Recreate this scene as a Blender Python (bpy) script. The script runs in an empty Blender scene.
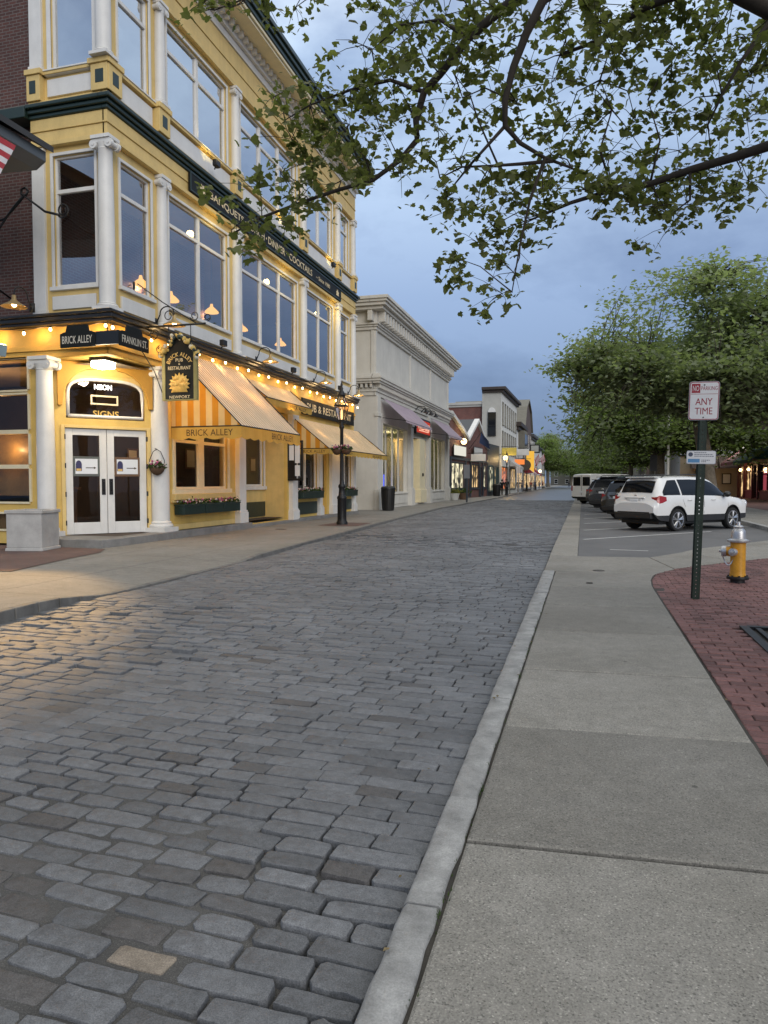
import bpy, math, random
from mathutils import Vector, Matrix
SC = bpy.context.scene
COL = SC.collection
R = math.radians
random.seed(7)
V = Vector
# ------------------------------------------------------------------ camera numbers
CAM_H = 1.5
FPX = 710.0
PITCH = math.atan(30 / FPX)
YAW = math.atan(201 * math.cos(PITCH) / FPX)
FW = V((-math.sin(YAW) * math.cos(PITCH), math.cos(YAW) * math.cos(PITCH), -math.sin(PITCH)))
RT = V((math.cos(YAW), math.sin(YAW), 0))
UPV = RT.cross(FW)


def at(px, py, d):
    """world point seen at a pixel, d metres along the view axis"""
    return V((0, 0, CAM_H)) + (FW + RT * ((px - 384) / FPX) - UPV * ((py - 512) / FPX)) * d


def uniq(l):
    return sorted(set(round(x, 4) for x in l))


# ------------------------------------------------------------------ scene graph helpers
def tag(o, label=None, cat=None, group=None, kind=None):
    if label: o['label'] = label
    if cat: o['category'] = cat
    if group: o['group'] = group
    if kind: o['kind'] = kind
    return o


def thing(name, label, cat, loc=(0, 0, 0), rz=0.0, group=None):
    o = bpy.data.objects.new(name, None)
    COL.objects.link(o)
    o.empty_display_size = .2
    o.location = loc
    o.rotation_euler = (0, 0, rz)
    return tag(o, label, cat, group)


def kids(o):
    return [c for c in COL.objects if c.parent == o]


def dup(root, loc, rz, label=None):
    r = root.copy(); COL.objects.link(r)
    r.location = loc; r.rotation_euler = (0, 0, rz)
    if label: r['label'] = label
    for ch in kids(root):
        c = ch.copy(); COL.objects.link(c); c.parent = r
        for g in kids(ch):
            d = g.copy(); COL.objects.link(d); d.parent = c
    return r


class Frame:
    """facade frame: u along the wall, v up, w outward"""
    def __init__(s, o, u):
        s.o = V(o); s.u = V(u).normalized(); s.n = s.u.cross(V((0, 0, 1)))

    def __call__(s, u, v, w=0.0):
        return s.o + s.u * u + V((0, 0, v)) + s.n * w


class MB:
    def __init__(s):
        s.v = []; s.f = []; s.m = []; s.t = []

    def add(s, vs, fs, mi=0, t=0.5):
        b = len(s.v)
        s.v.extend(tuple(p) for p in vs)
        for f in fs:
            s.f.append(tuple(b + i for i in f)); s.m.append(mi); s.t.append(t)
        return s

    def hexa(s, p, mi=0, t=.5):
        return s.add(p, [(0, 3, 2, 1), (4, 5, 6, 7), (0, 1, 5, 4), (1, 2, 6, 5), (2, 3, 7, 6), (3, 0, 4, 7)], mi, t)

    def box(s, x0, x1, y0, y1, z0, z1, mi=0, t=.5):
        return s.hexa([(x0, y0, z0), (x1, y0, z0), (x1, y1, z0), (x0, y1, z0), (x0, y0, z1), (x1, y0, z1), (x1, y1, z1), (x0, y1, z1)], mi, t)

    def fb(s, F, u0, u1, v0, v1, w0, w1, mi=0, t=.5):
        return s.hexa([F(u0, v0, w1), F(u1, v0, w1), F(u1, v0, w0), F(u0, v0, w0), F(u0, v1, w1), F(u1, v1, w1), F(u1, v1, w0), F(u0, v1, w0)], mi, t)

    def fq(s, F, u0, u1, v0, v1, w, mi=0, t=.5):
        return s.add([F(u0, v0, w), F(u1, v0, w), F(u1, v1, w), F(u0, v1, w)], [(0, 1, 2, 3)], mi, t)

    def prism(s, poly, vec, mi=0, t=.5):
        n = len(poly); vec = V(vec)
        vs = [V(p) for p in poly] + [V(p) + vec for p in poly]
        fs = [tuple(range(n - 1, -1, -1)), tuple(range(n, 2 * n))] + [(i, (i + 1) % n, n + (i + 1) % n, n + i) for i in range(n)]
        return s.add(vs, fs, mi, t)

    def tube(s, pts, r, n=8, mi=0, t=.5, cap=True):
        pts = [V(p) for p in pts]
        rs = r if isinstance(r, (list, tuple)) else [r] * len(pts)
        vs = []; fs = []
        a = None
        for i, p in enumerate(pts):
            d = (pts[min(i + 1, len(pts) - 1)] - pts[max(i - 1, 0)])
            d = d.normalized() if d.length > 1e-9 else V((0, 0, 1))
            if a is None:
                a = d.orthogonal().normalized()
            else:
                a = a - d * a.dot(d)
                a = a.normalized() if a.length > 1e-6 else d.orthogonal().normalized()
            b = d.cross(a)
            for k in range(n):
                th = 2 * math.pi * k / n
                vs.append(p + (a * math.cos(th) + b * math.sin(th)) * rs[i])
        for i in range(len(pts) - 1):
            for k in range(n):
                k2 = (k + 1) % n
                fs.append((i * n + k, i * n + k2, (i + 1) * n + k2, (i + 1) * n + k))
        if cap:
            fs.append(tuple(range(n - 1, -1, -1)))
            fs.append(tuple((len(pts) - 1) * n + k for k in range(n)))
        return s.add(vs, fs, mi, t)

    def lathe(s, c, prof, n=20, M=None, mi=0, t=.5, a0=0.0):
        """profile of (r, z) turned about z at c (or by M)"""
        vs = []; fs = []
        for r, z in prof:
            for k in range(n):
                th = 2 * math.pi * k / n + a0
                p = V((r * math.cos(th), r * math.sin(th), z))
                if M is not None: p = M @ p
                vs.append(p + V(c))
        for i in range(len(prof) - 1):
            for k in range(n):
                k2 = (k + 1) % n
                fs.append((i * n + k, i * n + k2, (i + 1) * n + k2, (i + 1) * n + k))
        fs.append(tuple(range(n - 1, -1, -1)))
        fs.append(tuple((len(prof) - 1) * n + k for k in range(n)))
        return s.add(vs, fs, mi, t)

    def ball(s, c, r, n=8, mi=0, t=.5, sz=1.0):
        m = max(4, n // 2 + 1)
        prof = [(max(r * math.sin(math.pi * i / m), r * .02), -r * sz * math.cos(math.pi * i / m)) for i in range(m + 1)]
        return s.lathe(c, prof, n, mi=mi, t=t)

    def build(s, name, mats, parent=None, smooth=False, bevel=0.0, label=None, local=False, tint=False, auto=None):
        me = bpy.data.meshes.new(name)
        if parent is not None and not local:
            o0 = parent.location
            q = parent
            o0 = V((0, 0, 0))
            while q is not None:
                o0 = o0 + q.location; q = q.parent
            vs = [(a - o0.x, b - o0.y, c - o0.z) for a, b, c in s.v]
        else:
            vs = s.v
        me.from_pydata(vs, [], s.f)
        if not isinstance(mats, (list, tuple)): mats = [mats]
        for m in mats: me.materials.append(m)
        if len(mats) > 1: me.polygons.foreach_set('material_index', s.m)
        if tint:
            at_ = me.attributes.new('tint', 'FLOAT', 'FACE')
            at_.data.foreach_set('value', s.t)
        me.polygons.foreach_set('use_smooth', [bool(smooth)] * len(s.f))
        me.update()
        if auto:
            me.set_sharp_from_angle(angle=R(auto))
        o = bpy.data.objects.new(name, me)
        COL.objects.link(o)
        if parent is not None: o.parent = parent
        if bevel:
            b = o.modifiers.new('bevel', 'BEVEL'); b.width = bevel; b.segments = 2; b.limit_method = 'ANGLE'; b.angle_limit = R(50)
            b.harden_normals = False
        if label: o['label'] = label
        return o


def text_mesh(body, M, width=None, height=None, bold=.0, extrude=.004, align='CENTER', arc=None):
    """text as a mesh MB in the plane given by matrix M (x along the text, y up)"""
    cu = bpy.data.curves.new('lettering', 'FONT')
    cu.body = body; cu.size = 1.0; cu.offset = bold; cu.extrude = 0
    cu.align_x = 'CENTER'; cu.align_y = 'CENTER'
    cu.resolution_u = 3
    o = bpy.data.objects.new('lettering', cu)
    COL.objects.link(o)
    dg = bpy.context.evaluated_depsgraph_get()
    me = o.evaluated_get(dg).to_mesh()
    vs = [v.co.copy() for v in me.vertices]
    fs = [tuple(p.vertices) for p in me.polygons]
    o.evaluated_get(dg).to_mesh_clear()
    bpy.data.objects.remove(o); bpy.data.curves.remove(cu)
    x0 = min(v.x for v in vs); x1 = max(v.x for v in vs); y0 = min(v.y for v in vs); y1 = max(v.y for v in vs)
    sy = (height / (y1 - y0)) if height else 1
    sx = (width / (x1 - x0)) if width else sy
    out = []
    for v in vs:
        x = (v.x - (x0 + x1) / 2) * sx; y = (v.y - (y0 + y1) / 2) * sy
        if arc:
            th = x / arc
            x, y = math.sin(th) * (arc + y), math.cos(th) * (arc + y) - arc
        out.append(M @ V((x, y, 0)))
    mb = MB(); mb.add(out, fs)
    return mb


def plane_m(o, u, n):
    u = V(u).normalized(); n = V(n).normalized(); v = n.cross(u)
    M = Matrix(((u.x, v.x, n.x, 0), (u.y, v.y, n.y, 0), (u.z, v.z, n.z, 0), (0, 0, 0, 1)))
    M.translation = V(o)
    return M


def fm(F, u, v, w):
    return plane_m(F(u, v, w), F.u, F.n)


# ------------------------------------------------------------------ materials
class NT:
    def __init__(s, name):
        s.m = bpy.data.materials.new(name); s.m.use_nodes = True
        s.t = s.m.node_tree; s.n = s.t.nodes; s.l = s.t.links
        s.b = s.n['Principled BSDF']; s.out = s.n['Material Output']

    def new(s, typ, **kw):
        n = s.n.new(typ)
        for k, v in kw.items():
            if k.startswith('i_'):
                n.inputs[k[2:].replace('_', ' ')].default_value = v
            else:
                setattr(n, k, v)
        return n

    def link(s, a, b): s.l.new(a, b)

    def coord(s, which='Object', scale=None):
        c = s.new('ShaderNodeTexCoord')
        o = c.outputs[which]
        if scale is not None:
            mp = s.new('ShaderNodeMapping'); mp.inputs['Scale'].default_value = scale
            s.link(o, mp.inputs['Vector']); o = mp.outputs['Vector']
        return o

    def noise(s, vec, scale, detail=4, rough=.6):
        n = s.new('ShaderNodeTexNoise'); n.inputs['Scale'].default_value = scale
        n.inputs['Detail'].default_value = detail; n.inputs['Roughness'].default_value = rough
        s.link(vec, n.inputs['Vector'])
        return n.outputs['Fac']

    def ramp(s, fac, stops):
        r = s.new('ShaderNodeValToRGB')
        e = r.color_ramp.elements
        while len(e) < len(stops): e.new(.5)
        for i, (p, c) in enumerate(stops):
            e[i].position = p; e[i].color = (c, c, c, 1) if isinstance(c, (int, float)) else (*c, 1)
        s.link(fac, r.inputs['Fac'])
        return r.outputs['Color']

    def mul(s, a, b, fac=1.0, mode='MULTIPLY'):
        n = s.new('ShaderNodeMix', data_type='RGBA', blend_type=mode)
        n.inputs[0].default_value = fac
        for sock, x in ((n.inputs[6], a), (n.inputs[7], b)):
            if isinstance(x, tuple): sock.default_value = (*x, 1) if len(x) == 3 else x
            else: s.link(x, sock)
        return n.outputs[2]

    def mixf(s, fac, a, b):
        n = s.new('ShaderNodeMix', data_type='RGBA')
        s.link(fac, n.inputs[0])
        for sock, x in ((n.inputs[6], a), (n.inputs[7], b)):
            if isinstance(x, tuple): sock.default_value = (*x, 1) if len(x) == 3 else x
            else: s.link(x, sock)
        return n.outputs[2]

    def bump(s, h, strength=.3, dist=.01, prev=None):
        b = s.new('ShaderNodeBump'); b.inputs['Strength'].default_value = strength; b.inputs['Distance'].default_value = dist
        s.link(h, b.inputs['Height'])
        if prev is not None: s.link(prev, b.inputs['Normal'])
        s.link(b.outputs['Normal'], s.b.inputs['Normal'])
        return b.outputs['Normal']


def pmat(name, col, rough=.6, metal=0.0, var=.18, scale=2.5, fine=45, bump=.12, emit=None, es=0.0, spec=.5, coat=0.0, streak=0.0):
    t = NT(name)
    c = t.coord()
    if var:
        n1 = t.noise(c, scale, 5, .65)
        n2 = t.noise(c, fine, 3, .6)
        base = t.mul(col, t.ramp(n1, [(.3, 1 - var), (.7, 1 + var * .5)]))
        base = t.mul(base, t.ramp(n2, [(.3, 1 - var * .5), (.7, 1 + var * .3)]))
        if streak:
            ns = t.noise(t.coord(scale=(2.2, 2.2, .3)), 1.6, 4, .6)
            base = t.mul(base, t.ramp(ns, [(.32, (1 - streak, 1 - streak * 1.05, 1 - streak * 1.15)), (.58, (1.0, 1.0, 1.0))]))
        t.link(base, t.b.inputs['Base Color'])
        if bump: t.bump(n2, bump, .004)
        t.link(t.ramp(n1, [(.3, max(rough - .07, 0)), (.7, min(rough + .07, 1))]), t.b.inputs['Roughness'])
    else:
        t.b.inputs['Base Color'].default_value = (*col, 1)
        t.b.inputs['Roughness'].default_value = rough
    t.b.inputs['Metallic'].default_value = metal
    t.b.inputs['Specular IOR Level'].default_value = spec
    if coat: t.b.inputs['Coat Weight'].default_value = coat; t.b.inputs['Coat Roughness'].default_value = .05
    if emit:
        t.b.inputs['Emission Color'].default_value = (*emit, 1); t.b.inputs['Emission Strength'].default_value = es
    return t.m


def glass_mat(name, tint=(.85, .88, .9), refl=.3, rough=.01):
    t = NT(name)
    tr = t.new('ShaderNodeBsdfTransparent'); tr.inputs['Color'].default_value = (*tint, 1)
    gl = t.new('ShaderNodeBsdfGlossy'); gl.inputs['Roughness'].default_value = rough
    gl.inputs['Color'].default_value = (.95, .97, 1, 1)
    fr = t.new('ShaderNodeFresnel'); fr.inputs['IOR'].default_value = 1.5
    ma = t.new('ShaderNodeMath', operation='MULTIPLY_ADD'); ma.use_clamp = True
    ma.inputs[1].default_value = 1.0; ma.inputs[2].default_value = refl
    t.link(fr.outputs[0], ma.inputs[0])
    nz = t.noise(t.coord(), .9, 2, .4)
    bp = t.new('ShaderNodeBump'); bp.inputs['Strength'].default_value = .08; bp.inputs['Distance'].default_value = .05
    t.link(nz, bp.inputs['Height']); t.link(bp.outputs[0], gl.inputs['Normal'])
    mx = t.new('ShaderNodeMixShader')
    t.link(ma.outputs[0], mx.inputs[0]); t.link(tr.outputs[0], mx.inputs[1]); t.link(gl.outputs[0], mx.inputs[2])
    t.link(mx.outputs[0], t.out.inputs['Surface'])
    return t.m


def emis(name, col, s):
    t = NT(name)
    e = t.new('ShaderNodeEmission'); e.inputs['Color'].default_value = (*col, 1); e.inputs['Strength'].default_value = s
    t.link(e.outputs[0], t.out.inputs['Surface'])
    return t.m


def sett_mat(name, base, var, rough, warm=(.2, .17, .14)):
    t = NT(name)
    c = t.coord()
    a = t.new('ShaderNodeAttribute', attribute_name='tint')
    col = t.ramp(a.outputs['Fac'], [(0, (base[0] * .66, base[1] * .61, base[2] * .57)), (.12, tuple(x * (1 - var) for x in base)), (.45, base), (.8, tuple(x * (1 + var * .7) for x in base)), (.93, tuple(x * 1.0 for x in base)), (1, (.24, .195, .145))])
    n1 = t.noise(c, .5, 3, .6)
    n2 = t.noise(c, 24, 4, .7)
    n3 = t.noise(c, 210, 2, .7)
    col = t.mul(col, t.ramp(n1, [(.35, .8), (.65, 1.12)]))
    col = t.mul(col, t.ramp(n2, [(.3, .72), (.7, 1.22)]))
    col = t.mul(col, t.ramp(n3, [(.3, .6), (.7, 1.35)]))
    t.link(col, t.b.inputs['Base Color'])
    t.link(t.ramp(n2, [(.3, rough - .1), (.7, rough + .12)]), t.b.inputs['Roughness'])
    t.b.inputs['Specular IOR Level'].default_value = .34
    p = t.bump(n2, .5, .007)
    t.bump(n3, .35, .003, p)
    return t.m


def concrete_mat(name, base, joint=None):
    t = NT(name)
    c = t.coord()
    a = t.new('ShaderNodeAttribute', attribute_name='tint')
    n1 = t.noise(c, .7, 5, .65); n2 = t.noise(c, 7, 5, .7); n3 = t.noise(c, 120, 3, .75)
    vo = t.new('ShaderNodeTexVoronoi'); vo.inputs['Scale'].default_value = 190; t.link(c, vo.inputs['Vector'])
    spots = t.new('ShaderNodeTexVoronoi'); spots.inputs['Scale'].default_value = 2.5; t.link(c, spots.inputs['Vector'])
    col = t.mul(base, t.ramp(a.outputs['Fac'], [(0, .82), (1, 1.15)]))
    col = t.mul(col, t.ramp(n1, [(.3, (.8, .79, .76)), (.7, (1.12, 1.12, 1.12))]))
    col = t.mul(col, t.ramp(n2, [(.3, .84), (.7, 1.12)]))
    col = t.mul(col, t.ramp(n3, [(.3, .62), (.72, 1.34)]))
    sp = t.new('ShaderNodeSeparateColor'); t.link(vo.outputs['Color'], sp.inputs[0])
    col = t.mul(col, t.ramp(sp.outputs[0], [(.06, .55), (.1, 1.0), (.93, 1.0), (.97, 1.5)]))
    col = t.mul(col, t.ramp(spots.outputs['Distance'], [(.035, .45), (.048, 1.0)]))
    if joint:
        br = t.new('ShaderNodeTexBrick'); br.offset = 0.0; t.link(c, br.inputs['Vector'])
        br.inputs['Scale'].default_value = 1.0; br.inputs['Mortar Size'].default_value = .008; br.inputs['Brick Width'].default_value = joint; br.inputs['Row Height'].default_value = joint
        br.inputs['Color1'].default_value = (1, 1, 1, 1); br.inputs['Color2'].default_value = (.9, .9, .9, 1); br.inputs['Mortar'].default_value = (.3, .3, .3, 1)
        col = t.mul(col, br.outputs['Color'])
    t.link(col, t.b.inputs['Base Color'])
    t.b.inputs['Roughness'].default_value = .82
    p = t.bump(n3, .45, .004)
    t.bump(n2, .15, .01, p)
    return t.m


def brick_mat(name, c1, c2, mortar, bw=.21, bh=.075, plane='xz', ms=.01):
    t = NT(name)
    c = t.coord()
    sx = t.new('ShaderNodeSeparateXYZ'); t.link(c, sx.inputs[0])
    cb = t.new('ShaderNodeCombineXYZ')
    ad = t.new('ShaderNodeMath', operation='ADD'); t.link(sx.outputs['X'], ad.inputs[0]); t.link(sx.outputs['Y'], ad.inputs[1])
    t.link(ad.outputs[0], cb.inputs['X']); t.link(sx.outputs['Z'] if plane == 'xz' else sx.outputs['Y'], cb.inputs['Y'])
    if plane == 'xy': t.link(sx.outputs['X'], cb.inputs['X'])
    br = t.new('ShaderNodeTexBrick'); t.link(cb.outputs[0], br.inputs['Vector'])
    br.inputs['Scale'].default_value = 1; br.inputs['Brick Width'].default_value = bw; br.inputs['Row Height'].default_value = bh
    br.inputs['Mortar Size'].default_value = ms; br.inputs['Bias'].default_value = 0
    br.inputs['Color1'].default_value = (*c1, 1); br.inputs['Color2'].default_value = (*c2, 1); br.inputs['Mortar'].default_value = (*mortar, 1)
    n1 = t.noise(c, 1.2, 4, .6); n2 = t.noise(c, 60, 3, .6)
    col = t.mul(br.outputs['Color'], t.ramp(n1, [(.3, .75), (.7, 1.2)]))
    col = t.mul(col, t.ramp(n2, [(.3, .75), (.7, 1.2)]))
    t.link(col, t.b.inputs['Base Color']); t.b.inputs['Roughness'].default_value = .85
    t.bump(br.outputs['Fac'], -.4, .01)
    return t.m


def stripe_mat(name, ca, cb, period, axis=1, duty=.5, trans=.3, soft=.02):
    """woven awning cloth with stripes along one world axis"""
    t = NT(name)
    c = t.coord()
    sx = t.new('ShaderNodeSeparateXYZ'); t.link(c, sx.inputs[0])
    d = t.new('ShaderNodeMath', operation='DIVIDE'); d.inputs[1].default_value = period; t.link(sx.outputs[axis], d.inputs[0])
    f = t.new('ShaderNodeMath', operation='FRACT'); t.link(d.outputs[0], f.inputs[0])
    col = t.ramp(f.outputs[0], [(duty - soft, ca), (duty + soft, cb)])
    n = t.noise(c, 1.6, 4, .6)
    col = t.mul(col, t.ramp(n, [(.3, .85), (.7, 1.05)]))
    t.link(col, t.b.inputs['Base Color']); t.b.inputs['Roughness'].default_value = .85
    tl = t.new('ShaderNodeBsdfTranslucent'); t.link(col, tl.inputs['Color'])
    mx = t.new('ShaderNodeMixShader'); mx.inputs[0].default_value = trans
    t.link(t.b.outputs[0], mx.inputs[1]); t.link(tl.outputs[0], mx.inputs[2]); t.link(mx.outputs[0], t.out.inputs['Surface'])
    return t.m


def leaf_mat(name, c1, c2, trans=.35, rough=.55):
    t = NT(name)
    a = t.new('ShaderNodeAttribute', attribute_name='tint')
    col = t.ramp(a.outputs['Fac'], [(0, c1), (1, c2)])
    t.link(col, t.b.inputs['Base Color']); t.b.inputs['Roughness'].default_value = rough
    t.b.inputs['Specular IOR Level'].default_value = .35
    tl = t.new('ShaderNodeBsdfTranslucent'); t.link(t.mul(col, (1.2, 1.35, .6)), tl.inputs['Color'])
    mx = t.new('ShaderNodeMixShader'); mx.inputs[0].default_value = trans
    t.link(t.b.outputs[0], mx.inputs[1]); t.link(tl.outputs[0], mx.inputs[2]); t.link(mx.outputs[0], t.out.inputs['Surface'])
    return t.m


M = {}
M['yellowlow'] = pmat('yellow_paint_lamplit', (.64, .44, .12), .6, var=.12, bump=.06, streak=.09)  # yellow paint, the ground floor's warm lamplight mixed into its colour
M['yellow'] = pmat('yellow_paint', (.68, .495, .19), .6, var=.12, bump=.06, streak=.09)
M['ochre'] = pmat('ochre_paint', (.60, .36, .07), .6, var=.14, bump=.06)
M['white'] = pmat('white_paint', (.68, .67, .64), .5, var=.08, bump=.05, streak=.07)
M['cream'] = pmat('cream_trim', (.70, .62, .42), .55, var=.1, bump=.05)
M['green'] = pmat('dark_green_paint', (.012, .028, .022), .35, var=.2)
M['black'] = pmat('black_paint', (.012, .012, .012), .4, var=.2)
M['iron'] = pmat('black_iron', (.015, .015, .016), .45, var=.25, metal=.3)
M['gold'] = pmat('gold_leaf', (.75, .5, .16), .45, var=.2)
M['gray'] = pmat('gray_stucco', (.57, .552, .505), .75, var=.12, scale=.8, bump=.15, streak=.05)
M['graydk'] = pmat('dark_gray_stucco', (.46, .45, .42), .75, var=.15, scale=.8, bump=.15)  # darker gray for roof, cornice, awning and posts
M['brick'] = brick_mat('dark_brick_wall', (.10, .038, .030), (.065, .028, .024), (.13, .11, .10))
M['brick2'] = brick_mat('red_brick_wall', (.17, .055, .042), (.13, .045, .038), (.18, .15, .13), .3, .12)
M['step'] = pmat('granite_step', (.22, .215, .205), .8, var=.3, fine=90, bump=.2)
M['glass'] = glass_mat('window_glass', refl=.5)
M['glassmid'] = glass_mat('dining_room_glass', refl=.24)
M['glassd'] = glass_mat('storefront_glass', (.86, .86, .86), refl=.0)
M['darkglass'] = pmat('dark_glass', (.012, .014, .018), .06, var=0, spec=.8)
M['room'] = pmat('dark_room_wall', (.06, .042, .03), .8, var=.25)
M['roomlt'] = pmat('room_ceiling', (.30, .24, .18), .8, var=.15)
M['blind'] = pmat('window_blind', (.25, .27, .30), .8, var=.08)
M['bulb'] = emis('warm_bulb', (1, .66, .28), 16)
M['lampglow'] = emis('pendant_glow', (1, .48, .09), 2.0)
M['doorlight'] = emis('door_light', (1, .86, .62), 24)
M['wood'] = pmat('weathered_wood', (.16, .09, .05), .7, var=.3)
M['tyre'] = pmat('tyre_rubber', (.012, .012, .012), .85, var=.2)
M['rim'] = pmat('alloy_rim', (.55, .55, .56), .3, metal=.9, var=.05)
M['plate'] = pmat('white_plate', (.7, .72, .74), .4, var=.05)
M['signwhite'] = pmat('sign_white', (.62, .62, .62), .4, var=.06)
M['signred'] = pmat('sign_red', (.28, .02, .03), .4, var=.06)
M['bark'] = pmat('plane_bark', (.20, .165, .12), .9, var=.45, scale=6, fine=30, bump=.4)
M['barkdk'] = pmat('dark_bark', (.035, .027, .02), .9, var=.4, scale=8, fine=40, bump=.4)
M['asphalt'] = pmat('asphalt_lot', (.115, .115, .118), .85, var=.3, scale=.8, fine=150, bump=.3)
M['linepaint'] = pmat('road_paint', (.55, .55, .54), .7, var=.3, scale=5, fine=60)
M['granite'] = pmat('granite_kerb', (.30, .298, .29), .75, var=.42, scale=7, fine=150, bump=.5)
M['soil'] = pmat('joint_dirt', (.05, .045, .038), .95, var=.5, scale=4, fine=120, bump=.5)
M['ground'] = pmat('far_ground', (.09, .09, .085), .9, var=.2, scale=.05)
M['flower'] = pmat('flower_petals', (.45, .10, .22), .6, var=.3, scale=20)
M['flowerw'] = pmat('pale_petals', (.6, .5, .45), .6, var=.2, scale=20)
M['foliage'] = leaf_mat('box_foliage', (.025, .05, .012), (.06, .10, .025))
M['leaf'] = leaf_mat('plane_leaf', (.075, .088, .03), (.19, .205, .085), .48)
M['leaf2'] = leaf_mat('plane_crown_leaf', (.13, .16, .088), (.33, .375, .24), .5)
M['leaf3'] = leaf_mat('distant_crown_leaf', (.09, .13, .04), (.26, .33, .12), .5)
M['skin'] = pmat('skin', (.42, .25, .18), .6, var=.05)
M['hair'] = pmat('hair', (.03, .02, .015), .7, var=.2)
# ================================================================== SETTING: ground, road, walks
tag(MB().add([(-400, -30, -.16), (400, -30, -.16), (400, 900, -.16), (-400, 900, -.16)], [(0, 1, 2, 3)]).build('ground', M['ground']), kind='structure')

KERB = [(-3, -6.15), (6.3, -6.2), (7.7, -6.33), (13.1, -6.38), (25, -7.2), (40, -8.0), (74, -8.0), (98, -8.4), (128, -8.5), (168, -8.8), (330, -9.2)]


def kerb_x(y):
    for (a, xa), (b, xb) in zip(KERB, KERB[1:]):
        if y <= b:
            return xa + (xb - xa) * (y - a) / (b - a)
    return KERB[-1][1]


def redge(y):
    return -.60 - .006 * y if y < 15 else -.69 - .0032 * (y - 15)


ROADZ = -.065


def hump(x, y):
    """slow unevenness of the old paving"""
    z = .012 * math.sin(x * 1.1 + y * .55) + .009 * math.sin(x * 2.3 - y * 1.4 + 1.3)
    d = abs(y - 17.2 + x * .35)
    if d < 1.6: z -= .02 * (1 - d / 1.6)
    return z


M['sett'] = sett_mat('granite_sett', (.140, .144, .152), .25, .60)
M['settfar'] = None
rs = random.Random(3)
tan_done = False
road = MB()
y = -1.8
row = 0
while y < 62.4:
    d = rs.uniform(.104, .130)
    y_ = y + .38
    x = kerb_x(y_) + .02 + rs.uniform(-.1, 0)
    xe = redge(y - .28)
    near = y < 15
    while x < xe - .05:
        L = rs.uniform(.21, .34)
        if x + L > xe - .09: L = xe - x + .0
        cx, cy = x + L / 2, y + d / 2 + .02 * math.sin(x * .9 + y * .3) + .010 * math.sin(x * 2.7 + 1)
        cy -= .05 * (cx + 3.3)
        wide = .0 if not (y < 3.3 + .35 * math.sin(x * 2) and x < -.9) else rs.uniform(.0015, .010)
        rough_band = abs(cy - 17.2 + cx * .35) < 1.5 or (5.0 < cy < 8 and cx < -3.2 and rs.random() < .6)
        hl = L / 2 - rs.uniform(.002, .0055) - wide - (0 if y < 5 else .0022); hd = d / 2 - rs.uniform(.0018, .005) - wide - (0 if y < 5 else .0022)
        z0 = ROADZ + hump(cx, cy) + rs.gauss(0, .0026 if not rough_band else .010)
        tx, ty = rs.gauss(0, .010), rs.gauss(0, .016)
        if rough_band: ty += rs.gauss(0, .06)
        skew = -.05 + rs.gauss(0, .02)
        tint = min(.88, max(0, rs.gauss(.45, .19)))
        if y < 3.0 and x < -1.0: tint = min(.88, max(0, rs.gauss(.30, .30)))
        if not tan_done and abs(cx + 1.46) < .14 and abs(cy - 1.98) < .08: tint = .985; tan_done = True; hl *= .8; hd *= .92
        c = min(hd, .014 if y > 3 else .022) * rs.uniform(.3, 1.0)
        if near:
            out = [(-hl + c, -hd), (-hl * .33, -hd), (hl * .33, -hd), (hl - c, -hd), (hl, -hd + c), (hl, hd - c), (hl - c, hd), (hl * .33, hd), (-hl * .33, hd), (-hl + c, hd), (-hl, hd - c), (-hl, -hd + c)]
        else:
            out = [(-hl + c, -hd), (hl - c, -hd), (hl, -hd + c), (hl, hd - c), (hl - c, hd), (-hl + c, hd), (-hl, hd - c), (-hl, -hd + c)]
        j = .0028 if near else .003
        out = [(a + rs.gauss(0, j), b + rs.gauss(0, j)) for a, b in out]
        n = len(out)
        vs = []
        rings = [(1.0, -.055), (1.0, -.0065), (.985, -.002), (.955, 0.0)] if near else [(1.0, -.04), (.985, -.004), (.96, 0.0)]
        for k, dz in rings:
            for a, b in out:
                aa = math.copysign(max(abs(a) - (1 - k) * .10, 0), a)
                bb = b * k if k == 1 else math.copysign(max(abs(b) - (1 - k) * .10, 0), b)
                dome = 0
                vs.append((cx + aa - bb * skew, cy + bb + aa * skew, z0 + dz + dome + (aa * tx + bb * ty)))
        m = len(rings)
        fs = []
        for i in range(m - 1):
            for k in range(n):
                fs.append((i * n + k, i * n + (k + 1) % n, (i + 1) * n + (k + 1) % n, (i + 1) * n + k))
        vs.append((cx, cy, z0 + .0012))
        ci = len(vs) - 1
        for k in range(n):
            fs.append(((m - 1) * n + k, (m - 1) * n + (k + 1) % n, ci))
        road.add(vs, fs, 0, tint)
        x += L
    y += d
    row += 1
# bedding between the stones (grit fills the joints near the camera)
grid = []
xs = [-6.6 + .3 * i for i in range(21)]
xs = [-8.4, -7.8, -7.2] + xs
ys = [-1.2 + .4 * i for i in range(160)]
for yy in ys:
    for xx in xs:
        z = ROADZ + hump(xx, yy) - .042
        if yy < 2.9 + .35 * math.sin(xx * 2) and xx < -1.0: z += .0345
        grid.append((xx, yy, z))
nx = len(xs)
fs = [(r * nx + c, r * nx + c + 1, (r + 1) * nx + c + 1, (r + 1) * nx + c) for r in range(len(ys) - 1) for c in range(nx - 1)]
road.add(grid, fs, 1, .3)
t = NT('joint_grit')
c = t.coord()
n1 = t.noise(c, 240, 3, .8); n2 = t.noise(c, 1.2, 4, .6)
col = t.mul(t.ramp(n2, [(.35, (.065, .063, .06)), (.7, (.12, .115, .108))]), t.ramp(n1, [(.35, .55), (.62, 1.25), (.74, 4.0)]))
t.link(col, t.b.inputs['Base Color']); t.b.inputs['Roughness'].default_value = .95
t.bump(n1, .8, .006)
M['grit'] = t.m
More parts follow.
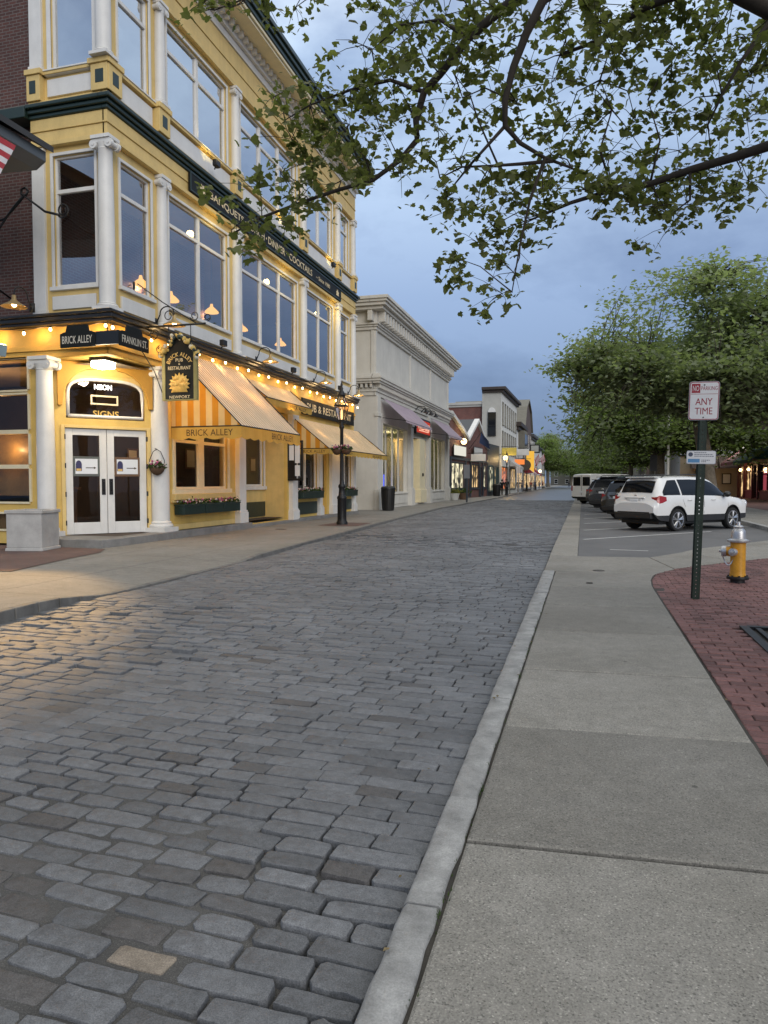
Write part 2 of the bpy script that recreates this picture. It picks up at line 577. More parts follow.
# far end of the road: one sheet, the courses no longer show as stones
far = [(62 + 0, 0), (80, 0), (100, 0), (128, 0), (168, 0), (240, 0), (330, 0)]
vs = []
for yy, _ in far:
    vs += [(kerb_x(yy) - .1, yy, ROADZ - .004), (redge(min(yy, 130)), yy, ROADZ - .004)]
road.add(vs, [(2 * i, 2 * i + 1, 2 * i + 3, 2 * i + 2) for i in range(len(far) - 1)], 2, .5)
t = NT('far_setts')
c = t.coord()
br = t.new('ShaderNodeTexBrick'); t.link(c, br.inputs['Vector'])
br.inputs['Scale'].default_value = 1; br.inputs['Brick Width'].default_value = .26; br.inputs['Row Height'].default_value = .14; br.inputs['Mortar Size'].default_value = .012
br.inputs['Color1'].default_value = (.13, .133, .14, 1); br.inputs['Color2'].default_value = (.105, .108, .115, 1); br.inputs['Mortar'].default_value = (.05, .05, .05, 1)
col = t.mul(br.outputs['Color'], t.ramp(t.noise(c, .4, 3), [(.3, .8), (.7, 1.15)]))
t.link(col, t.b.inputs['Base Color']); t.b.inputs['Roughness'].default_value = .38
t.bump(br.outputs['Fac'], -.4, .01)
road.build('road', [M['sett'], M['grit'], t.m], smooth=False, tint=True)
rd = COL.objects['road']
rd.data.polygons.foreach_set('use_smooth', [True] * len(rd.data.polygons))
rd.data.set_sharp_from_angle(angle=R(28))
tag(rd, kind='structure')

# ---------------- granite kerb of the near walk
kb = MB()
joints = [-1.2, .55, 2.40, 4.9, 7.3, 9.8, 12.3]
for a, b in zip(joints, joints[1:]):
    n = 18
    vs = []
    for i in range(n + 1):
        yy = a + .006 + (b - a - .012) * i / n
        xl = redge(yy) + .006 + rs.gauss(0, .0022); xr = -.475 + rs.gauss(0, .003)
        zt = .004 + rs.gauss(0, .0014)
        vs += [(xl - .006, yy, -.16), (xl, yy, zt - .018), (xl + .016, yy, zt), (xr - .008, yy, zt + .001), (xr, yy, zt - .008), (xr, yy, -.16)]
    fs = []
    for i in range(n):
        for k in range(5):
            fs.append((i * 6 + k, i * 6 + k + 1, i * 6 + 6 + k + 1, i * 6 + 6 + k))
    fs += [(5, 4, 3, 2, 1, 0), tuple(n * 6 + k for k in range(6))]
    kb.add(vs, fs, 0, rs.random())
tag(kb.build('kerb', M['granite'], smooth=True, auto=50), kind='structure')

# ---------------- concrete walk of slabs
M['concrete'] = concrete_mat('walk_concrete', (.215, .205, .185))
M['concrete2'] = concrete_mat('far_walk_concrete', (.225, .215, .195), joint=1.55)
sw = MB()


def slab(mb, poly, z=0.0, th=.12, gap=.009, t=.5):
    n = len(poly)
    cx = sum(p[0] for p in poly) / n; cy = sum(p[1] for p in poly) / n
    def ins(g):
        o = []
        for i in range(n):
            a = V(poly[i - 1]); b = V(poly[i]); c2 = V(poly[(i + 1) % n])
            e1 = (b - a).normalized(); e2 = (c2 - b).normalized()
            n1 = V((-e1.y, e1.x)); n2 = V((-e2.y, e2.x))
            m = (n1 + n2); m = m / max(m.dot(n1), .3)
            o.append(b + m * g)
        return o
    o1 = ins(gap); o2 = ins(gap + .012)
    vs = [(p.x, p.y, z - th) for p in o1] + [(p.x, p.y, z - .007) for p in o1] + [(p.x, p.y, z) for p in o2]
    fs = [(i, (i + 1) % n, n + (i + 1) % n, n + i) for i in range(n)] + [(n + i, n + (i + 1) % n, 2 * n + (i + 1) % n, 2 * n + i) for i in range(n)]
    fs.append(tuple(2 * n + i for i in range(n)))
    mb.add(vs, fs, 0, t)


jy = [-1.4, .05, 1.45, 2.90, 4.36, 5.76, 7.30, 8.9, 10.48]
for a, b in zip(jy, jy[1:]):
    k = .04
    slab(sw, [(-.468, a + k * -.02), (.955, a + .10), (.955, b + .10), (-.468, b - k * .02)], z=rs.gauss(0, .0025), t=rs.random())
BE = [(.955, 10.58), (.96, 10.97), (1.0, 11.6), (1.12, 12.3), (1.51, 13.11), (2.02, 13.86), (2.75, 14.75), (3.5, 15.51), (6.5, 18.3), (9.0, 20.4)]
slab(sw, [(-.468, 10.48), (.955, 10.58), (.96, 10.97), (1.0, 11.6), (1.08, 12.15), (-.66, 12.3), (-.468, 12.25)], t=.4)
slab(sw, [(-.66, 12.32), (1.08, 12.15), (1.12, 12.3), (1.51, 13.11), (1.25, 15.0), (-.08, 14.85), (-.68, 14.85)], t=.65)
slab(sw, [(1.51, 13.11), (2.02, 13.86), (2.75, 14.75), (2.0, 16.3), (1.25, 15.0)], t=.5)
slab(sw, [(2.75, 14.75), (3.5, 15.51), (4.9, 16.8), (3.6, 18.9), (2.37, 17.15), (2.0, 16.3)], t=.7)
slab(sw, [(4.9, 16.8), (6.5, 18.3), (5.3, 21.6), (4.58, 20.3), (3.6, 18.9)], t=.6)
yy = 14.87
while yy < 120:
    slab(sw, [(redge(yy), yy), (-.12 - .003 * (yy - 15), yy), (-.12 - .003 * (yy - 12), yy + 3.0), (redge(yy + 3), yy + 3.0)], t=rs.random(), th=.1)
    yy += 3.0
tag(sw.build('sidewalk', M['concrete'], tint=True), kind='structure')
# dirt under the joints
db = MB()
db.box(-.49, 1.1, -1.4, 12, -.3, -.016)
tag(db.build('joint_soil', M['soil']), kind='structure')

# weeds in the kerb joint
gw = MB()
for i in range(170):
    if i < 60: yy = rs.choice([2.38, 2.42, 4.9, 3.4, 5.5, 6.4]) + rs.gauss(0, .05); xx = -.472 + rs.gauss(0, .008)
    else: yy = rs.uniform(1.6, 9.5); xx = -.472 + rs.gauss(0, .006)
    h = rs.uniform(.006, .022); a = rs.uniform(0, 6.28); w = rs.uniform(.002, .005)
    dx, dy = math.cos(a), math.sin(a)
    gw.add([(xx - dy * w, yy + dx * w, -.012), (xx + dy * w, yy - dx * w, -.012), (xx + dx * h * .5, yy + dy * h * .5, h * .55)], [(0, 1, 2)], 0, rs.random())
tag(gw.build('grass', M['foliage'], tint=True), kind='stuff')

# ---------------- red brick paving on the near corner
M['paver'] = sett_mat('red_paver', (.150, .075, .070), .38, .72)
bp = MB()


def be_x(y):
    """left edge of brick area at y"""
    if y <= BE[0][1]: return .965
    for (xa, ya), (xb, yb) in zip(BE, BE[1:]):
        if y <= yb: return xa + (xb - xa) * (y - ya) / (yb - ya) + .01
    return 99


y = 2.2; row = 0
while y < 18:
    x0 = be_x(y + .05)
    x = .965 - (.105 if row % 2 else 0) + rs.uniform(-.01, .01)
    xmax = min(.62 * y + 1.2, 7.5)
    while x < xmax:
        L = .205
        xa, xb = max(x, x0), x + L
        if xb - xa > .03:
            if not (1.58 < (xa + xb) / 2 < 3.3 and 6.45 < y + .05 < 8.05):
                g = .0035
                z = -.006 + rs.gauss(0, .0022) + .008 * math.sin(xa * 1.7 + y * .9)
                tz = rs.gauss(0, .02); tz2 = rs.gauss(0, .012)
                yo = .012 * math.sin(x * 1.3)
                def pz(px_, py_): return z + (px_ - xa - .1) * tz2 + (py_ - y - .05) * tz
                o1 = [(xa + g, y + g + yo), (xb - g, y + g + yo), (xb - g, y + .1 - g + yo), (xa + g, y + .1 - g + yo)]
                o2 = [(xa + g + .006, y + g + .006 + yo), (xb - g - .006, y + g + .006 + yo), (xb - g - .006, y + .094 - g + yo), (xa + g + .006, y + .094 - g + yo)]
                vs = [(a, b, z - .05) for a, b in o1] + [(a, b, pz(a, b) - .005) for a, b in o1] + [(a, b, pz(a, b)) for a, b in o2]
                bp.add(vs, [(0, 1, 5, 4), (1, 2, 6, 5), (2, 3, 7, 6), (3, 0, 4, 7), (4, 5, 9, 8), (5, 6, 10, 9), (6, 7, 11, 10), (7, 4, 8, 11), (8, 9, 10, 11)], 0, min(.88, max(0, rs.gauss(.45, .22))))
        x += L
    y += .1; row += 1
bp.add([(.96, 1.5, -.024), (8, 1.5, -.024), (8, 19.5, -.024), (6.5, 18.2, -.024), (3.5, 15.45, -.024), (2.02, 13.8, -.024), (1.2, 12.3, -.024), (1.0, 11, -.024)], [(0, 1, 2, 3, 4, 5, 6, 7)], 1, .3)
tag(bp.build('brick_paving', [M['paver'], M['soil']], tint=True), kind='structure')

# ---------------- parking lot
pk = MB()
pk.add([(-.12, 14.86, -.012), (1.25, 15.0, -.012), (2.0, 16.3, -.012), (2.37, 17.15, -.012), (3.6, 18.9, -.012), (4.58, 20.3, -.012), (5.3, 21.6, -.012), (5.4, 23, -.012), (5.4, 118, -.012), (-.45, 118, -.012)], [tuple(range(10))])
pk.add([(-.1, 14.5, -.03), (6.5, 18, -.03), (6, 24, -.03), (-.1, 24, -.03)], [(0, 1, 2, 3)])
tag(pk.build('parking_lot', M['asphalt']), kind='structure')
ln = MB()
for k in range(9):
    y0 = 19.36 + 3.72 * k
    d = V((math.cos(R(48)), math.sin(R(48)), 0)); nn = V((-d.y, d.x, 0)) * .05
    a = V((-.02, y0, -.007)); b = a + d * 5.6
    ln.add([a - nn, b - nn, b + nn, a + nn], [(0, 1, 2, 3)])
a = V((.55, 16.6, -.007)); d = V((.8, -.1, 0)); nn = V((.01, .04, 0))
ln.add([a - nn, a + d - nn, a + d + nn, a + nn], [(0, 1, 2, 3)])
tag(ln.build('road_markings', M['linepaint']), kind='structure')

# far kerb and plaza walk beyond the lot
k2 = MB()
y0 = 21.4
while y0 < 116:
    k2.box(5.42, 5.60, y0 + .01, y0 + 2.39, -.16, .115)
    y0 += 2.4
tag(k2.build('kerb', M['granite'], bevel=.012), kind='structure')
pw = MB()
pw.add([(5.6, 21.0, .105), (8.6, 20.0, .105), (8.6, 118, .105), (5.6, 118, .105)], [(0, 1, 2, 3)])
tag(pw.build('sidewalk', M['concrete2'], tint=True), kind='structure')
M['paverfar'] = brick_mat('plaza_brick', (.15, .062, .052), (.115, .05, .045), (.09, .07, .06), .2, .1, 'xy')
pl = MB()
pl.add([(8.61, 20.0, .11), (40, 20.0, .11), (40, 140, .11), (8.61, 140, .11)], [(0, 1, 2, 3)])
tag(pl.build('plaza_paving', M['paverfar']), kind='structure')
gr = MB()
gr.add([(8.4, 20.0, -.03), (9.5, 20.0, .10), (40, 20.0, .1), (40, 17.5, -.03)], [(0, 1, 2, 3)])

# ---------------- walk of the far side (a dropped kerb at the crossing)
fw = MB()
ysl = [-4, 0, 3, 5, 6, 6.6, 7, 7.2, 7.4, 7.6, 7.8, 8, 8.2, 8.4, 8.6, 8.8, 9.6, 10.6, 11.6, 12.2, 12.4, 12.6, 12.8, 13, 13.2, 13.4, 14, 16, 18, 20, 22, 25, 28, 31, 34, 37, 40, 46, 52, 58, 64, 74, 86, 98, 112, 128, 150, 168, 200, 250, 330]


def rise(y):
    return .045 * max(0, min(1, (8.2 - y) / 1.2))


def drop(y):
    if y < 7.4 or y > 13.2: return 0
    if y < 8.4: return (y - 7.4) / 1.0
    if y > 12.4: return (13.2 - y) / .8
    return 1.0


vs = []
for yy in ysl:
    xk = kerb_x(yy) - .13
    xw = -13.0 if yy > 13 else -22.0
    for xx in (xk + .06, xk - .35, xk - .8, xk - 1.4, xk - 2.2, xw):
        k = max(0, 1 - (xk - xx) / 1.4)
        vs.append((xx, yy, .010 + rise(yy) - .07 * drop(yy) * k))
n = 6
fs = [(r * n + c, (r + 1) * n + c, (r + 1) * n + c + 1, r * n + c + 1) for r in range(len(ysl) - 1) for c in range(n - 1)]
fs = [f[::-1] for f in fs]
fw.add(vs, fs, 0, .5)
tag(fw.build('sidewalk', M['concrete2'], tint=True), kind='structure')
k3 = MB()
y0 = -3.0
while y0 < 300:
    L = 6 if y0 > 60 else .4 if 5.7 < y0 < 13.6 else 2.2
    a, b = y0 + .008, y0 + L - .008
    za = .018 + rise(a) - .07 * drop(a); zb = .018 + rise(b) - .07 * drop(b)
    xa, xb = kerb_x(a), kerb_x(b)
    p = [(xa - .13, a, -.3), (xa, a, -.3), (xb, b, -.3), (xb - .13, b, -.3), (xa - .13, a, za), (xa - .01, a, za), (xb - .01, b, zb), (xb - .13, b, zb)]
    k3.hexa(p, 0, rs.random())
    y0 += L
tag(k3.build('kerb', pmat('dark_granite_kerb', (.15, .145, .135), .8, var=.4, scale=4, fine=120, bump=.4), bevel=.012), kind='structure')
bq = MB()
M['paverleft'] = brick_mat('corner_brick', (.135, .072, .058), (.105, .058, .05), (.10, .08, .07), .2, .1, 'xy')
bq.add([(-24, 9.2, .0205), (-9.15, 9.6, .0205), (-9.62, 11.6, .0205), (-9.8, 12.7, .0205), (-10.2, 13.4, .0205), (-24, 14.3, .0205)], [(0, 1, 2, 3, 4, 5)])
bq.add([(-8.75, 22.6, .0205), (-7.35, 22.6, .0205), (-7.4, 24.6, .0205), (-8.75, 24.6, .0205)], [(0, 1, 2, 3)])
tag(bq.build('brick_paving', M['paverleft']), kind='structure')

# covers let into the paving
def cover(name, label, x, y, z, rx, ry, round_=True):
    mb = MB()
    if round_:
        mb.lathe((x, y, z), [(rx, -.03), (rx, .003), (rx * .96, .007), (rx * .9, .004), (rx * .86, .007), (.01, .007)], 28)
        for k in range(-4, 5):
            w = math.sqrt(max(rx * rx * .7 - (k * rx * .18) ** 2, 0))
            if w > .03: mb.box(x - w, x + w, y + k * rx * .18 - .008, y + k * rx * .18 + .008, z + .004, z + .011)
    else:
        mb.box(x - rx, x + rx, y - ry, y + ry, z - .03, z + .004)
        mb.box(x - rx * .86, x + rx * .86, y - ry * .84, y + ry * .84, z - .02, z + .007)
    o = mb.build(name, pmat(name + '_iron', (.09, .08, .07), .6, metal=.4, var=.4, fine=90))
    tag(o, label, 'cover')


cover('manhole_cover', 'round iron manhole cover in the walk before the glass double doors', -8.24, 12.0, -.01, .42, .42)
cover('valve_cover', 'small dark oval lid set in the concrete near the brick corner', .24, 12.5, 0, .1, .05)
cover('utility_cover', 'tiny flush lid in the pavement joint nearer than the oval lid', .08, 10.9, 0, .05, .04)
cover('drain_cover', 'small square iron lid on the walk before the menu case', -9.2, 20.6, .015, .16, .1, False)
t_ = thing('tree_grate', 'dark iron tree grate frame sunk in the red brick paving', 'grate', (2.45, 7.25, 0))
mb = MB()
for s_ in (-1, 1):
    mb.box(2.45 + s_ * .85 - .04, 2.45 + s_ * .85 + .04, 6.45, 8.05, -.05, .012)
    mb.box(1.64, 3.26, 7.25 + s_ * .8 - .04, 7.25 + s_ * .8 + .04, -.05, .010)
mb.build('frame', M['iron'], t_)
mb = MB()
for k in range(14):
    xx = 1.70 + k * .115
    if abs(xx - 2.45) < .38:
        mb.box(xx, xx + .05, 6.5, 6.9, -.05, .004); mb.box(xx, xx + .05, 7.62, 8.0, -.05, .004)
    else: mb.box(xx, xx + .05, 6.5, 8.0, -.05, .004)
mb.build('grille', M['iron'], t_)
tag(MB().add([(1.6, 6.4, -.07), (3.3, 6.4, -.07), (3.3, 8.1, -.07), (1.6, 8.1, -.07)], [(0, 1, 2, 3)]).build('soil', M['soil']), kind='structure')

# a few dropped leaves and scraps along the kerb
ll = MB()
M['deadleaf'] = leaf_mat('dead_leaf', (.10, .075, .035), (.22, .17, .09), .1, .8)
for i in range(75):
    if i < 40: xx = rs.choice([-.47, -.64, .97, -.66]) + rs.gauss(0, .05); yy = rs.uniform(1.5, 11); zz = .012 if -.6 < xx < .95 else -.05
    elif i < 60: xx = rs.uniform(-5.5, -.8); yy = rs.uniform(2.2, 12); zz = ROADZ + hump(xx, yy) + .012
    else: xx = rs.uniform(1.0, 2.6); yy = rs.uniform(4.5, 11); zz = .012
    if xx < -.63: zz = ROADZ + hump(xx, yy) + .012
    a = rs.uniform(0, 6.28); s_ = rs.uniform(.008, .022); dx, dy = math.cos(a) * s_, math.sin(a) * s_
    ll.add([(xx - dx, yy - dy, zz), (xx + dy * .6, yy - dx * .6, zz + .004), (xx + dx, yy + dy, zz + .003), (xx - dy * .6, yy + dx * .6, zz + .006)], [(0, 1, 2, 3)], 0, rs.random())
tag(ll.build('fallen_leaves', M['deadleaf'], tint=True), kind='stuff')
# ================================================================== facade pieces shared by the buildings
def wall(mb, F, u0, u1, v0, v1, ops, w=0.0, depth=.16, mi=0):
    us = uniq([u0, u1] + [a for o in ops for a in o[:2] if u0 < a < u1]); vsn = uniq([v0, v1] + [a for o in ops for a in o[2:4] if v0 < a < v1])
    for ua, ub in zip(us, us[1:]):
        for va, vb in zip(vsn, vsn[1:]):
            uc, vc = (ua + ub) / 2, (va + vb) / 2
            if any(o[0] < uc < o[1] and o[2] < vc < o[3] for o in ops): continue
            mb.fq(F, ua, ub, va, vb, w, mi)
    for a, b, c, d in (o[:4] for o in ops):
        P = lambda u, v, k: F(u, v, w - k)
        mb.add([P(a, c, 0), P(b, c, 0), P(b, c, depth), P(a, c, depth)], [(0, 1, 2, 3)], mi)
        mb.add([P(a, d, 0), P(a, d, depth), P(b, d, depth), P(b, d, 0)], [(0, 1, 2, 3)], mi)
        mb.add([P(a, c, 0), P(a, c, depth), P(a, d, depth), P(a, d, 0)], [(0, 1, 2, 3)], mi)
        mb.add([P(b, c, 0), P(b, d, 0), P(b, d, depth), P(b, c, depth)], [(0, 1, 2, 3)], mi)


def window(F, u0, u1, v0, v1, parent, cols=1, trans=(), fr='white', gl='glass', w=0.0, cas=.07, sash=.05, mul=.06, back=.10, sill=True, blind=None, bevel=.006, name='window'):
    mb = MB()
    # casing proud of the wall, sash frame inside
    if cas:
        mb.fb(F, u0 - cas, u0, v0 - cas * .6, v1 + cas, w - .02, w + .035)
        mb.fb(F, u1, u1 + cas, v0 - cas * .6, v1 + cas, w - .02, w + .035)
        mb.fb(F, u0, u1, v1, v1 + cas, w - .02, w + .033)
        if sill: mb.fb(F, u0 - cas - .03, u1 + cas + .03, v0 - cas * 1.3, v0 - .002, w - .02, w + .085)
    wb = w - back
    mb.fb(F, u0, u0 + sash, v0, v1, wb - .03, wb + .045); mb.fb(F, u1 - sash, u1, v0, v1, wb - .03, wb + .045)
    mb.fb(F, u0 + sash, u1 - sash, v1 - sash, v1, wb - .03, wb + .043); mb.fb(F, u0 + sash, u1 - sash, v0, v0 + sash * 1.3, wb - .03, wb + .043)
    for k in range(1, cols):
        uc = u0 + (u1 - u0) * k / cols
        mb.fb(F, uc - mul, uc + mul, v0 + sash * 1.3, v1 - sash, wb - .03, wb + .055)
    for tv in trans:
        mb.fb(F, u0 + sash, u1 - sash, tv - .045, tv + .045, wb - .025, wb + .05)
    o = mb.build(name, M[fr], parent, bevel=bevel)
    g = MB(); g.fq(F, u0 + sash * .5, u1 - sash * .5, v0 + sash * .5, v1 - sash * .5, wb)
    g.build('pane', M[gl], o)
    if blind:
        b = MB(); b.fq(F, u0, u1, v0, v1, wb - .09)
        b.build('blind', M[blind], o)
    return o


def column(F, u, v0, v1, r0, r1, parent, w=.0, cap=.30, base=.16, n=20, half=False):
    """Ionic column: shaft with a slight swelling, torus base, capital with volutes"""
    mb = MB()
    c = F(u, 0, w)
    b0, b1 = v0 + base, v1 - cap
    mb.box(c.x - r0 * 1.35, c.x + r0 * 1.35, c.y - r0 * 1.35, c.y + r0 * 1.35, v0, v0 + base * .42)
    prof = [(r0 * 1.30, v0 + base * .42), (r0 * 1.36, v0 + base * .55), (r0 * 1.30, v0 + base * .7), (r0 * 1.12, v0 + base * .76), (r0 * 1.18, v0 + base * .88), (r0 * 1.04, b0)]
    for i in range(9):
        s_ = i / 8
        prof.append((r0 + (r1 - r0) * s_ + .012 * math.sin(math.pi * s_), b0 + (b1 - b0) * s_))
    prof += [(r1 * 1.08, b1 + .02), (r1 * 1.0, b1 + .04), (r1 * 1.18, b1 + cap * .5)]
    mb.lathe((c.x, c.y, 0), prof, n)
    # volutes on front and back, echinus and abacus
    for sd in (-1, 1):
        for ww in (-1, 1):
            p = F(u + sd * r1 * 1.28, b1 + cap * .40, w)
            a = F.n * (r1 * .25); q = p + F.n * ww * r1 * .85
            mb.tube([q - a, q + a], cap * .33, 14)
            mb.tube([q + F.n * ww * r1 * .26 - a * .2, q + F.n * ww * r1 * .26 + a * .35], cap * .13, 10)
        p = F(u + sd * r1 * 1.28, b1 + cap * .40, w)
        mb.tube([p - F.n * r1 * .7, p + F.n * r1 * .7], cap * .22, 10)
    mb.fb(F, u - r1 * 1.25, u + r1 * 1.25, b1 + cap * .45, b1 + cap * .75, w - r1 * 1.08, w + r1 * 1.08)
    mb.fb(F, u - r1 * 1.55, u + r1 * 1.55, b1 + cap * .75, v1, w - r1 * 1.3, w + r1 * 1.3)
    return mb.build('column', M['white'], parent, smooth=True, auto=35)


def mould(mb, Fs, profile, mi=0):
    """boxes of a moulded course: profile = list of (v0, v1, w_out); Fs = list of (F, u0, u1, mitre0, mitre1)"""
    for F, u0, u1, m0, m1 in Fs:
        for v0, v1, wo in profile:
            mb.fb(F, u0 - (wo if m0 else 0), u1 + (wo if m1 else 0), v0, v1, -.05, wo, mi)


# ================================================================== THE YELLOW CORNER PUB
FA = Frame((-10.6, 0, 0), (0, 1, 0))       # street front, u = y
FS = Frame((0, 14.2, 0), (1, 0, 0))        # side front, u = x
PA, PB = V((-12.34, 14.28, 0)), V((-10.72, 16.24, 0))
FD = Frame(PA, PB - PA)                    # cut-off corner with the doors
DL = (PB - PA).length
Y1 = 32.2
XL = -12.62
pub = thing('pub_building', 'yellow three-storey corner pub with white columns, bay windows and dark green cornices', 'building', (-11.5, 22, 0))

mb = MB()
bays = [(14.66, 15.88, 1), (16.68, 19.88, 2), (20.78, 25.32, 3), (26.28, 29.24, 2), (30.28, 31.42, 1)]
ops2 = [(a, b, 6.12, 9.02) for a, b, c_ in bays]
ops3 = [(a, b, 11.06, 13.42) for a, b, c_ in bays]
wall(mb, FA, 14.2, Y1, 5.15, 10.2, ops2)
wall(mb, FA, 14.2, Y1, 10.2, 15.3, ops3)
side2 = [(-12.06, -10.92, 6.08, 9.1)]; side3 = [(-12.06, -10.92, 11.05, 13.5)]
wall(mb, FS, XL, -10.6, 5.15, 10.2, side2)
wall(mb, FS, XL, -10.6, 10.2, 15.3, side3)
# street front, ground floor
ops1 = [(16.85, 19.75, 1.30, 3.55), (20.95, 24.35, .12, 4.0), (25.05, 27.35, 1.2, 3.3), (27.75, 28.5, .12, 3.3), (30.15, 31.75, 1.2, 3.3)]
wall(mb, FA, 16.3, Y1, .1, 5.15, ops1, depth=.14)
# side front, ground floor running on past the brick house
ops0 = [(-20.0, -12.9, 3.72, 4.45), (-20, -12.9, 2.76, 3.6), (-20, -12.9, 1.92, 2.66), (-20, -12.9, 1.02, 1.82), (-20, -12.9, .35, .72)]
wall(mb, FS, -22, -12.35, .0, 5.15, ops0, depth=.1)
# cut-off corner
ddoor = (.30, 2.26, .2, 2.82)
darch = (.34, 2.22, 3.06, 4.12)
wall(mb, FD, 0, DL, .2, 4.45, [ddoor, darch], depth=.12)
mb.add([(-22, 14.2, 4.44), (-10.6, 14.2, 4.44), (-10.6, 16.4, 4.44), (-12.4, 16.4, 4.44), (-22, 14.4, 4.44)], [(0, 1, 2, 3, 4)])
mb.box(-22, -12.64, 14.23, 14.38, 4.46, 5.14)
mb.fb(FA, 14.2, 16.45, 4.45, 5.16, -.25, .0)
mb.fb(FS, -12.63, -10.6, 4.45, 5.16, -.25, .0)
# far end and back
mb.add([(-10.6, Y1, 0), (-22, Y1, 0), (-22, Y1, 15.3), (-10.6, Y1, 15.3)], [(0, 1, 2, 3)])
mb.add([(XL, 14.2, 5.1), (XL, 14.2, 15.3), (XL, 32, 15.3), (XL, 32, 5.1)], [(0, 1, 2, 3)]) if False else None
WALL = mb; mb.m = [1 if max(mb.v[i][2] for i in f) < 5.16 else 0 for f in mb.f]
mb.build('wall', [M['yellow'], M['yellowlow']], pub)

# roof and deep eaves with gutter
mb = MB()
mb.add([(-22, 13.3, 16.0), (-9.72, 13.3, 16.0), (-9.72, Y1 + .12, 16.0), (-22, Y1 + .12, 16.0), (-16, 22, 17.2)], [(0, 1, 4), (1, 2, 4), (2, 3, 4), (3, 0, 4)])
mb.build('roof', pmat('roof_slate', (.08, .085, .09), .7), pub)
mb = MB()
LF = [(FA, 14.2, Y1, 1, 1), (FS, XL, -10.6, 0, 0)]
LFg = [(FA, 14.2, Y1 + .12, 1, 0), (FS, XL, -10.6, 0, 0)]
mould(mb, LFg, [(15.32, 15.40, .80), (15.405, 15.5, .86)])
mb.build('soffit', M['cream'], pub, bevel=.01)
mb = MB()
mould(mb, LFg, [(15.505, 15.66, .90), (15.665, 15.82, .97), (15.825, 15.99, 1.04)])
mb.build('gutter', M['green'], pub, bevel=.02)
mb = MB()
mould(mb, LF, [(14.80, 15.02, .10), (15.03, 15.31, .20)])
yy = 14.3
while yy < Y1:
    mb.fb(FA, yy, yy + .12, 15.14, 15.31, .2, .36); yy += .30
xx = -12.55
while xx < -10.5:
    mb.fb(FS, xx, xx + .12, 15.14, 15.31, .2, .36); xx += .30
mb.build('dentil_frieze', M['white'], pub, bevel=.006)
mb = MB()
mould(mb, LF, [(13.62, 13.74, .14), (13.75, 14.2, .06), (14.205, 14.24, .09), (14.245, 14.78, .065)])
mb.build('entablature', M['yellow'], pub, bevel=.008)
# third-floor belt
mb = MB()
mould(mb, LF, [(9.96, 10.05, .12), (10.053, 10.15, .18), (10.153, 10.25, .25)])
mb.box(-13.5, XL - .003, 13.95, 14.4, 9.97, 10.24)
mb.build('belt_cornice', M['green'], pub, bevel=.02)
mb = MB()
mould(mb, LF, [(9.30, 9.40, .14), (9.405, 9.66, .07), (9.665, 9.70, .10), (9.705, 9.955, .075)])
mb.build('entablature', M['yellow'], pub, bevel=.008)
# pedestal zone under the third-floor windows
mb = MB(); mw = MB()
mould(mb, LF, [(10.255, 10.34, .13), (10.93, 11.0, .11)])
mould(mw, LF, [(11.003, 11.04, .13)])
cols_u = [14.3, 16.28, 20.33, 25.8, 29.76, 31.9]
for u in cols_u:
    mb.fb(FA, u - .24, u + .24, 10.345, 10.93, -.03, .20); mb.fb(FA, u - .28, u + .28, 10.93, 11.05, -.03, .24)
mb.fb(FS, -10.86, -10.42, 10.345, 10.93, -.03, .18); mb.fb(FS, -10.92, -10.38, 10.93, 11.05, -.03, .22)
mb.fb(FS, XL, -12.25, 10.345, 10.93, -.03, .18); mb.fb(FS, XL - .03, -12.2, 10.93, 11.05, -.03, .22)
mb.build('pedestal', M['yellow'], pub, bevel=.01)
for F_, a_, b_, w_i in [(FA, u - .11, u + .11, .17) for u in cols_u] + [(FS, -10.74, -10.52, .15), (FS, XL + .08, XL + .26, .15)]:
    MB().fb(F_, a_, b_, 10.50, 10.80, w_i, w_i + .037).build('inset_panel', M['green'], pub, bevel=.008)
for (a, b, c_), ua, ub in zip(bays, cols_u, cols_u[1:]):
    mw.fb(FA, ua + .32, ub - .32, 10.42, 10.86, -.02, .05)
    mw.fb(FA, ua + .32, ub - .32, 5.55, 5.88, -.02, .05)
mw.fb(FS, -12.15, -10.95, 10.45, 10.84, -.02, .05); mw.fb(FS, -12.12, -10.92, 5.55, 5.86, -.02, .05)
mw.build('white_panel', M['white'], pub, bevel=.008)
# columns of the two upper floors
for u in cols_u:
    F_, u_, w_c, s_c = (FS, -10.555, .11, 1.2) if u < 15 else (FA, u, .06, 1.0)
    column(F_, u_, 5.42, 9.29, .15 * s_c, .13 * s_c, pub, w=w_c)
    column(F_, u_, 11.05, 13.61, .14 * s_c, .125 * s_c, pub, w=w_c, cap=.27)
for v0, v1 in ((5.42, 9.29), (11.05, 13.61)):
    mb = MB(); mb.fb(FS, XL, -12.28, v0, v1, -.02, .07); mb.fb(FS, XL - .02, -12.26, v0, v0 + .14, -.02, .10); mb.fb(FS, XL - .02, -12.26, v1 - .2, v1, -.02, .10)
    mb.build('pilaster', M['white'], pub, bevel=.008)
# windows above
for a, b, c_ in bays:
    window(FA, a, b, 6.12, 9.02, pub, c_, (8.30,), gl='glassmid')
    window(FA, a, b, 11.06, 13.42, pub, c_, (12.78,), blind='blind')
window(FS, -12.06, -10.92, 6.08, 9.1, pub, 1, (8.3,), gl='glassmid')
window(FS, -12.06, -10.92, 11.05, 13.5, pub, 1, (), blind='blind', cas=.1)

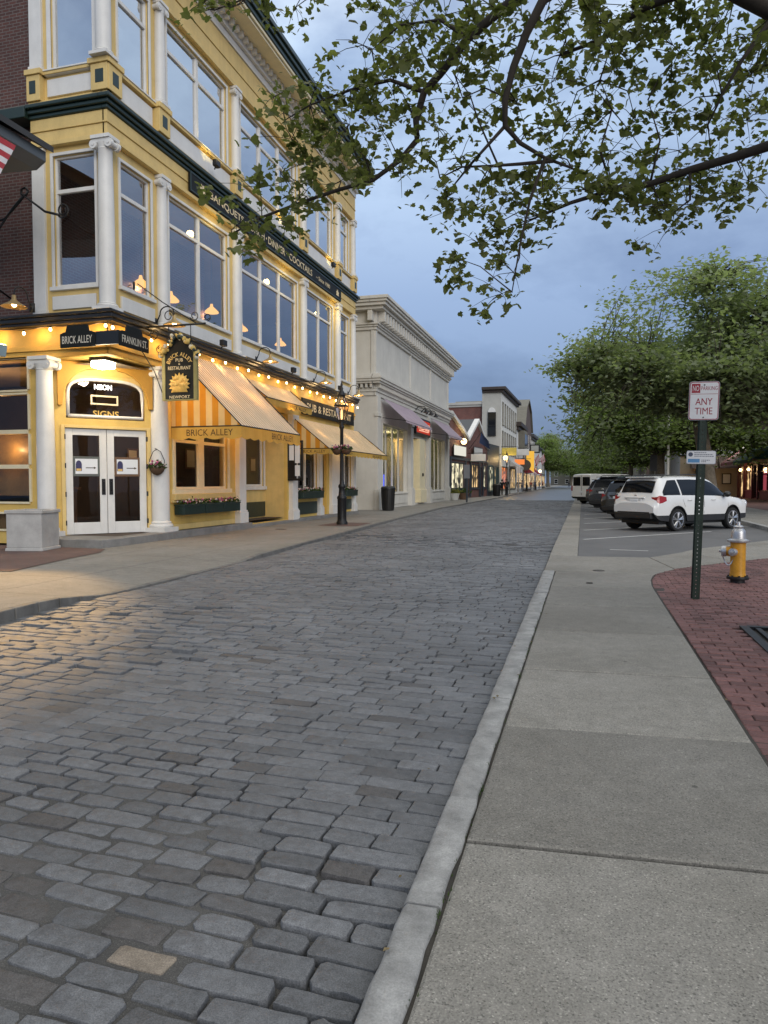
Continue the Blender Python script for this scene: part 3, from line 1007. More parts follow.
# first-floor dark cornice and lit board beneath
LF1 = [(FA, 14.2, Y1, 1, 0), (FS, -22, -10.6, 0, 0)]
mb = MB()
mould(mb, LF1, [(5.17, 5.24, .22), (5.243, 5.34, .28), (5.343, 5.41, .33)])
mb.build('belt_cornice', M['black'], pub, bevel=.015)
mb = MB()
mould(mb, LF1, [(4.45, 4.6, .05), (4.603, 4.72, .09), (4.723, 5.165, .04)])
mb.build('fascia_board', M['ochre'], pub, bevel=.008)
# entrance columns, brackets
column(FS, -12.36, .2, 4.45, .205, .18, pub, w=.08, cap=.32, base=.28, n=28)
column(FA, 16.32, .2, 4.45, .245, .215, pub, w=-.12, cap=.32, base=.28, n=28)
for s_ in (0, 1):
    mb = MB()
    e = .14 if s_ == 0 else DL - .14
    d = 1 if s_ == 0 else -1
    pts = [(e, 4.42), (e, 3.35)] + [(e + d * (.10 + .75 * (1 - math.cos(R(a))) ), 3.35 + .92 * math.sin(R(a))) for a in range(0, 91, 15)] + [(e + d * .95, 4.42)]
    if s_: pts = pts[::-1]
    mb.prism([FD(u, v, .03) for u, v in pts][::-1], FD.n * .09)
    mb.build('arch_bracket', pmat('deep_ochre', (.50, .26, .035), .6, var=.15), pub, bevel=.01)
# arched light over the doors
mb = MB()
u0, u1, v0, v1 = darch
sq = lambda c_: math.copysign(abs(c_) ** .62, c_)
arc = [(u0 + .05, v0 + .06), (u1 - .05, v0 + .06)] + [(u1 - .05, v0 + .55)] + [((u0 + u1) / 2 + .89 * sq(math.cos(R(a))), v0 + .55 + .42 * sq(math.sin(R(a)))) for a in range(8, 173, 8)] + [(u0 + .05, v0 + .55)]
mb.tube([FD(u, v, -.03) for u, v in arc + arc[:1]], .045, 6)
top = [(u0, v1 + .01), (u0, v0 + .55)] + [((u0 + u1) / 2 - .94 * sq(math.cos(R(a))), v0 + .55 + .45 * sq(math.sin(R(a)))) for a in range(0, 181, 6)] + [(u1, v0 + .55), (u1, v1 + .01)]
wo = mb.build('window', M['white'], pub, smooth=True)
mb = MB()
for i in range(1, len(top) - 1):
    mb.add([FD(top[i][0], top[i][1], -.02), FD(top[i + 1][0], top[i + 1][1], -.02), FD(top[i + 1][0], v1 + .01, -.02), FD(top[i][0], v1 + .01, -.02)], [(0, 1, 2, 3)])
mb.build('spandrel', M['yellow'], pub)
g = MB(); g.fq(FD, u0, u1, v0, v1, -.06); g.build('pane', M['glassd'], wo)
text_mesh('SIGNS', fm(FD, 1.28, 3.20, -.045), .62, .15, .015).build('lettering', emis('gold_letters', (1, .62, .16), 1.0), wo)
text_mesh('NEON', fm(FD, 1.22, 3.86, -.045), .42, .13, .015).build('lettering', emis('neon_letters', (1, .95, .85), 5), wo)
mb = MB(); 
for a, b, c_, d in ((.92, 1.58, 3.42, 3.46), (.92, 1.58, 3.62, 3.66), (.92, .96, 3.46, 3.62), (1.54, 1.58, 3.46, 3.62)): mb.fb(FD, a, b, c_, d, -.058, -.045)
mb.build('picture_frame', M['cream'], wo)
# double doors
u0, u1, v0, v1 = ddoor
mb = MB()
mb.fb(FD, u0 - .09, u0, v0, v1 + .07, -.04, .045); mb.fb(FD, u1, u1 + .09, v0, v1 + .07, -.04, .045); mb.fb(FD, u0, u1, v1, v1 + .07, -.04, .044)
mb.build('door_frame', M['yellow'], pub, bevel=.006)
um = (u0 + u1) / 2
for i, (a, b) in enumerate(((u0 + .01, um - .006), (um + .006, u1 - .01))):
    mb = MB()
    st = .17
    mb.fb(FD, a, a + st, v0 + .01, v1 - .01, -.07, -.02); mb.fb(FD, b - st, b, v0 + .01, v1 - .01, -.07, -.02)
    mb.fb(FD, a + st, b - st, v1 - .17, v1 - .01, -.068, -.022); mb.fb(FD, a + st, b - st, v0 + .01, v0 + .30, -.068, -.022)
    dr = mb.build('door', M['white'], pub, bevel=.008)
    g = MB(); g.fq(FD, a + st, b - st, v0 + .29, v1 - .16, -.05); g.build('pane', M['glassd'], dr)
    hx = b - .085 if i == 0 else a + .085
    mb = MB(); mb.fb(FD, hx - .045, hx + .045, 1.18, 1.58, -.022, -.008); mb.tube([FD(hx, 1.25, -.01), FD(hx, 1.25, .05), FD(hx, 1.51, .05), FD(hx, 1.51, -.01)], .012, 6)
    mb.build('handle', M['iron'], dr)
    for v in (.5, 1.2, 1.9, 2.6):
        hh = a - .012 if i == 0 else b + .012
        MB().fb(FD, hh - .014, hh + .014, v - .06, v + .06, -.03, .05).build('hinge', M['iron'], dr)
# granite step along the front
mb = MB()
mb.prism([(-12.9, 14.3, -.06), (-11.75, 13.58, -.06), (-10.42, 13.58, -.06), (-10.36, 14.2, -.06), (-10.33, 20.9, -.06), (-11.2, 20.9, -.06), (-12.9, 16.5, -.06)], (0, 0, .255))
mb.box(-11.6, -10.38, 20.91, 24.9, -.06, .10)
mb.box(-10.7, -10.36, 24.91, Y1, -.06, .13)
mb.build('step', M['step'], pub, bevel=.015)
# pub window behind the big awning
wnd = window(FA, 16.85, 19.75, 1.30, 3.55, pub, 2, (2.62,), fr='cream', gl='glassd', mul=.16, cas=.12)
mb = MB(); mb.fb(FA, 16.62, 20.0, 1.02, 1.18, -.02, .16); mb.fb(FA, 16.62, 19.98, .95, 1.02, -.02, .10); mb.fb(FA, 16.6, 20.1, .21, .36, -.02, .07)
mb.build('sill', M['yellow'], pub, bevel=.01)
# white square posts of the ground floor
def post(u, wd, v0, v1, w0, w1):
    mb = MB()
    mb.fb(FA, u - wd / 2, u + wd / 2, v0, v1, w0, w1)
    mb.fb(FA, u - wd / 2 - .05, u + wd / 2 + .05, v0, v0 + .34, w0, w1 + .05); mb.fb(FA, u - wd / 2 - .03, u + wd / 2 + .03, v0 + .343, v0 + .40, w0, w1 + .03)
    mb.fb(FA, u - wd / 2 - .04, u + wd / 2 + .04, v1 - .2, v1, w0, w1 + .04)
    mb.build('post', M['white'], pub, bevel=.01)
post(20.5, .46, .2, 4.4, -.05, .15)
post(24.72, .5, .09, 4.0, -.1, .16)
post(27.55, .34, .12, 3.8, -.05, .12)
post(29.3, .95, .12, 3.8, -.05, .14)
post(31.98, .36, .12, 3.8, -.05, .13)
# recessed entry between the posts
FR = Frame((-11.5, 0, 0), (0, 1, 0))
mb = MB()
wall(mb, FR, 20.9, 24.4, .1, 4.05, [(22.55, 24.2, 1.35, 3.3), (21.3, 22.2, .12, 2.6)], depth=.1)
mb.add([(-11.5, 24.36, .1), (-10.7, 24.36, .1), (-10.7, 24.36, 4.05), (-11.5, 24.36, 4.05)], [(0, 1, 2, 3)])
mb.add([(-10.7, 20.94, .1), (-11.5, 20.94, .1), (-11.5, 20.94, 4.05), (-10.7, 20.94, 4.05)], [(0, 1, 2, 3)])
mb.add([(-11.5, 20.9, 4.0), (-11.5, 24.4, 4.0), (-10.6, 24.4, 4.0), (-10.6, 20.9, 4.0)], [(0, 1, 2, 3)])
mb.build('entry_wall', M['yellow'], pub)
window(FR, 22.55, 24.2, 1.35, 3.3, pub, 1, (), gl='glassd', cas=.1)
mb = MB(); mb.fb(FR, 21.3, 22.2, .12, 2.6, -.08, -.03); dr = mb.build('door', M['green'], pub)
mb = MB(); mb.fq(FR, 21.45, 22.05, .9, 2.45, -.025); mb.build('pane', M['glassd'], dr)
mb = MB(); mb.fb(FR, 20.96, 21.2, .1, 3.9, .0, .10); mb.build('pilaster', M['white'], pub, bevel=.008)
mb = MB(); mb.fb(FR, 22.5, 24.25, .24, .78, -.02, .05); mb.fb(FA, 25.1, 27.3, .24, .72, -.02, .04); mb.fb(FA, 30.1, 31.75, .24, .72, -.02, .04); mb.build('inset_panel', M['green'], pub, bevel=.01)
mb = MB(); mb.fb(FA, 27.76, 28.49, .13, 3.29, -.12, -.06); dr = mb.build('door', M['ochre'], pub)
mb = MB(); mb.fq(FA, 27.92, 28.34, 1.0, 3.1, -.055); mb.build('pane', M['glassd'], dr)
window(FA, 25.05, 27.35, 1.2, 3.3, pub, 2, (2.75,), gl='glassd', cas=.09)
window(FA, 30.15, 31.75, 1.2, 3.3, pub, 2, (2.75,), gl='glassd', cas=.09)
# long shop window of the side front
for a, b, c_, d in ops0:
    g = MB(); g.fq(FS, a, b, c_, d, -.06)
    fr = MB(); fr.fb(FS, a, b, d, d + .05, -.04, .05); fr.fb(FS, a, b, c_ - .05, c_, -.04, .05); fr.fb(FS, b, b + .06, c_, d, -.04, .045)
    wo = fr.build('window', M['cream'], pub, bevel=.006)
    g.build('pane', M['glassd'], wo)
# rooms behind the glass
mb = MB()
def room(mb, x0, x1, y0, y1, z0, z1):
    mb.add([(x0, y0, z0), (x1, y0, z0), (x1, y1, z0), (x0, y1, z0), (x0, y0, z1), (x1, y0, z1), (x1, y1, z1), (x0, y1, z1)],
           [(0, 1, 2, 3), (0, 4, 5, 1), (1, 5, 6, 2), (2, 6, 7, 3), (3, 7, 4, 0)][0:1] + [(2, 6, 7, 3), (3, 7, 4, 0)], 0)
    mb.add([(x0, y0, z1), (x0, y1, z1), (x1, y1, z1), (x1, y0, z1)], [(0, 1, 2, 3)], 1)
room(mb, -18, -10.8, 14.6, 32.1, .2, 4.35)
room(mb, -18, -10.8, 14.4, 32.1, 5.45, 9.15)
mb.add([(-13.4, 17.3, .2), (-13.4, 21, .2), (-13.4, 21, 4.3), (-13.4, 17.3, 4.3)], [(0, 1, 2, 3)], 0)
mb.add([(-15.4, 18.2, .2), (-13.4, 18.2, .2), (-13.4, 18.2, 4.3), (-15.4, 18.2, 4.3)], [(0, 1, 2, 3)], 0)
mb.add([(-22, 17.5, .0), (-15, 17.5, .0), (-15, 17.5, 4.3), (-22, 17.5, 4.3)], [(0, 1, 2, 3)], 0)
mb.add([(-13.2, 21, .2), (-13.2, 32, .2), (-13.2, 32, 4.3), (-13.2, 21, 4.3)], [(0, 1, 2, 3)], 0)
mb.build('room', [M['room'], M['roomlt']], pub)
for (yy, zz, w_, h_) in ((17.9, 1.9, .7, .5), (18.9, 2.2, .5, .65), (19.9, 2.0, .8, .55), (21.9, 2.3, .6, .7), (25.6, 2.1, .7, .5), (26.7, 2.2, .5, .6)):
    xw = -13.38 if yy < 21 else -13.18
    mb = MB(); mb.box(xw, xw + .03, yy - w_ / 2, yy + w_ / 2, zz - h_ / 2, zz + h_ / 2, 0); mb.box(xw + .03, xw + .036, yy - w_ / 2 + .06, yy + w_ / 2 - .06, zz - h_ / 2 + .06, zz + h_ / 2 - .06, 1)
    mb.build('picture_frame', [M['wood'], M['cream']], pub)
mb = MB(); mb.box(-20, -13.2, 15.4, 16.2, .3, 1.3); mb.box(-20, -13.1, 15.3, 16.25, 1.3, 1.36)
mb.build('bar_counter', M['wood'], pub)
mb = MB()
for z_ in (.32, 1.0, 1.9): mb.box(-20, -12.6, 14.55, 14.62, z_, z_ + .84)
mb.build('wood_panel', pmat('amber_wood_panel', (.30, .19, .07), .45, var=.35, scale=1.2), pub)
mb = MB(); mb.box(-10.72, -10.62, 16.42, 16.63, .2, 4.4); mb.build('pilaster', M['yellow'], pub)

# ---- things on and around the pub ------------------------------------------------
# awnings
M['awnstripe'] = stripe_mat('striped_awning_top', (.82, .69, .50), (.40, .23, .10), .155, 1, .66, .25, .06)
M['awnside'] = stripe_mat('striped_awning_side', (.72, .58, .30), (.62, .30, .03), .36, 0, .5, .4)
M['awncream'] = stripe_mat('cream_awning_top', (.80, .67, .47), (.50, .34, .16), .155, 1, .55, .28)
M['valance'] = stripe_mat('yellow_valance', (.62, .42, .10), (.60, .40, .09), .5, 1, .5, .4)
M['ink'] = pmat('brown_ink', (.05, .03, .012), .8, var=0)


def awning(label, y0, y1, xw, xf, zt, zb, vh, top, words_y, sidetext=True):
    t = thing('awning', label, 'awning', ((xw + xf) / 2, (y0 + y1) / 2, zb), 0, 'striped awnings of the yellow pub')
    mb = MB()
    n = 14
    vs = []
    for i in range(n + 1):
        yy = y0 + (y1 - y0) * i / n
        for k in range(5):
            s_ = k / 4
            sag = -.035 * math.sin(math.pi * s_) * (1 + .4 * math.cos(i * math.pi * 2 / 3.5))
            vs.append((xw + (xf - xw) * s_, yy, zt + (zb - zt) * s_ + sag))
    mb.add(vs, [(i * 5 + k, (i + 1) * 5 + k, (i + 1) * 5 + k + 1, i * 5 + k + 1) for i in range(n) for k in range(4)])
    mb.build('canopy', top, t, smooth=True)
    for yy in (y0, y1):
        mb = MB(); mb.add([(xw, yy, zt), (xw, yy, zb), (xf, yy, zb)], [(0, 1, 2)]); mb.build('side_panel', M['awnside'], t)
    # valances with scalloped hem
    def val(p, q, nsc):
        mb = MB(); p = V(p); q = V(q); m = nsc * 6
        vs = []
        for i in range(m + 1):
            s_ = i / m
            a = p + (q - p) * s_
            hem = vh - .05 + .05 * abs(math.sin(math.pi * nsc * s_))
            vs += [a, a - V((0, 0, hem))]
        mb.add(vs, [(2 * i, 2 * i + 1, 2 * i + 3, 2 * i + 2) for i in range(m)])
        return mb.build('valance', M['valance'], t)
    fv = val((xf, y0, zb - .005), (xf, y1, zb - .005), max(3, int((y1 - y0) / .45)))
    sv = val((xw, y0, zb - .005), (xf, y0, zb - .005), max(2, int(abs(xf - xw) / .45)))
    for yy in words_y:
        text_mesh('BRICK ALLEY', plane_m((xf + .006, yy, zb - vh * .47), (0, 1, 0), (1, 0, 0)), min(1.5, (y1 - y0) * .5), vh * .5, .0).build('lettering', M['ink'], fv)
    if sidetext and abs(xf - xw) > 1:
        text_mesh('BRICK ALLEY', plane_m(((xw + xf) / 2 + .1, y0 - .006, zb - vh * .47), (1, 0, 0), (0, -1, 0)), abs(xf - xw) * .66, vh * .5, .0).build('lettering', M['ink'], sv)
    mb = MB()
    mb.tube([(xw, y0, zb), (xf, y0, zb), (xf, y1, zb), (xw, y1, zb)], .018, 6); mb.tube([(xw, y0, zt), (xf, y0, zb)], .016, 6); mb.tube([(xw, y1, zt), (xf, y1, zb)], .016, 6)
    mb.build('frame', M['iron'], t)
    return t


awning('large awning with bold yellow stripes on its side over the paired pub window', 16.62, 20.5, -10.54, -8.5, 5.0, 2.95, .34, M['awnstripe'], [19.2])
awning('short high awning over the recessed pub entry, tucked behind the largest awning', 20.7, 24.5, -10.54, -9.68, 4.85, 4.18, .24, M['awncream'], [23.2], False)
awning('long low cream awning beneath the black pub sign', 24.6, 32.55, -10.5, -9.05, 3.92, 2.74, .22, M['awncream'], [26.6, 30.9])

# long black signs
M['signblack'] = pmat('sign_board_black', (.008, .009, .008), .6, var=.15, spec=.25)
def emblem(mb, C, s, n=None):
    """pointed leaf fan: the small gilt plant emblem"""
    pts = []
    for i in range(11):
        a = math.pi * (-.12 + 1.24 * i / 10)
        r = s * (1.0 if i % 2 == 0 else .62)
        pts.append((math.cos(a) * r, math.sin(a) * r * 1.05))
    pts += [(-.35 * s, -.45 * s), (.35 * s, -.45 * s)]
    mb.add([C @ V((x, y, 0)) for x, y in pts], [tuple(range(len(pts)))])
t = thing('shop_sign', 'long black board of gilt lettering running beneath the green belt cornice', 'sign', (-10.5, 23.6, 9.46))
mb = MB(); mb.fb(FA, 17.5, 29.9, 9.42, 9.94, .11, .17); mb.build('board', M['signblack'], t, bevel=.01)
mb = MB()
for a, b, c_, d in ((17.5, 29.9, 9.44, 9.475), (17.5, 29.9, 9.925, 9.96), (17.5, 17.54, 9.475, 9.925), (29.86, 29.9, 9.475, 9.925)): mb.fb(FA, a, b, c_, d, .172, .185)
mb.build('border', M['green'], t)
GLD = pmat('gilt_letters', (.72, .58, .34), .5, var=.06)
for body, u, wd, hh in (('BANQUETS', 19.6, 2.1, .24), ('\u00b7', 20.78, .07, .07), ('LUNCH', 21.55, 1.2, .24), ('\u00b7', 22.30, .07, .07), ('DINNER', 23.15, 1.4, .24), ('\u00b7', 24.0, .07, .07), ('COCKTAILS', 25.35, 2.25, .24), ('~ Since 1980', 27.7, 1.6, .16)):
    text_mesh(body, fm(FA, u, 9.70, .176), wd, hh, .012).build('lettering', GLD, t)
mb = MB(); emblem(mb, fm(FA, 18.15, 9.66, .178), .19); emblem(mb, fm(FA, 29.45, 9.66, .178), .19); mb.build('emblem', GLD, t)
t = thing('shop_sign', 'black pub sign with pale capitals above the long cream awning', 'sign', (-10.5, 28.6, 4.2))
mb = MB(); mb.fb(FA, 25.45, 31.75, 4.12, 4.74, .10, .16); mb.build('board', M['signblack'], t, bevel=.01)
text_mesh('PUB & RESTAURANT', fm(FA, 28.6, 4.43, .166), 5.4, .30, .012).build('lettering', GLD, t)

# hanging pub sign on its scrolled bracket
sg = thing('hanging_sign', 'black hanging pub sign with arched gilt lettering and a golden plant, wreathed in blossom', 'sign', (-9.45, 15.3, 3.5))
FH = Frame((-9.45, 15.3, 0), (1, 0, 0))
mb = MB()
hw = .43
out = [(-hw, 3.48), (hw, 3.48), (hw, 4.62), (hw * .86, 4.70), (hw * .45, 4.86), (.12, 4.97), (0, 5.0), (-.12, 4.97), (-hw * .45, 4.86), (-hw * .86, 4.70), (-hw, 4.62)]
mb.prism([FH(u, v, .03) for u, v in out], FH.n * -.06)
mb.build('board', M['signblack'], sg, bevel=.006)
mb = MB()
for s_ in (-1, 1): mb.fb(FH, s_ * hw - .045, s_ * hw + .045, 3.47, 4.64, -.045, .045)
mb.fb(FH, -hw + .046, hw - .046, 3.47, 3.50, -.045, .045)
mb.build('frame', pmat('olive_gilt_frame', (.30, .26, .09), .5, var=.2), sg, bevel=.006)
text_mesh('BRICK ALLEY', fm(FH, 0, 4.58, .034), .80, .10, .012, arc=.33).build('lettering', M['gold'], sg)
text_mesh('PUB', fm(FH, 0, 4.44, .034), .20, .08, .012).build('lettering', GLD, sg)
text_mesh('&', fm(FH, 0, 4.345, .034), .05, .05, .01).build('lettering', GLD, sg)
text_mesh('RESTAURANT', fm(FH, 0, 4.25, .034), .62, .085, .012).build('lettering', GLD, sg)
text_mesh('NEWPORT', fm(FH, 0, 3.555, .034), .56, .07, .012).build('lettering', GLD, sg)
mb = MB()
rr = random.Random(5)
pts = []
for i in range(25):
    a = math.pi * (-.22 + 1.44 * i / 24); r = .29 if i % 2 == 0 else .215
    pts.append((math.cos(a) * r, 3.85 + math.sin(a) * r))
pts += [(-.14, 3.67), (.14, 3.67)]
mb.prism([FH(u, v, .05) for u, v in pts], FH.n * -.015)
for i in range(26):
    a = rr.uniform(-.1, 3.25); r = rr.uniform(.03, .22)
    mb.ball(FH(math.cos(a) * r, 3.85 + math.sin(a) * r, .05), rr.uniform(.03, .05), 7, sz=1)
mb.build('emblem', pmat('gilt_plant', (.78, .48, .12), .5, var=.2, scale=18, emit=(1, .6, .15), es=.12), sg, smooth=True)
mb = MB()
fl = []
for i in range(90):
    s_ = rr.uniform(-1.25, 1.25)
    u = s_ * hw; v = 5.03 - .38 * abs(s_) ** 1.3 + rr.gauss(0, .05)
    mb.ball(FH(u, v, rr.uniform(-.08, .12)), rr.uniform(.03, .065), 6, mi=rr.choice([0, 0, 1, 2]))
mb.build('garland', [pmat('garland_yellow', (.6, .42, .12), .8, var=.2), pmat('garland_white', (.6, .55, .42), .8, var=.2), M['green']], sg, smooth=True)
bk = MB()
bk.tube([(-10.95, 15.3, 5.28), (-8.75, 15.3, 5.28)], .025, 8)
bk.tube([(-10.6, 15.3, 6.35), (-9.9, 15.3, 5.85), (-9.0, 15.3, 5.30)], .014, 6)
bk.tube([(-10.7, 15.3, 5.2), (-10.7, 15.3, 6.4)], .028, 8)
bk.tube([(-10.6, 15.25, 4.9), (-10.15, 15.28, 4.2), (-9.88, 15.3, 3.52)], .012, 6)
for c_, r_, a0, a1 in (((-10.15, 5.08), .14, 0, 500), ((-10.0, 4.72), .10, 90, 520), ((-8.7, 5.42), .09, -90, 330), ((-9.05, 5.48), .12, 200, 600), ((-9.75, 5.52), .13, 0, 420)):
    bk.tube([(c_[0] + r_ * (1 - .5 * i / 20) * math.cos(R(a0 + (a1 - a0) * i / 20)), 15.3, c_[1] + r_ * (1 - .5 * i / 20) * math.sin(R(a0 + (a1 - a0) * i / 20))) for i in range(21)], .012, 5)
for u in (-.3, .3): bk.tube([(-9.45 + u, 15.3, 5.27), (-9.45 + u, 15.3, 4.75)], .010, 5)
bk.build('bracket', M['iron'], sg, smooth=True)

# street name signs at the corner
sn = thing('street_sign', 'pair of dark cast street name plates set at right angles on the pub corner', 'sign', (-10.2, 13.7, 4.6))
for F2, u0, u1, body, nm in ((Frame((0, 13.72, 0), (1, 0, 0)), -11.55, -10.62, 'BRICK ALLEY', 0), (Frame((-10.02, 0, 0), (0, 1, 0)), 13.75, 14.85, 'FRANKLIN ST.', 1)):
    mb = MB(); uc = (u0 + u1) / 2
    out = [(u0, 4.55), (u1, 4.55), (u1, 4.86), (u1 - .1, 4.9), (uc + .32, 4.9), (uc + .27, 5.05), (uc - .27, 5.05), (uc - .32, 4.9), (u0 + .1, 4.9), (u0, 4.86)]
    mb.prism([F2(u, v, .02) for u, v in out], F2.n * -.04)
    o = mb.build('plate', M['signblack'], sn, bevel=.01)
    text_mesh(body, fm(F2, uc, 4.72, .026), (u1 - u0) * .86, .17, .006).build('lettering', pmat('plate_letters', (.6, .55, .45), .5, var=.05), o)
mb = MB(); mb.box(-10.62, -10.02, 13.73, 13.78, 4.58, 4.88); mb.tube([(-10.3, 14.16, 4.7), (-10.3, 13.76, 4.7)], .02, 6); mb.build('bracket', M['black'], sn)

# light above the doors
dl = thing('porch_light', 'bright square porch light beneath the street name plates', 'lamp', (-11.05, 14.55, 4.4))
mb = MB(); mb.box(-11.27, -10.83, 14.33, 14.77, 4.36, 4.435); mb.build('housing', M['iron'], dl)
mb = MB(); mb.box(-11.25, -10.85, 14.35, 14.75, 4.20, 4.355); mb.build('lens', M['doorlight'], dl, bevel=.03)

# string lights under the cornice
stl = thing('string_lights', 'string of warm bulbs along the dark cornice of the yellow pub', 'string lights', (-10.2, 23, 5.05))
mb = MB(); cord = []
i = 0
pts = [V((-18 + .75 * k, 13.93, 5.12)) for k in range(11)] + [V((-10.33, 13.95 + .75 * k, 5.12)) for k in range(25)]
cord = [p - V((0, 0, .05 * (k % 2))) for k, p in enumerate(pts)]
mb.tube(cord, .008, 5); mb.build('cord', M['black'], stl)
for k, p in enumerate(cord[2:]):
    b = MB(); b.ball(p - V((0, 0, .075)), .034, 8, 0, sz=1.3); b.lathe(p - V((0, 0, .045)), [(.018, 0), (.018, .045)], 6, mi=1)
    b.build('bulb', [M['bulb'], M['black']], stl, smooth=True)

# gooseneck lamps over the awnings
M['shade'] = pmat('lamp_shade_metal', (.42, .30, .14), .4, metal=.5, var=.15)
def goose(label, y, F=FA, w0=.0, lit=True, u=None):
    p0 = F(y, 5.62, .06)
    t = thing('wall_lamp', label, 'lamp', p0, 0, 'gooseneck lamps above the pub cornice')
    mb = MB()
    pts = [F(y, 5.55, .06), F(y, 5.75, .16)] + [F(y, 5.78 + .16 * math.sin(R(a)), .36 - .20 * math.cos(R(a)) ) for a in range(0, 181, 20)] + [F(y, 5.70, .57)]
    mb.tube(pts, .016, 7); mb.fb(F, y - .06, y + .06, 5.45, 5.66, .0, .06)
    mb.build('arm', M['iron'], t, smooth=True)
    mb = MB(); c_ = F(y, 5.45, .57)
    mb.lathe(c_, [(.02, .27), (.045, .26), (.05, .17), (.09, .12), (.27, .01), (.275, 0.0), (.262, .0), (.085, .10), (.03, .12)], 20)
    mb.build('lamp_shade', M['shade'], t, smooth=True)
    mb = MB(); mb.ball(F(y, 5.50, .57), .055, 8); mb.build('bulb', M['bulb'], t, smooth=True)
    return t
goose('lit gooseneck lamp on the pub cornice just past the hanging sign', 16.0)
goose('gooseneck lamp on the cornice over the short high awning', 21.7)
goose('gooseneck lamp on the cornice above the start of the black pub sign', 26.9)
goose('gooseneck lamp nearest the far end of the pub cornice', 31.2)
goose('lone gooseneck lamp at the brick wall beside the corner column', -12.45, Frame((0, 13.9, 0), (1, 0, 0)))
# small floodlights
def flood(label, y, z):
    t = thing('floodlight', label, 'floodlight', (-10.3, y, z), 0, 'small black floodlights on the pub')
    mb = MB(); mb.fb(FA, y - .12, y + .12, z + .04, z + .22, .30, .44); mb.build('housing', M['iron'], t, bevel=.02)
    mb = MB(); mb.tube([FA(y, z - .02, .30), FA(y, z + .1, .36)], .02, 6); mb.build('mount', M['iron'], t)
for i_, (y, z) in enumerate(((18.6, 10.45), (23.4, 10.45), (28.4, 10.45), (18.9, 5.43), (24.1, 5.43), (29.2, 5.43))):
    flood(['floodlight on the green belt above the gilt board, nearest the corner', 'floodlight on the green belt above the middle of the gilt board', 'floodlight on the green belt near the far end of the gilt board',
           'floodlight on the black cornice over the largest awning', 'floodlight on the black cornice over the short high awning', 'floodlight on the black cornice above the long cream awning'][i_], y, z)
# pendant lamps of the upper dining room
k = 0; PEND = []
for y, x, z in ((18.2, -12.5, 7.2), (19.3, -12.2, 7.0), (22.1, -12.4, 7.3), (24.1, -12.3, 7.1), (27.6, -12.3, 7.2), (20.2, -14.0, 7.6)):
    t = thing('pendant_lamp', 'amber pendant lamp in the upper dining room, ' + ['first from the corner', 'second from the corner', 'in the near triple window', 'in the far triple window', 'behind the narrower double window', 'deepest in the room'][k], 'lamp', (x, y, z), 0, 'pendant lamps of the dining room')
    mb = MB(); mb.lathe((x, y, z), [(.24, 0), (.235, .04), (.15, .13), (.06, .20), (.04, .30)], 16); mb.build('lamp_shade', M['lampglow'], t, smooth=True)
    mb = MB(); mb.tube([(x, y, z + .30), (x, y, 9.12)], .012, 6); mb.build('cord', M['iron'], t)
    PEND.append((x, y, z))
    k += 1

# window boxes
def plantbox(label, y0, y1, z, xw=-10.6):
    t = thing('window_box', label, 'window box', (xw + .2, (y0 + y1) / 2, z), 0, 'green window boxes of the pub')
    mb = MB(); mb.box(xw + .03, xw + .33, y0, y1, z, z + .27); mb.box(xw + .02, xw + .35, y0 - .01, y1 + .01, z + .23, z + .28)
    mb.build('box', M['green'], t, bevel=.01)
    mb = MB(); r2 = random.Random(int(y0 * 10))
    for i in range(int((y1 - y0) * 150)):
        c_ = V((r2.uniform(xw + .03, xw + .36), r2.uniform(y0, y1), z + .28 + abs(r2.gauss(0, .06)))); a = V((r2.gauss(0, 1), r2.gauss(0, 1), r2.gauss(0, .5))).normalized() * .045; b = V((r2.gauss(0, 1), r2.gauss(0, 1), r2.gauss(.3, .6))).normalized() * .04
        mb.add([c_ - a, c_ - b * .6, c_ + a, c_ + b], [(0, 1, 2, 3)], 0, r2.random())
    mb.build('foliage', M['foliage'], t, tint=True)
    mb = MB()
    for i in range(int((y1 - y0) * 22)):
        mb.ball((r2.uniform(xw + .08, xw + .36), r2.uniform(y0, y1), z + .30 + r2.uniform(.0, .12)), r2.uniform(.018, .034), 6, r2.choice([0, 1, 1]))
    mb.build('blossom', [M['flower'], M['flowerw']], t, smooth=True)
plantbox('green flower box under the paired pub window, nearest the entrance', 16.75, 17.85, .62)
plantbox('green flower box under the paired pub window, middle of three', 17.9, 18.9, .62)
plantbox('green flower box under the paired pub window, beside the white post', 18.95, 19.95, .62)
plantbox('single green flower box under the window just past the menu case', 25.1, 27.3, .86)
plantbox('green flower box under the last pub window behind the street lamp', 30.15, 31.8, .86)
# menu case on the white post
t = thing('menu_case', 'black glazed menu case on the white post of the recessed entry', 'menu case', (-10.3, 24.72, 1.6))
mb = MB(); mb.box(-10.62, -10.28, 24.40, 24.46, 1.62, 2.98); mb.build('back', M['black'], t)
mb = MB(); FM = Frame((-10.40, 24.4, 0), (1, 0, 0))
F3 = Frame((0, 24.41, 0), (1, 0, 0))
for a, b, c_, d in ((-10.66, -10.0, 1.55, 1.63), (-10.66, -10.0, 2.95, 3.03), (-10.66, -10.59, 1.63, 2.95), (-10.07, -10.0, 1.63, 2.95)): mb.fb(F3, a, b, c_, d, -.03, .05)
mb.build('frame', M['black'], t, bevel=.008)
mb = MB()
for a, b, c_, d in ((-10.55, -10.36, 2.3, 2.85), (-10.32, -10.12, 2.2, 2.85), (-10.32, -10.12, 1.72, 2.12)): mb.fq(F3, a, b, c_, d, .012)
mb.build('menu_page', M['plate'], t)
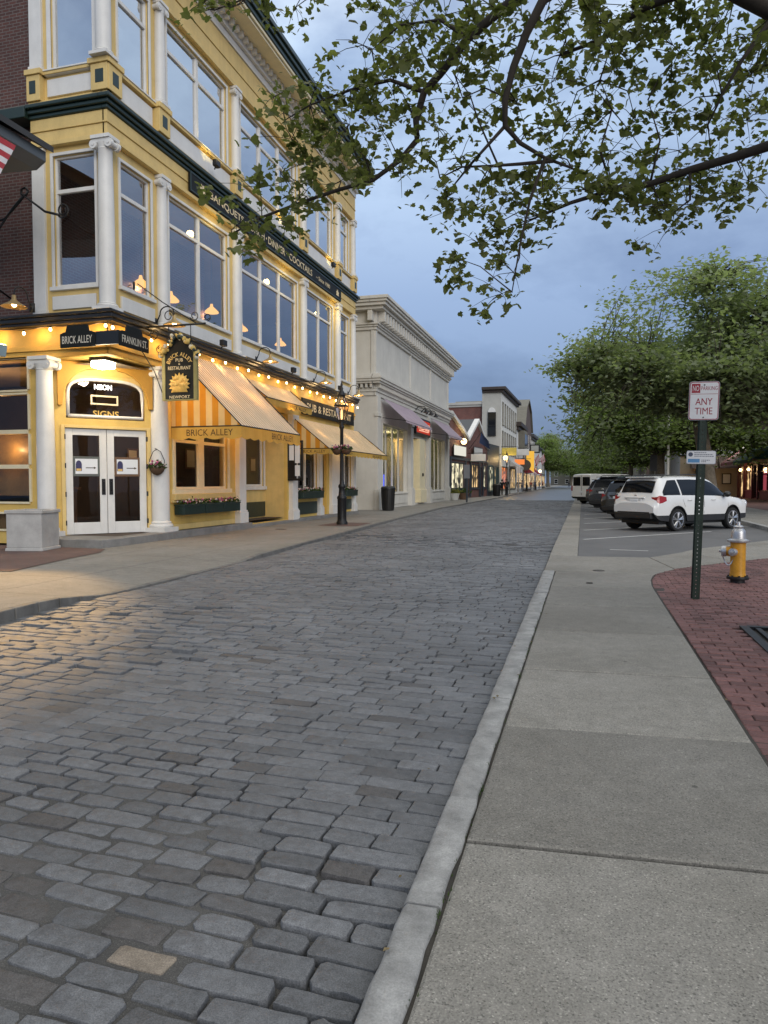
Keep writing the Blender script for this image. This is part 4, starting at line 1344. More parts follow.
# notices on the doors
def notice(label, u, fr):
    t = thing('notice', label, 'notice', FD(u, 1.6, -.01))
    mb = MB(); mb.fb(FD, u - .31, u + .31, 1.64, 2.13, -.018, -.004); mb.build('frame', fr, t, bevel=.004)
    mb = MB(); mb.fq(FD, u - .26, u + .26, 1.70, 2.07, .0); mb.build('sheet', M['plate'], t)
    mb = MB(); mb.add([FD(u - .18 + .07 * math.cos(R(a)), 1.93 + .1 * math.sin(R(a)), .002) for a in range(0, 181, 20)] + [FD(u - .25, 1.77, .002), FD(u - .11, 1.77, .002)], [tuple(range(12))]); mb.build('emblem', pmat('navy_ink', (.03, .03, .1), .6, var=0), t)
    mb = MB(); mb.fq(FD, u - .235, u - .125, 1.775, 1.83, .004); mb.build('emblem', M['gold'], t)
    mb = MB(); mb.fq(FD, u - .02, u + .17, 1.84, 1.86, .002); mb.add([FD(u + .17, 1.82, .002), FD(u + .23, 1.85, .002), FD(u + .17, 1.88, .002)], [(0, 1, 2)]); mb.build('arrow', M['ink'], t)
    return t
notice('notice with a small arrow on the near glass door, thin pale frame', .79, pmat('dull_frame', (.10, .11, .10), .5, var=.1))
notice('notice with a dark arrow in a wide brown frame on the far glass door', 1.77, M['wood'])
# hanging flower basket by the doors
def basket(label, c_, r, name='hanging_basket', hook=None, seed=1, n=160):
    t = thing(name, label, 'flower basket', c_)
    c_ = V(c_)
    mb = MB(); mb.lathe(c_, [(.02, -r * .95), (r * .5, -r * .8), (r * .85, -r * .4), (r, 0), (r * .9, .01)], 14); mb.build('basket', pmat('coir_liner', (.10, .055, .03), .9, var=.4), t, smooth=True)
    mb = MB(); r2 = random.Random(seed)
    for i in range(n):
        a = r2.uniform(0, 6.283); q = r * 1.1 * math.sqrt(r2.random())
        p = c_ + V((q * math.cos(a), q * math.sin(a), r2.uniform(-.1, .9) * r * (1.1 - q / r * .6)))
        a_ = V((r2.gauss(0, 1), r2.gauss(0, 1), r2.gauss(0, .6))).normalized() * .05; b_ = V((r2.gauss(0, 1), r2.gauss(0, 1), r2.gauss(0, .6))).normalized() * .045
        mb.add([p - a_, p - b_ * .6, p + a_, p + b_], [(0, 1, 2, 3)], 0, r2.random())
    mb.build('foliage', M['foliage'], t, tint=True)
    mb = MB()
    for i in range(n // 5):
        a = r2.uniform(0, 6.283); q = r * 1.1 * math.sqrt(r2.random())
        mb.ball(c_ + V((q * math.cos(a), q * math.sin(a), r * r2.uniform(.1, .9))), r2.uniform(.02, .035), 6, r2.choice([0, 1]))
    mb.build('blossom', [M['flower'], M['flowerw']], t, smooth=True)
    return t
bc = FD(DL - .10, 1.86, .26)
t = basket('small hanging flower basket between the glass doors and the white column', bc, .2, seed=4)
mb = MB(); mb.tube([bc + V((-.0, -.0, 0)) + FD.u * s_ * .19 + V((0, 0, h)) for s_, h in ((-1, 0), (-1, .2), (-.5, .42), (0, .48), (.5, .42), (1, .2), (1, 0))], .010, 6); mb.tube([bc + V((0, 0, .48)), bc - FD.n * .25 + V((0, 0, .52))], .012, 6); mb.build('hanger', M['iron'], t)
# stone planter box
t = thing('planter', 'square grey stone planter with a moulded rim, empty, before the corner column', 'planter', (-11.62, 12.85, .02), R(14))
mb = MB()
w_ = .385
for (k0, k1, z0, z1) in ((1.07, 1.05, 0, .07), (1.0, 1.0, .07, .80), (1.07, 1.07, .80, .88)):
    p = [(-w_ * k0, -w_ * k0, z0), (w_ * k0, -w_ * k0, z0), (w_ * k0, w_ * k0, z0), (-w_ * k0, w_ * k0, z0), (-w_ * k1, -w_ * k1, z1), (w_ * k1, -w_ * k1, z1), (w_ * k1, w_ * k1, z1), (-w_ * k1, w_ * k1, z1)]
    mb.hexa(p) if z0 < .8 else [mb.box(*q) for q in ((-w_ * 1.07, w_ * 1.07, -w_ * 1.07, -w_ * .86, .803, .88), (-w_ * 1.07, w_ * 1.07, w_ * .86, w_ * 1.07, .803, .88), (-w_ * 1.07, -w_ * .86, -w_ * .86, w_ * .86, .803, .878), (w_ * .86, w_ * 1.07, -w_ * .86, w_ * .86, .803, .878))]
mb.build('box', pmat('cast_stone', (.40, .39, .37), .8, var=.22, scale=3, fine=80, bump=.2), t, bevel=.012, local=True)
mb = MB(); mb.box(-w_ * .85, w_ * .85, -w_ * .85, w_ * .85, .78, .83); mb.build('soil', M['soil'], t, local=True)
# seated guest behind the glass comes with the people below

# ---------------- brick neighbour on the side street
bh = thing('brick_house', 'dark red brick wall of the house joined to the yellow pub', 'building', (-16, 15, 5))
mb = MB(); mb.add([(-40, 14.45, 5.1), (XL, 14.45, 5.1), (XL, 14.45, 18), (-40, 14.45, 18), (XL, 22, 5.1), (XL, 22, 18)], [(0, 1, 2, 3), (1, 4, 5, 2)])
mb.build('wall', M['brick'], bh)
mb = MB(); mb.box(-40, XL, 14.2, 22, 18, 18.3); mb.build('roof', M['green'], bh)
# eave with flag
ev = thing('porch_hood', 'slate grey wooden hood jutting out before the brick wall', 'hood', (-13.2, 13.0, 8))
mb = MB()
FE = Frame((0, 10.9, 0), (1, 0, 0))
out = [(-16, 8.1), (-10.85, 7.86), (-10.62, 8.0), (-10.62, 8.2), (-10.8, 8.3), (-12.1, 9.08), (-16, 11.3)]
mb.prism([FE(u, v, 0) for u, v in out], (0, 1.4, 0)); mb.build('gable', pmat('slate_blue_paint', (.10, .115, .125), .6, var=.12), ev, bevel=.01)
mb = MB(); mb.prism([FE(u, v, .12) for u, v in ((-16, 11.32), (-12.1, 9.1), (-10.5, 8.2), (-10.5, 8.32), (-12.1, 9.22), (-16, 11.44))], (0, 1.6, 0)); mb.build('roof', pmat('dark_slate_edge', (.035, .035, .035), .7), ev)
fg = thing('flag', 'red and white striped flag hanging before the slate grey hood', 'flag', (-11, 10.7, 7.8))
mb = MB()
o = V((-11.0, 10.7, 8.2)); du = V((1.02, 0, -.62)).normalized(); dv = V((-.52, 0, -.85)).normalized()
for k in range(11):
    vs = []
    for i in range(9):
        for e in (k * .095, (k + 1) * .095):
            p = o + du * (.16 * i + .0) + dv * e; p.y += .05 * math.sin(i * 1.1 + k * .25)
            vs.append(p)
    mb.add(vs, [(2 * i, 2 * i + 1, 2 * i + 3, 2 * i + 2) for i in range(8)], k % 2)
mb.build('cloth', [pmat('flag_red', (.35, .03, .04), .8, var=.1), pmat('flag_white', (.6, .58, .58), .8, var=.1)], fg)
mb = MB(); mb.tube([o - V((.9, 0, -.55)), o + V((.1, .03, -.03))], .02, 6); mb.build('flagpole', M['white'], fg)
bl = thing('door_canopy', 'small blue painted canopy end beside the lit shop window', 'canopy', (-12.5, 12.6, 4.1))
mb = MB(); FE = Frame((0, 10.9, 0), (1, 0, 0))
mb.prism([FE(u, v, 0) for u, v in ((-15, 4.12), (-11.72, 4.12), (-11.68, 4.36), (-12.1, 4.5), (-15, 5.3))], (0, 1.4, 0)); mb.build('gable', pmat('blue_paint', (.14, .24, .31), .5, var=.1), bl, bevel=.01)
sb = thing('scroll_bracket', 'black scrolled iron sign bracket on the dark brick wall', 'bracket', (-13, 14.3, 7.3))
mb = MB()
PQ = lambda u, v: V((u, 13.6, v))
mb.tube([PQ(-14.2, 7.35), PQ(-12.9, 7.55), PQ(-12.35, 8.0), PQ(-11.8, 7.6), PQ(-11.4, 7.48)], .028, 6)
mb.tube([PQ(-13.6, 6.2), PQ(-13.3, 7.1), PQ(-12.7, 7.75), PQ(-12.35, 8.05)], .024, 6)
mb.tube([PQ(-11.32 + .17 * (1 - .55 * i / 20) * math.cos(R(-150 + 27 * i)), 7.58 + .17 * (1 - .55 * i / 20) * math.sin(R(-150 + 27 * i))) for i in range(21)], .018, 5)
mb.tube([PQ(-12.35 + .10 * math.cos(R(a)), 8.1 + .10 * math.sin(R(a))) for a in range(0, 361, 72)], .03, 5)
mb.tube([PQ(-13.5, 6.2), V((-13.6, 14.45, 6.0))], .024, 6); mb.tube([PQ(-14.2, 7.35), V((-14.2, 14.45, 7.35))], .024, 6)
mb.build('scroll', M['iron'], sb, smooth=True)
# ================================================================== GREY PILASTERED SHOP
FG = Frame((-10.8, 0, 0), (0, 1, 0))
GS = Frame((0, 36.4, 0), (1, 0, 0))
g0, g1 = 36.4, 57.2
gb = thing('shop_building', 'pale grey shop with a heavy bracketed cornice, pilasters and blank upper panels', 'building', (-12, 47, 0))
mb = MB()
shop = [(37.9, 43.6, .85, 4.75), (44.9, 49.2, .12, 4.4), (50.2, 55.9, .85, 4.75)]
wall(mb, FG, g0, g1, 0, 10.0, shop, depth=.3)
mb.add([(-26, g0, 0), (-10.8, g0, 0), (-10.8, g0, 10), (-26, g0, 10)], [(0, 1, 2, 3)])
mb.add([(-10.8, g1, 0), (-26, g1, 0), (-26, g1, 10), (-10.8, g1, 10)], [(0, 1, 2, 3)])
mb.build('wall', M['gray'], gb)
LG = [(FG, g0, g1, 1, 1), (GS, -26, -10.8, 0, 0)]
mb = MB()
mould(mb, LG, [(9.55, 9.7, .12), (9.703, 9.80, .2), (9.803, 9.9, .28), (10.5, 10.66, .62), (10.663, 10.82, .80), (10.823, 10.95, .9), (10.953, 11.12, .98)])
mould(mb, LG, [(9.903, 10.5, .16)])
mb.build('cornice', M['gray'], gb, bevel=.015)
mb = MB()
yy = g0 + .02
while yy < g1:
    mb.fb(FG, yy, yy + .26, 9.95, 10.5, .16, .56); mb.fb(FG, yy + .03, yy + .23, 9.92, 10.15, .16, .36)
    yy += .58
xx = -11.05
while xx > -20:
    mb.fb(GS, xx, xx + .26, 9.95, 10.5, .16, .56); xx -= 1.1
mb.build('cornice_bracket', M['gray'], gb, bevel=.03); COL.objects['cornice_bracket']['kind'] = 'stuff'
mb = MB()
mould(mb, LG, [(6.1, 6.3, .08), (6.303, 6.45, .14), (6.72, 6.82, .36), (6.823, 6.95, .44), (6.953, 7.08, .50), (7.083, 7.2, .4)])
yy = g0 + .05
while yy < g1: mb.fb(FG, yy, yy + .12, 6.5, 6.72, .0, .30); yy += .26
xx = -11
while xx > -20: mb.fb(GS, xx, xx + .12, 6.5, 6.72, .0, .30); xx -= .26
mould(mb, LG, [(6.45, 6.5, .16)])
mb.build('belt_cornice', M['gray'], gb, bevel=.01)
for a, b in ((g0, g0 + .62), (43.9, 44.6), (49.4, 50.0), (56.5, g1)):
    mb = MB(); mb.fb(FG, a, b, 0, 6.1, -.02, .16); mb.fb(FG, a - .08, b + .08, 0, 1.0, -.02, .26); mb.fb(FG, a - .05, b + .05, 1.003, 1.12, -.02, .22); mb.fb(FG, a - .06, b + .06, 5.0, 5.2, -.02, .22)
    mb.build('pilaster', M['gray'], gb, bevel=.012)
mb = MB()
for u in (g0 + .12, 44.3, 50.4, g1 - .12): mb.fb(FG, u - .13, u + .13, 7.2, 9.55, -.02, .07)
for a, b in ((g0 + .4, 44.1), (44.5, 50.2), (50.6, g1 - .4)):
    mb.fb(FG, a, b, 7.22, 7.5, -.02, .04)
mb.fb(GS, -11.0, -10.8, 7.2, 9.55, -.02, .06)
mb.build('panel_strip', M['gray'], gb, bevel=.01)
for a, b, c_, d in (shop[0], shop[2]):
    window(FG, a, b, c_, d, gb, 4, (), fr='gray', gl='glassd', cas=.05, mul=.07, back=.25)
    mb = MB(); mb.fb(FG, a + .2, b - .2, .2, .7, -.02, .05); mb.build('stall_riser', M['gray'], gb, bevel=.01)
# recessed door bay
FGr = Frame((-12.4, 0, 0), (0, 1, 0))
mb = MB(); wall(mb, FGr, 44.5, 49.6, .1, 4.5, [(44.95, 46.6, .5, 4.2), (46.9, 48.0, .12, 3.0)], depth=.1)
mb.add([(-12.4, 49.2, .1), (-11.09, 49.2, .1), (-11.09, 49.2, 4.4), (-12.4, 49.2, 4.4)], [(0, 1, 2, 3)])
mb.add([(-12.4, 44.9, 4.4), (-12.4, 49.2, 4.4), (-10.9, 49.2, 4.4), (-10.9, 44.9, 4.4)], [(0, 1, 2, 3)])
mb.build('entry_wall', M['cream'], gb)
window(FGr, 44.95, 46.6, .5, 4.2, gb, 1, (), fr='gray', gl='glassd', cas=0)
mb = MB(); mb.fb(FGr, 46.9, 48.0, .12, 3.0, -.08, -.04); dr = mb.build('door', M['gray'], gb); mb = MB(); mb.fq(FGr, 47.05, 47.85, .5, 2.8, -.03); mb.build('pane', M['glassd'], dr)
mb = MB(); mb.fb(FG, 46.6, 48.2, .12, 4.4, -.5, .12); mb.fb(FG, 46.5, 48.3, .12, 1.0, -.5, .22); mb.build('pilaster', M['cream'], gb, bevel=.012)
mb = MB(); mb.fb(FG, 47.3, 47.5, 1.9, 2.1, .12, .2); mb.build('mailbox', M['black'], gb)
# lit shop interior
M['shoproom'] = pmat('shop_room', (.42, .40, .30), .8, var=.25, scale=1.2)
mb = MB(); x0, x1 = -14.5, -11.12
mb.add([(x0, g0 + .3, .15), (x0, g1 - .3, .15), (x0, g1 - .3, 4.8), (x0, g0 + .3, 4.8)], [(0, 1, 2, 3)])
mb.add([(x0, g0 + .3, .15), (x1, g0 + .3, .15), (x1, g1 - .3, .15), (x0, g1 - .3, .15)], [(0, 1, 2, 3)])
mb.add([(x0, g0 + .3, 4.8), (x0, g1 - .3, 4.8), (x1, g1 - .3, 4.8), (x1, g0 + .3, 4.8)], [(0, 1, 2, 3)])
mb.add([(x0, g1 - .3, .15), (x1, g1 - .3, .15), (x1, g1 - .3, 4.8), (x0, g1 - .3, 4.8)], [(0, 1, 2, 3)])
mb.build('room', M['shoproom'], gb)
mb = MB(); mb.box(-26, -10.8, g0, g1, 10.9, 11.05); mb.build('roof', M['graydk'], gb)
# lilac awnings
M['lilac'] = stripe_mat('lilac_canvas', (.42, .34, .40), (.36, .29, .35), .45, 1, .88, .2)
for lb, a, b in (('lilac canvas awning over the near window of the grey shop', 37.4, 44.2), ('lilac canvas awning over the far window of the grey shop', 50.0, 56.6)):
    t = thing('awning', lb, 'awning', (-10, (a + b) / 2, 5), 0, 'lilac awnings of the grey shop')
    mb = MB(); n = 10
    vs = [p for i in range(n + 1) for p in ((-10.62, a + (b - a) * i / n, 6.05), (-9.9, a + (b - a) * i / n, 5.35 - .03 * math.sin(i)), (-9.35, a + (b - a) * i / n, 4.85), (-9.34, a + (b - a) * i / n, 4.72))]
    mb.add(vs, [(4 * i + k, 4 * i + 4 + k, 4 * i + 5 + k, 4 * i + 1 + k) for i in range(n) for k in range(3)])
    mb.build('canopy', M['lilac'], t, smooth=True)
    mb = MB(); mb.tube([(-10.65, a, 5.0), (-9.36, a, 4.82), (-9.36, b, 4.82), (-10.65, b, 5.0)], .02, 6); mb.build('frame', M['iron'], t)
t = thing('shop_sign', 'glowing red shop sign on a black board over the grey shop door', 'sign', (-10.5, 47, 4.7))
mb = MB(); mb.fb(FG, 44.75, 49.3, 4.62, 5.75, .17, .28); mb.build('board', M['black'], t, bevel=.02)
rs2 = random.Random(11)
mb = MB()
FGs = lambda u, v: FG(u, v, .29)
mb.fq(FG, 45.0, 49.05, 4.75, 5.62, .284)
mb.build('panel', emis('red_sign_face', (.85, .08, .05), .55), t)
mb = MB()
u = 45.3
for wv in (.55, .35, .4, .3, .45, .35, .5, .35):
    pts = [FGs(u + wv * s_, 5.2 + .22 * math.sin(s_ * 7 + u * 3)) for s_ in (0, .2, .4, .6, .8, 1)]
    mb.tube(pts, .05, 5); u += wv * 1.05
mb.tube([FGs(45.6, 4.9), FGs(48.5, 4.92)], .035, 5)
mb.build('lettering', emis('pale_sign_script', (1, .5, .35), 1.0), t)
for i_, y in enumerate((45.4, 47.0, 48.6)):
    t = thing('sign_lamp', 'small black gooseneck over the red sign, ' + ['nearest', 'middle one', 'farthest'][i_], 'lamp', FG(y, 6.3, .2), 0, 'black lamps over the red sign')
    mb = MB(); mb.tube([FG(y, 6.2, .1), FG(y, 6.45, .35), FG(y, 6.4, .7), FG(y, 6.22, .8)], .03, 6); mb.build('arm', M['iron'], t)
    mb = MB(); mb.lathe(FG(y, 6.0, .8), [(.16, 0), (.14, .06), (.05, .22)], 12); mb.build('lamp_shade', M['iron'], t)
# goods in the windows
def wreath(label, y, z, col):
    mb = MB(); r2 = random.Random(int(y * 7))
    for i in range(110):
        a = r2.uniform(0, 6.283); p = V((-11.7 + r2.gauss(0, .05), y + .42 * math.cos(a) + r2.gauss(0, .06), z + .42 * math.sin(a) + r2.gauss(0, .06)))
        q = V((r2.gauss(0, 1), r2.gauss(0, 1), r2.gauss(0, 1))).normalized() * .1; s_ = V((r2.gauss(0, 1), r2.gauss(0, 1), r2.gauss(0, 1))).normalized() * .07
        mb.add([p - q, p - s_, p + q, p + s_], [(0, 1, 2, 3)], 0, r2.random())
    tag(mb.build('wreath', col, tint=True), label, 'wreath')
wreath('gold wreath in the near window of the grey shop', 38.7, 2.5, leaf_mat('gold_wreath', (.3, .2, .03), (.5, .38, .1)))
wreath('grey green wreath in the near window of the grey shop', 40.6, 2.7, leaf_mat('grey_wreath', (.1, .1, .08), (.2, .2, .16)))
mb = MB(); r2 = random.Random(2)
for i in range(420):
    h = r2.random(); r_ = .75 * (1 - h) + .05; a = r2.uniform(0, 6.283); q = r_ * math.sqrt(r2.random())
    p = V((-13.2 + q * math.cos(a), 45.9 + q * math.sin(a), .3 + 2.8 * h)); d1 = V((r2.gauss(0, 1), r2.gauss(0, 1), r2.gauss(0, 1))).normalized() * .12; d2 = V((r2.gauss(0, 1), r2.gauss(0, 1), r2.gauss(0, 1))).normalized() * .08
    mb.add([p - d1, p - d2, p + d1, p + d2], [(0, 1, 2, 3)], 0, r2.random())
tree_ = thing('ornament_tree', 'dark decorated ornament tree standing in the grey shop doorway', 'ornament tree', (-13.2, 45.9, .15))
mb.build('foliage', leaf_mat('ornament_green', (.02, .035, .02), (.09, .09, .05)), tree_, tint=True)
mb = MB(); mb.tube([(-13.2, 45.9, .15), (-13.2, 45.9, 2.8)], [.07, .02], 6); mb.build('trunk', M['wood'], tree_)
t = thing('display_screen', 'bright blue lit display in the near window of the grey shop', 'screen', (-11.5, 41, 1))
mb = MB(); mb.box(-11.6, -11.52, 40.0, 41.0, 1.15, 2.0); mb.build('housing', M['black'], t)
mb = MB(); mb.fq(Frame((-11.51, 0, 0), (0, 1, 0)), 40.06, 40.94, 1.2, 1.95, 0); mb.build('screen', emis('blue_screen', (.08, .14, 1), 1.6), t)
mb = MB(); mb.box(-11.7, -11.4, 40.2, 40.8, .16, 1.15); mb.build('stand', M['graydk'], t)

# ================================================================== buildings farther along the far side
def block(name, label, p0, p1, depth, h, wallm, side, ops, roof='flat', roofm='slate', fr='white', base=0.0, gl='darkglass', cornice=None, eave=.35, ridge=2.5, cols=1, trans=True, hip=False):
    """house standing along p0 -> p1 (street front) with its windows, roof and cornice"""
    F = Frame((p0[0], p0[1], 0), (p1[0] - p0[0], p1[1] - p0[1], 0))
    L = math.hypot(p1[0] - p0[0], p1[1] - p0[1])
    t = thing(name, label, 'building', ((p0[0] + p1[0]) / 2, (p0[1] + p1[1]) / 2, 0))
    mb = MB()
    wall(mb, F, 0, L, base, h, [o[:4] for o in ops], depth=.15, mi=0)
    mb.add([F(0, base, 0), F(0, h, 0), F(0, h, -depth), F(0, base, -depth)], [(0, 1, 2, 3)], 1)
    mb.add([F(L, base, 0), F(L, base, -depth), F(L, h, -depth), F(L, h, 0)], [(0, 1, 2, 3)], 1)
    if roof == 'gable':       # gable end to the street
        mb.add([F(0, h, 0), F(L, h, 0), F(L / 2, h + ridge, 0)], [(0, 1, 2)], 0)
    if roof == 'side':        # ridge along the street
        mb.add([F(0, h, 0), F(0, h + ridge, -depth / 2), F(0, h, -depth)], [(0, 1, 2)], 1)
        mb.add([F(L, h, 0), F(L, h, -depth), F(L, h + ridge, -depth / 2)], [(0, 1, 2)], 1)
    if roof == 'gambrel':
        mb.add([F(0, h, 0), F(L, h, 0), F(L * .82, h + ridge * .65, 0), F(L / 2, h + ridge, 0), F(L * .18, h + ridge * .65, 0)], [(0, 1, 2, 3, 4)], 0)
    mb.build('wall', [wallm, side], t)
    mb = MB()
    e = eave
    rm = roofm if not isinstance(roofm, str) else M[roofm]
    if roof == 'flat':
        mb.add([F(0, h + .02, 0), F(L, h + .02, 0), F(L, h + .02, -depth), F(0, h + .02, -depth)], [(0, 1, 2, 3)])
    elif roof == 'gable':
        k = ridge / (L / 2)
        for a, b, va, vb in ((-e, L / 2, h - e * k, h + ridge), (L / 2, L + e, h + ridge, h - e * k)):
            p = [F(a, va, e), F(b, vb, e), F(b, vb, -depth), F(a, va, -depth)]
            mb.prism(p, (0, 0, .22))
    elif roof == 'side':
        k = ridge / (depth / 2)
        mb.prism([F(-e, h - e * k, e), F(L + e, h - e * k, e), F(L + e, h + ridge, -depth / 2), F(-e, h + ridge, -depth / 2)], (0, 0, .2))
        mb.prism([F(-e, h + ridge, -depth / 2), F(L + e, h + ridge, -depth / 2), F(L + e, h - e * k, -depth - e), F(-e, h - e * k, -depth - e)], (0, 0, .2))
    elif roof == 'gambrel':
        prof = [(-e, h - .2), (L * .18 - .1, h + ridge * .65), (L / 2, h + ridge + .02), (L * .82 + .1, h + ridge * .65), (L + e, h - .2)]
        for (a, va), (b, vb) in zip(prof, prof[1:]):
            mb.prism([F(a, va, e), F(b, vb, e), F(b, vb, -depth), F(a, va, -depth)], (0, 0, .22))
    mb.build('roof', rm, t)
    if cornice:
        mb = MB(); cm, chh, cw = cornice
        mb.fb(F, -cw, L + cw, h, h + chh, -depth, cw); mb.fb(F, -cw * .5, L + cw * .5, h - chh * .8, h, -.05, cw * .5)
        mb.fb(F, -cw * .5, 0, h - chh * .8, h, -depth, -.05)
        mb.build('cornice', cm, t, bevel=.03)
    for o in ops:
        u0, u1, v0, v1 = o[:4]
        g_ = o[4] if len(o) > 4 else gl
        window(F, u0, u1, v0, v1, t, 1 if u1 - u0 < 2 else 3, ((v0 + v1) / 2,) if (trans and u1 - u0 < 2 and g_ == gl) else (), fr=fr, gl=g_, cas=.09, sash=.07, back=.1, bevel=0)
    return t, F, L


M['slate'] = pmat('slate_roof', (.065, .07, .075), .7, var=.2)
M['brownroof'] = pmat('brown_cornice', (.045, .032, .026), .6, var=.2)
M['stone'] = pmat('pale_stone', (.66, .65, .61), .8, var=.12, scale=.6)
M['stoneside'] = pmat('grey_render', (.44, .43, .39), .85, var=.2, scale=.4)
M['brown'] = pmat('brown_clapboard', (.10, .07, .06), .8, var=.2)
M['khaki'] = pmat('khaki_shingle', (.17, .16, .13), .85, var=.2)
M['whitewall'] = pmat('white_clapboard', (.68, .69, .71), .7, var=.1)
M['navy'] = pmat('slate_navy_paint', (.035, .045, .06), .5, var=.2)
M['teal'] = pmat('teal_paint', (.06, .10, .095), .6, var=.2)


def lit_mat(name, col, s, seed):
    """glazed shop window at dusk: goods and fittings show as darker shapes before a lit room"""
    t = NT(name)
    c = t.coord()
    n1 = t.noise(c, 1.1 + seed * .13, 3, .6)
    vo = t.new('ShaderNodeTexVoronoi'); vo.inputs['Scale'].default_value = 2.6; t.link(t.coord(scale=(1, 1, .9)), vo.inputs['Vector'])
    sp = t.new('ShaderNodeSeparateColor'); t.link(vo.outputs['Color'], sp.inputs[0])
    k = t.mul(t.ramp(n1, [(.32, .12), (.5, .7), (.68, 1.25)]), t.ramp(sp.outputs[0], [(.25, .12), (.4, .85), (.8, 1.15)]))
    em = t.mul(col, k)
    t.b.inputs['Base Color'].default_value = (.03, .03, .03, 1); t.b.inputs['Roughness'].default_value = .08
    t.link(em, t.b.inputs['Emission Color']); t.b.inputs['Emission Strength'].default_value = s
    return t.m


M['litwarm'] = lit_mat('lit_shop_window', (1, .66, .30), 1.0, 1)
M['litpale'] = lit_mat('lit_pale_window', (1, .90, .60), 1.0, 2)
M['litred'] = lit_mat('lit_red_window', (1, .26, .07), 1.1, 3)

# L1 twin-gabled brick shops
t1, F1, L1 = block('brick_shop', 'low brown brick shop with a white zigzag roofline and lit windows beside the grey shop', (-11.1, 59.6), (-10.0, 75.4), 14, 4.9, M['brick2'], M['brick2'],
      [(.6, 5.4, .9, 3.2, 'litpale'), (6.4, 7.4, .12, 3.0, 'litwarm'), (8.6, 11.6, .9, 3.2, 'litwarm'), (12.4, 13.4, .12, 3.0, 'darkglass'), (13.8, 15.4, .9, 3.2, 'litpale')], fr='navy', trans=False)
mb = MB()
zz = [(0, 7.2), (4.4, 6.0), (6.4, 5.3), (10.6, 7.4), (14.8, 5.2), (15.8, 4.9)]
mb.add([F1(u, 4.9, 0) for u in (0, 4.4, 6.4, 10.6, 14.8, 15.8)] + [F1(u, v, 0) for u, v in zz[::-1]], [tuple(range(12))])
mb.build('gable', M['brick2'], t1)
mb = MB()
for (a, va), (b, vb) in zip(zz, zz[1:]): mb.prism([F1(a, va, -.2), F1(b, vb, -.2), F1(b, vb, .3), F1(a, va, .3)], (0, 0, .34))
mb.build('bargeboard', M['white'], t1, bevel=.03)
mb = MB()
for (a, va), (b, vb) in zip(zz[:-1], zz[1:-1]): mb.add([F1(a, va + .3, .3), F1(b, vb + .3, .3), F1(b, vb + .3, -12), F1(a, va + .3, -12)], [(0, 1, 2, 3)])
mb.build('roof', M['slate'], t1)
mb = MB()
for u in (.25, 5.9, 7.9, 12.0, 13.6): mb.fb(F1, u - .2, u + .2, .1, 3.5, -.02, .10)
mb.fb(F1, 0, 15.8, 3.45, 3.7, -.02, .12); mb.build('pilaster', M['navy'], t1)
# signs of the brick shop
def board_sign(label, F, u0, u1, v0, v1, w, m, txt=None, frame=M['black'], name='shop_sign', stand=None):
    t = thing(name, label, 'sign', F((u0 + u1) / 2, v0, w))
    mb = MB(); mb.fb(F, u0, u1, v0, v1, w - .06, w); mb.build('board', frame, t, bevel=.02)
    mb = MB(); mb.fq(F, u0 + .08, u1 - .08, v0 + .08, v1 - .08, w + .006); mb.build('face', m, t)
    return t
board_sign('white lit sign on the brick shop nearest the grey shop', F1, .6, 5.2, 3.75, 4.75, .25, emis('white_sign', (1, .97, .85), .8))
board_sign('white round-topped sign below the brick gable peak', F1, 8.2, 12.2, 3.8, 4.9, .3, M['white'])
t = thing('shop_sign', 'white projecting sign hung out over the walk by the brick shop', 'sign', F1(6.9, 3.6, .8))
mb = MB(); Fp = Frame(F1(6.9, 0, 0), F1.n)
mb.fb(Fp, .3, 1.7, 3.45, 4.1, -.04, .04); mb.build('board', M['white'], t, bevel=.02)
mb = MB(); mb.tube([F1(6.9, 4.2, 0), F1(6.9, 4.2, 1.8)], .03, 6); mb.build('bracket', M['iron'], t)
t = thing('flag', 'small blue flag on a slanting staff above the brick shop door', 'flag', F1(7.0, 4.9, .5))
mb = MB(); mb.tube([F1(7.0, 4.6, .1), F1(7.0, 6.2, 1.3)], .025, 6); mb.build('flagpole', M['iron'], t)
mb = MB(); mb.add([F1(7.0, 6.15, 1.25), F1(7.3, 5.3, 1.9), F1(8.4, 4.6, 1.8), F1(7.7, 5.2, .9)], [(0, 1, 2, 3)]); mb.build('cloth', pmat('flag_blue', (.06, .10, .24), .8, var=.2), t)
# slate shop joined on its far end
block('slate_shop', 'low dark slate painted shop between the brick gables and the tall pale block', (-9.98, 75.6), (-9.55, 82.6), 10, 5.6, M['navy'], M['navy'],
      [(.8, 3.4, .5, 3.2, 'litpale'), (4.2, 5.2, .12, 3.0, 'litwarm'), (5.6, 6.6, .5, 3.2, 'darkglass')], fr='teal', trans=False)
# L2 brick block behind
block('brick_block', 'flat-roofed red brick block rising behind the low gabled shop', (-11.6, 84.0), (-11.4, 90), 14, 10.6, M['brick2'], M['brick2'], [], cornice=(M['graydk'], .3, .25))
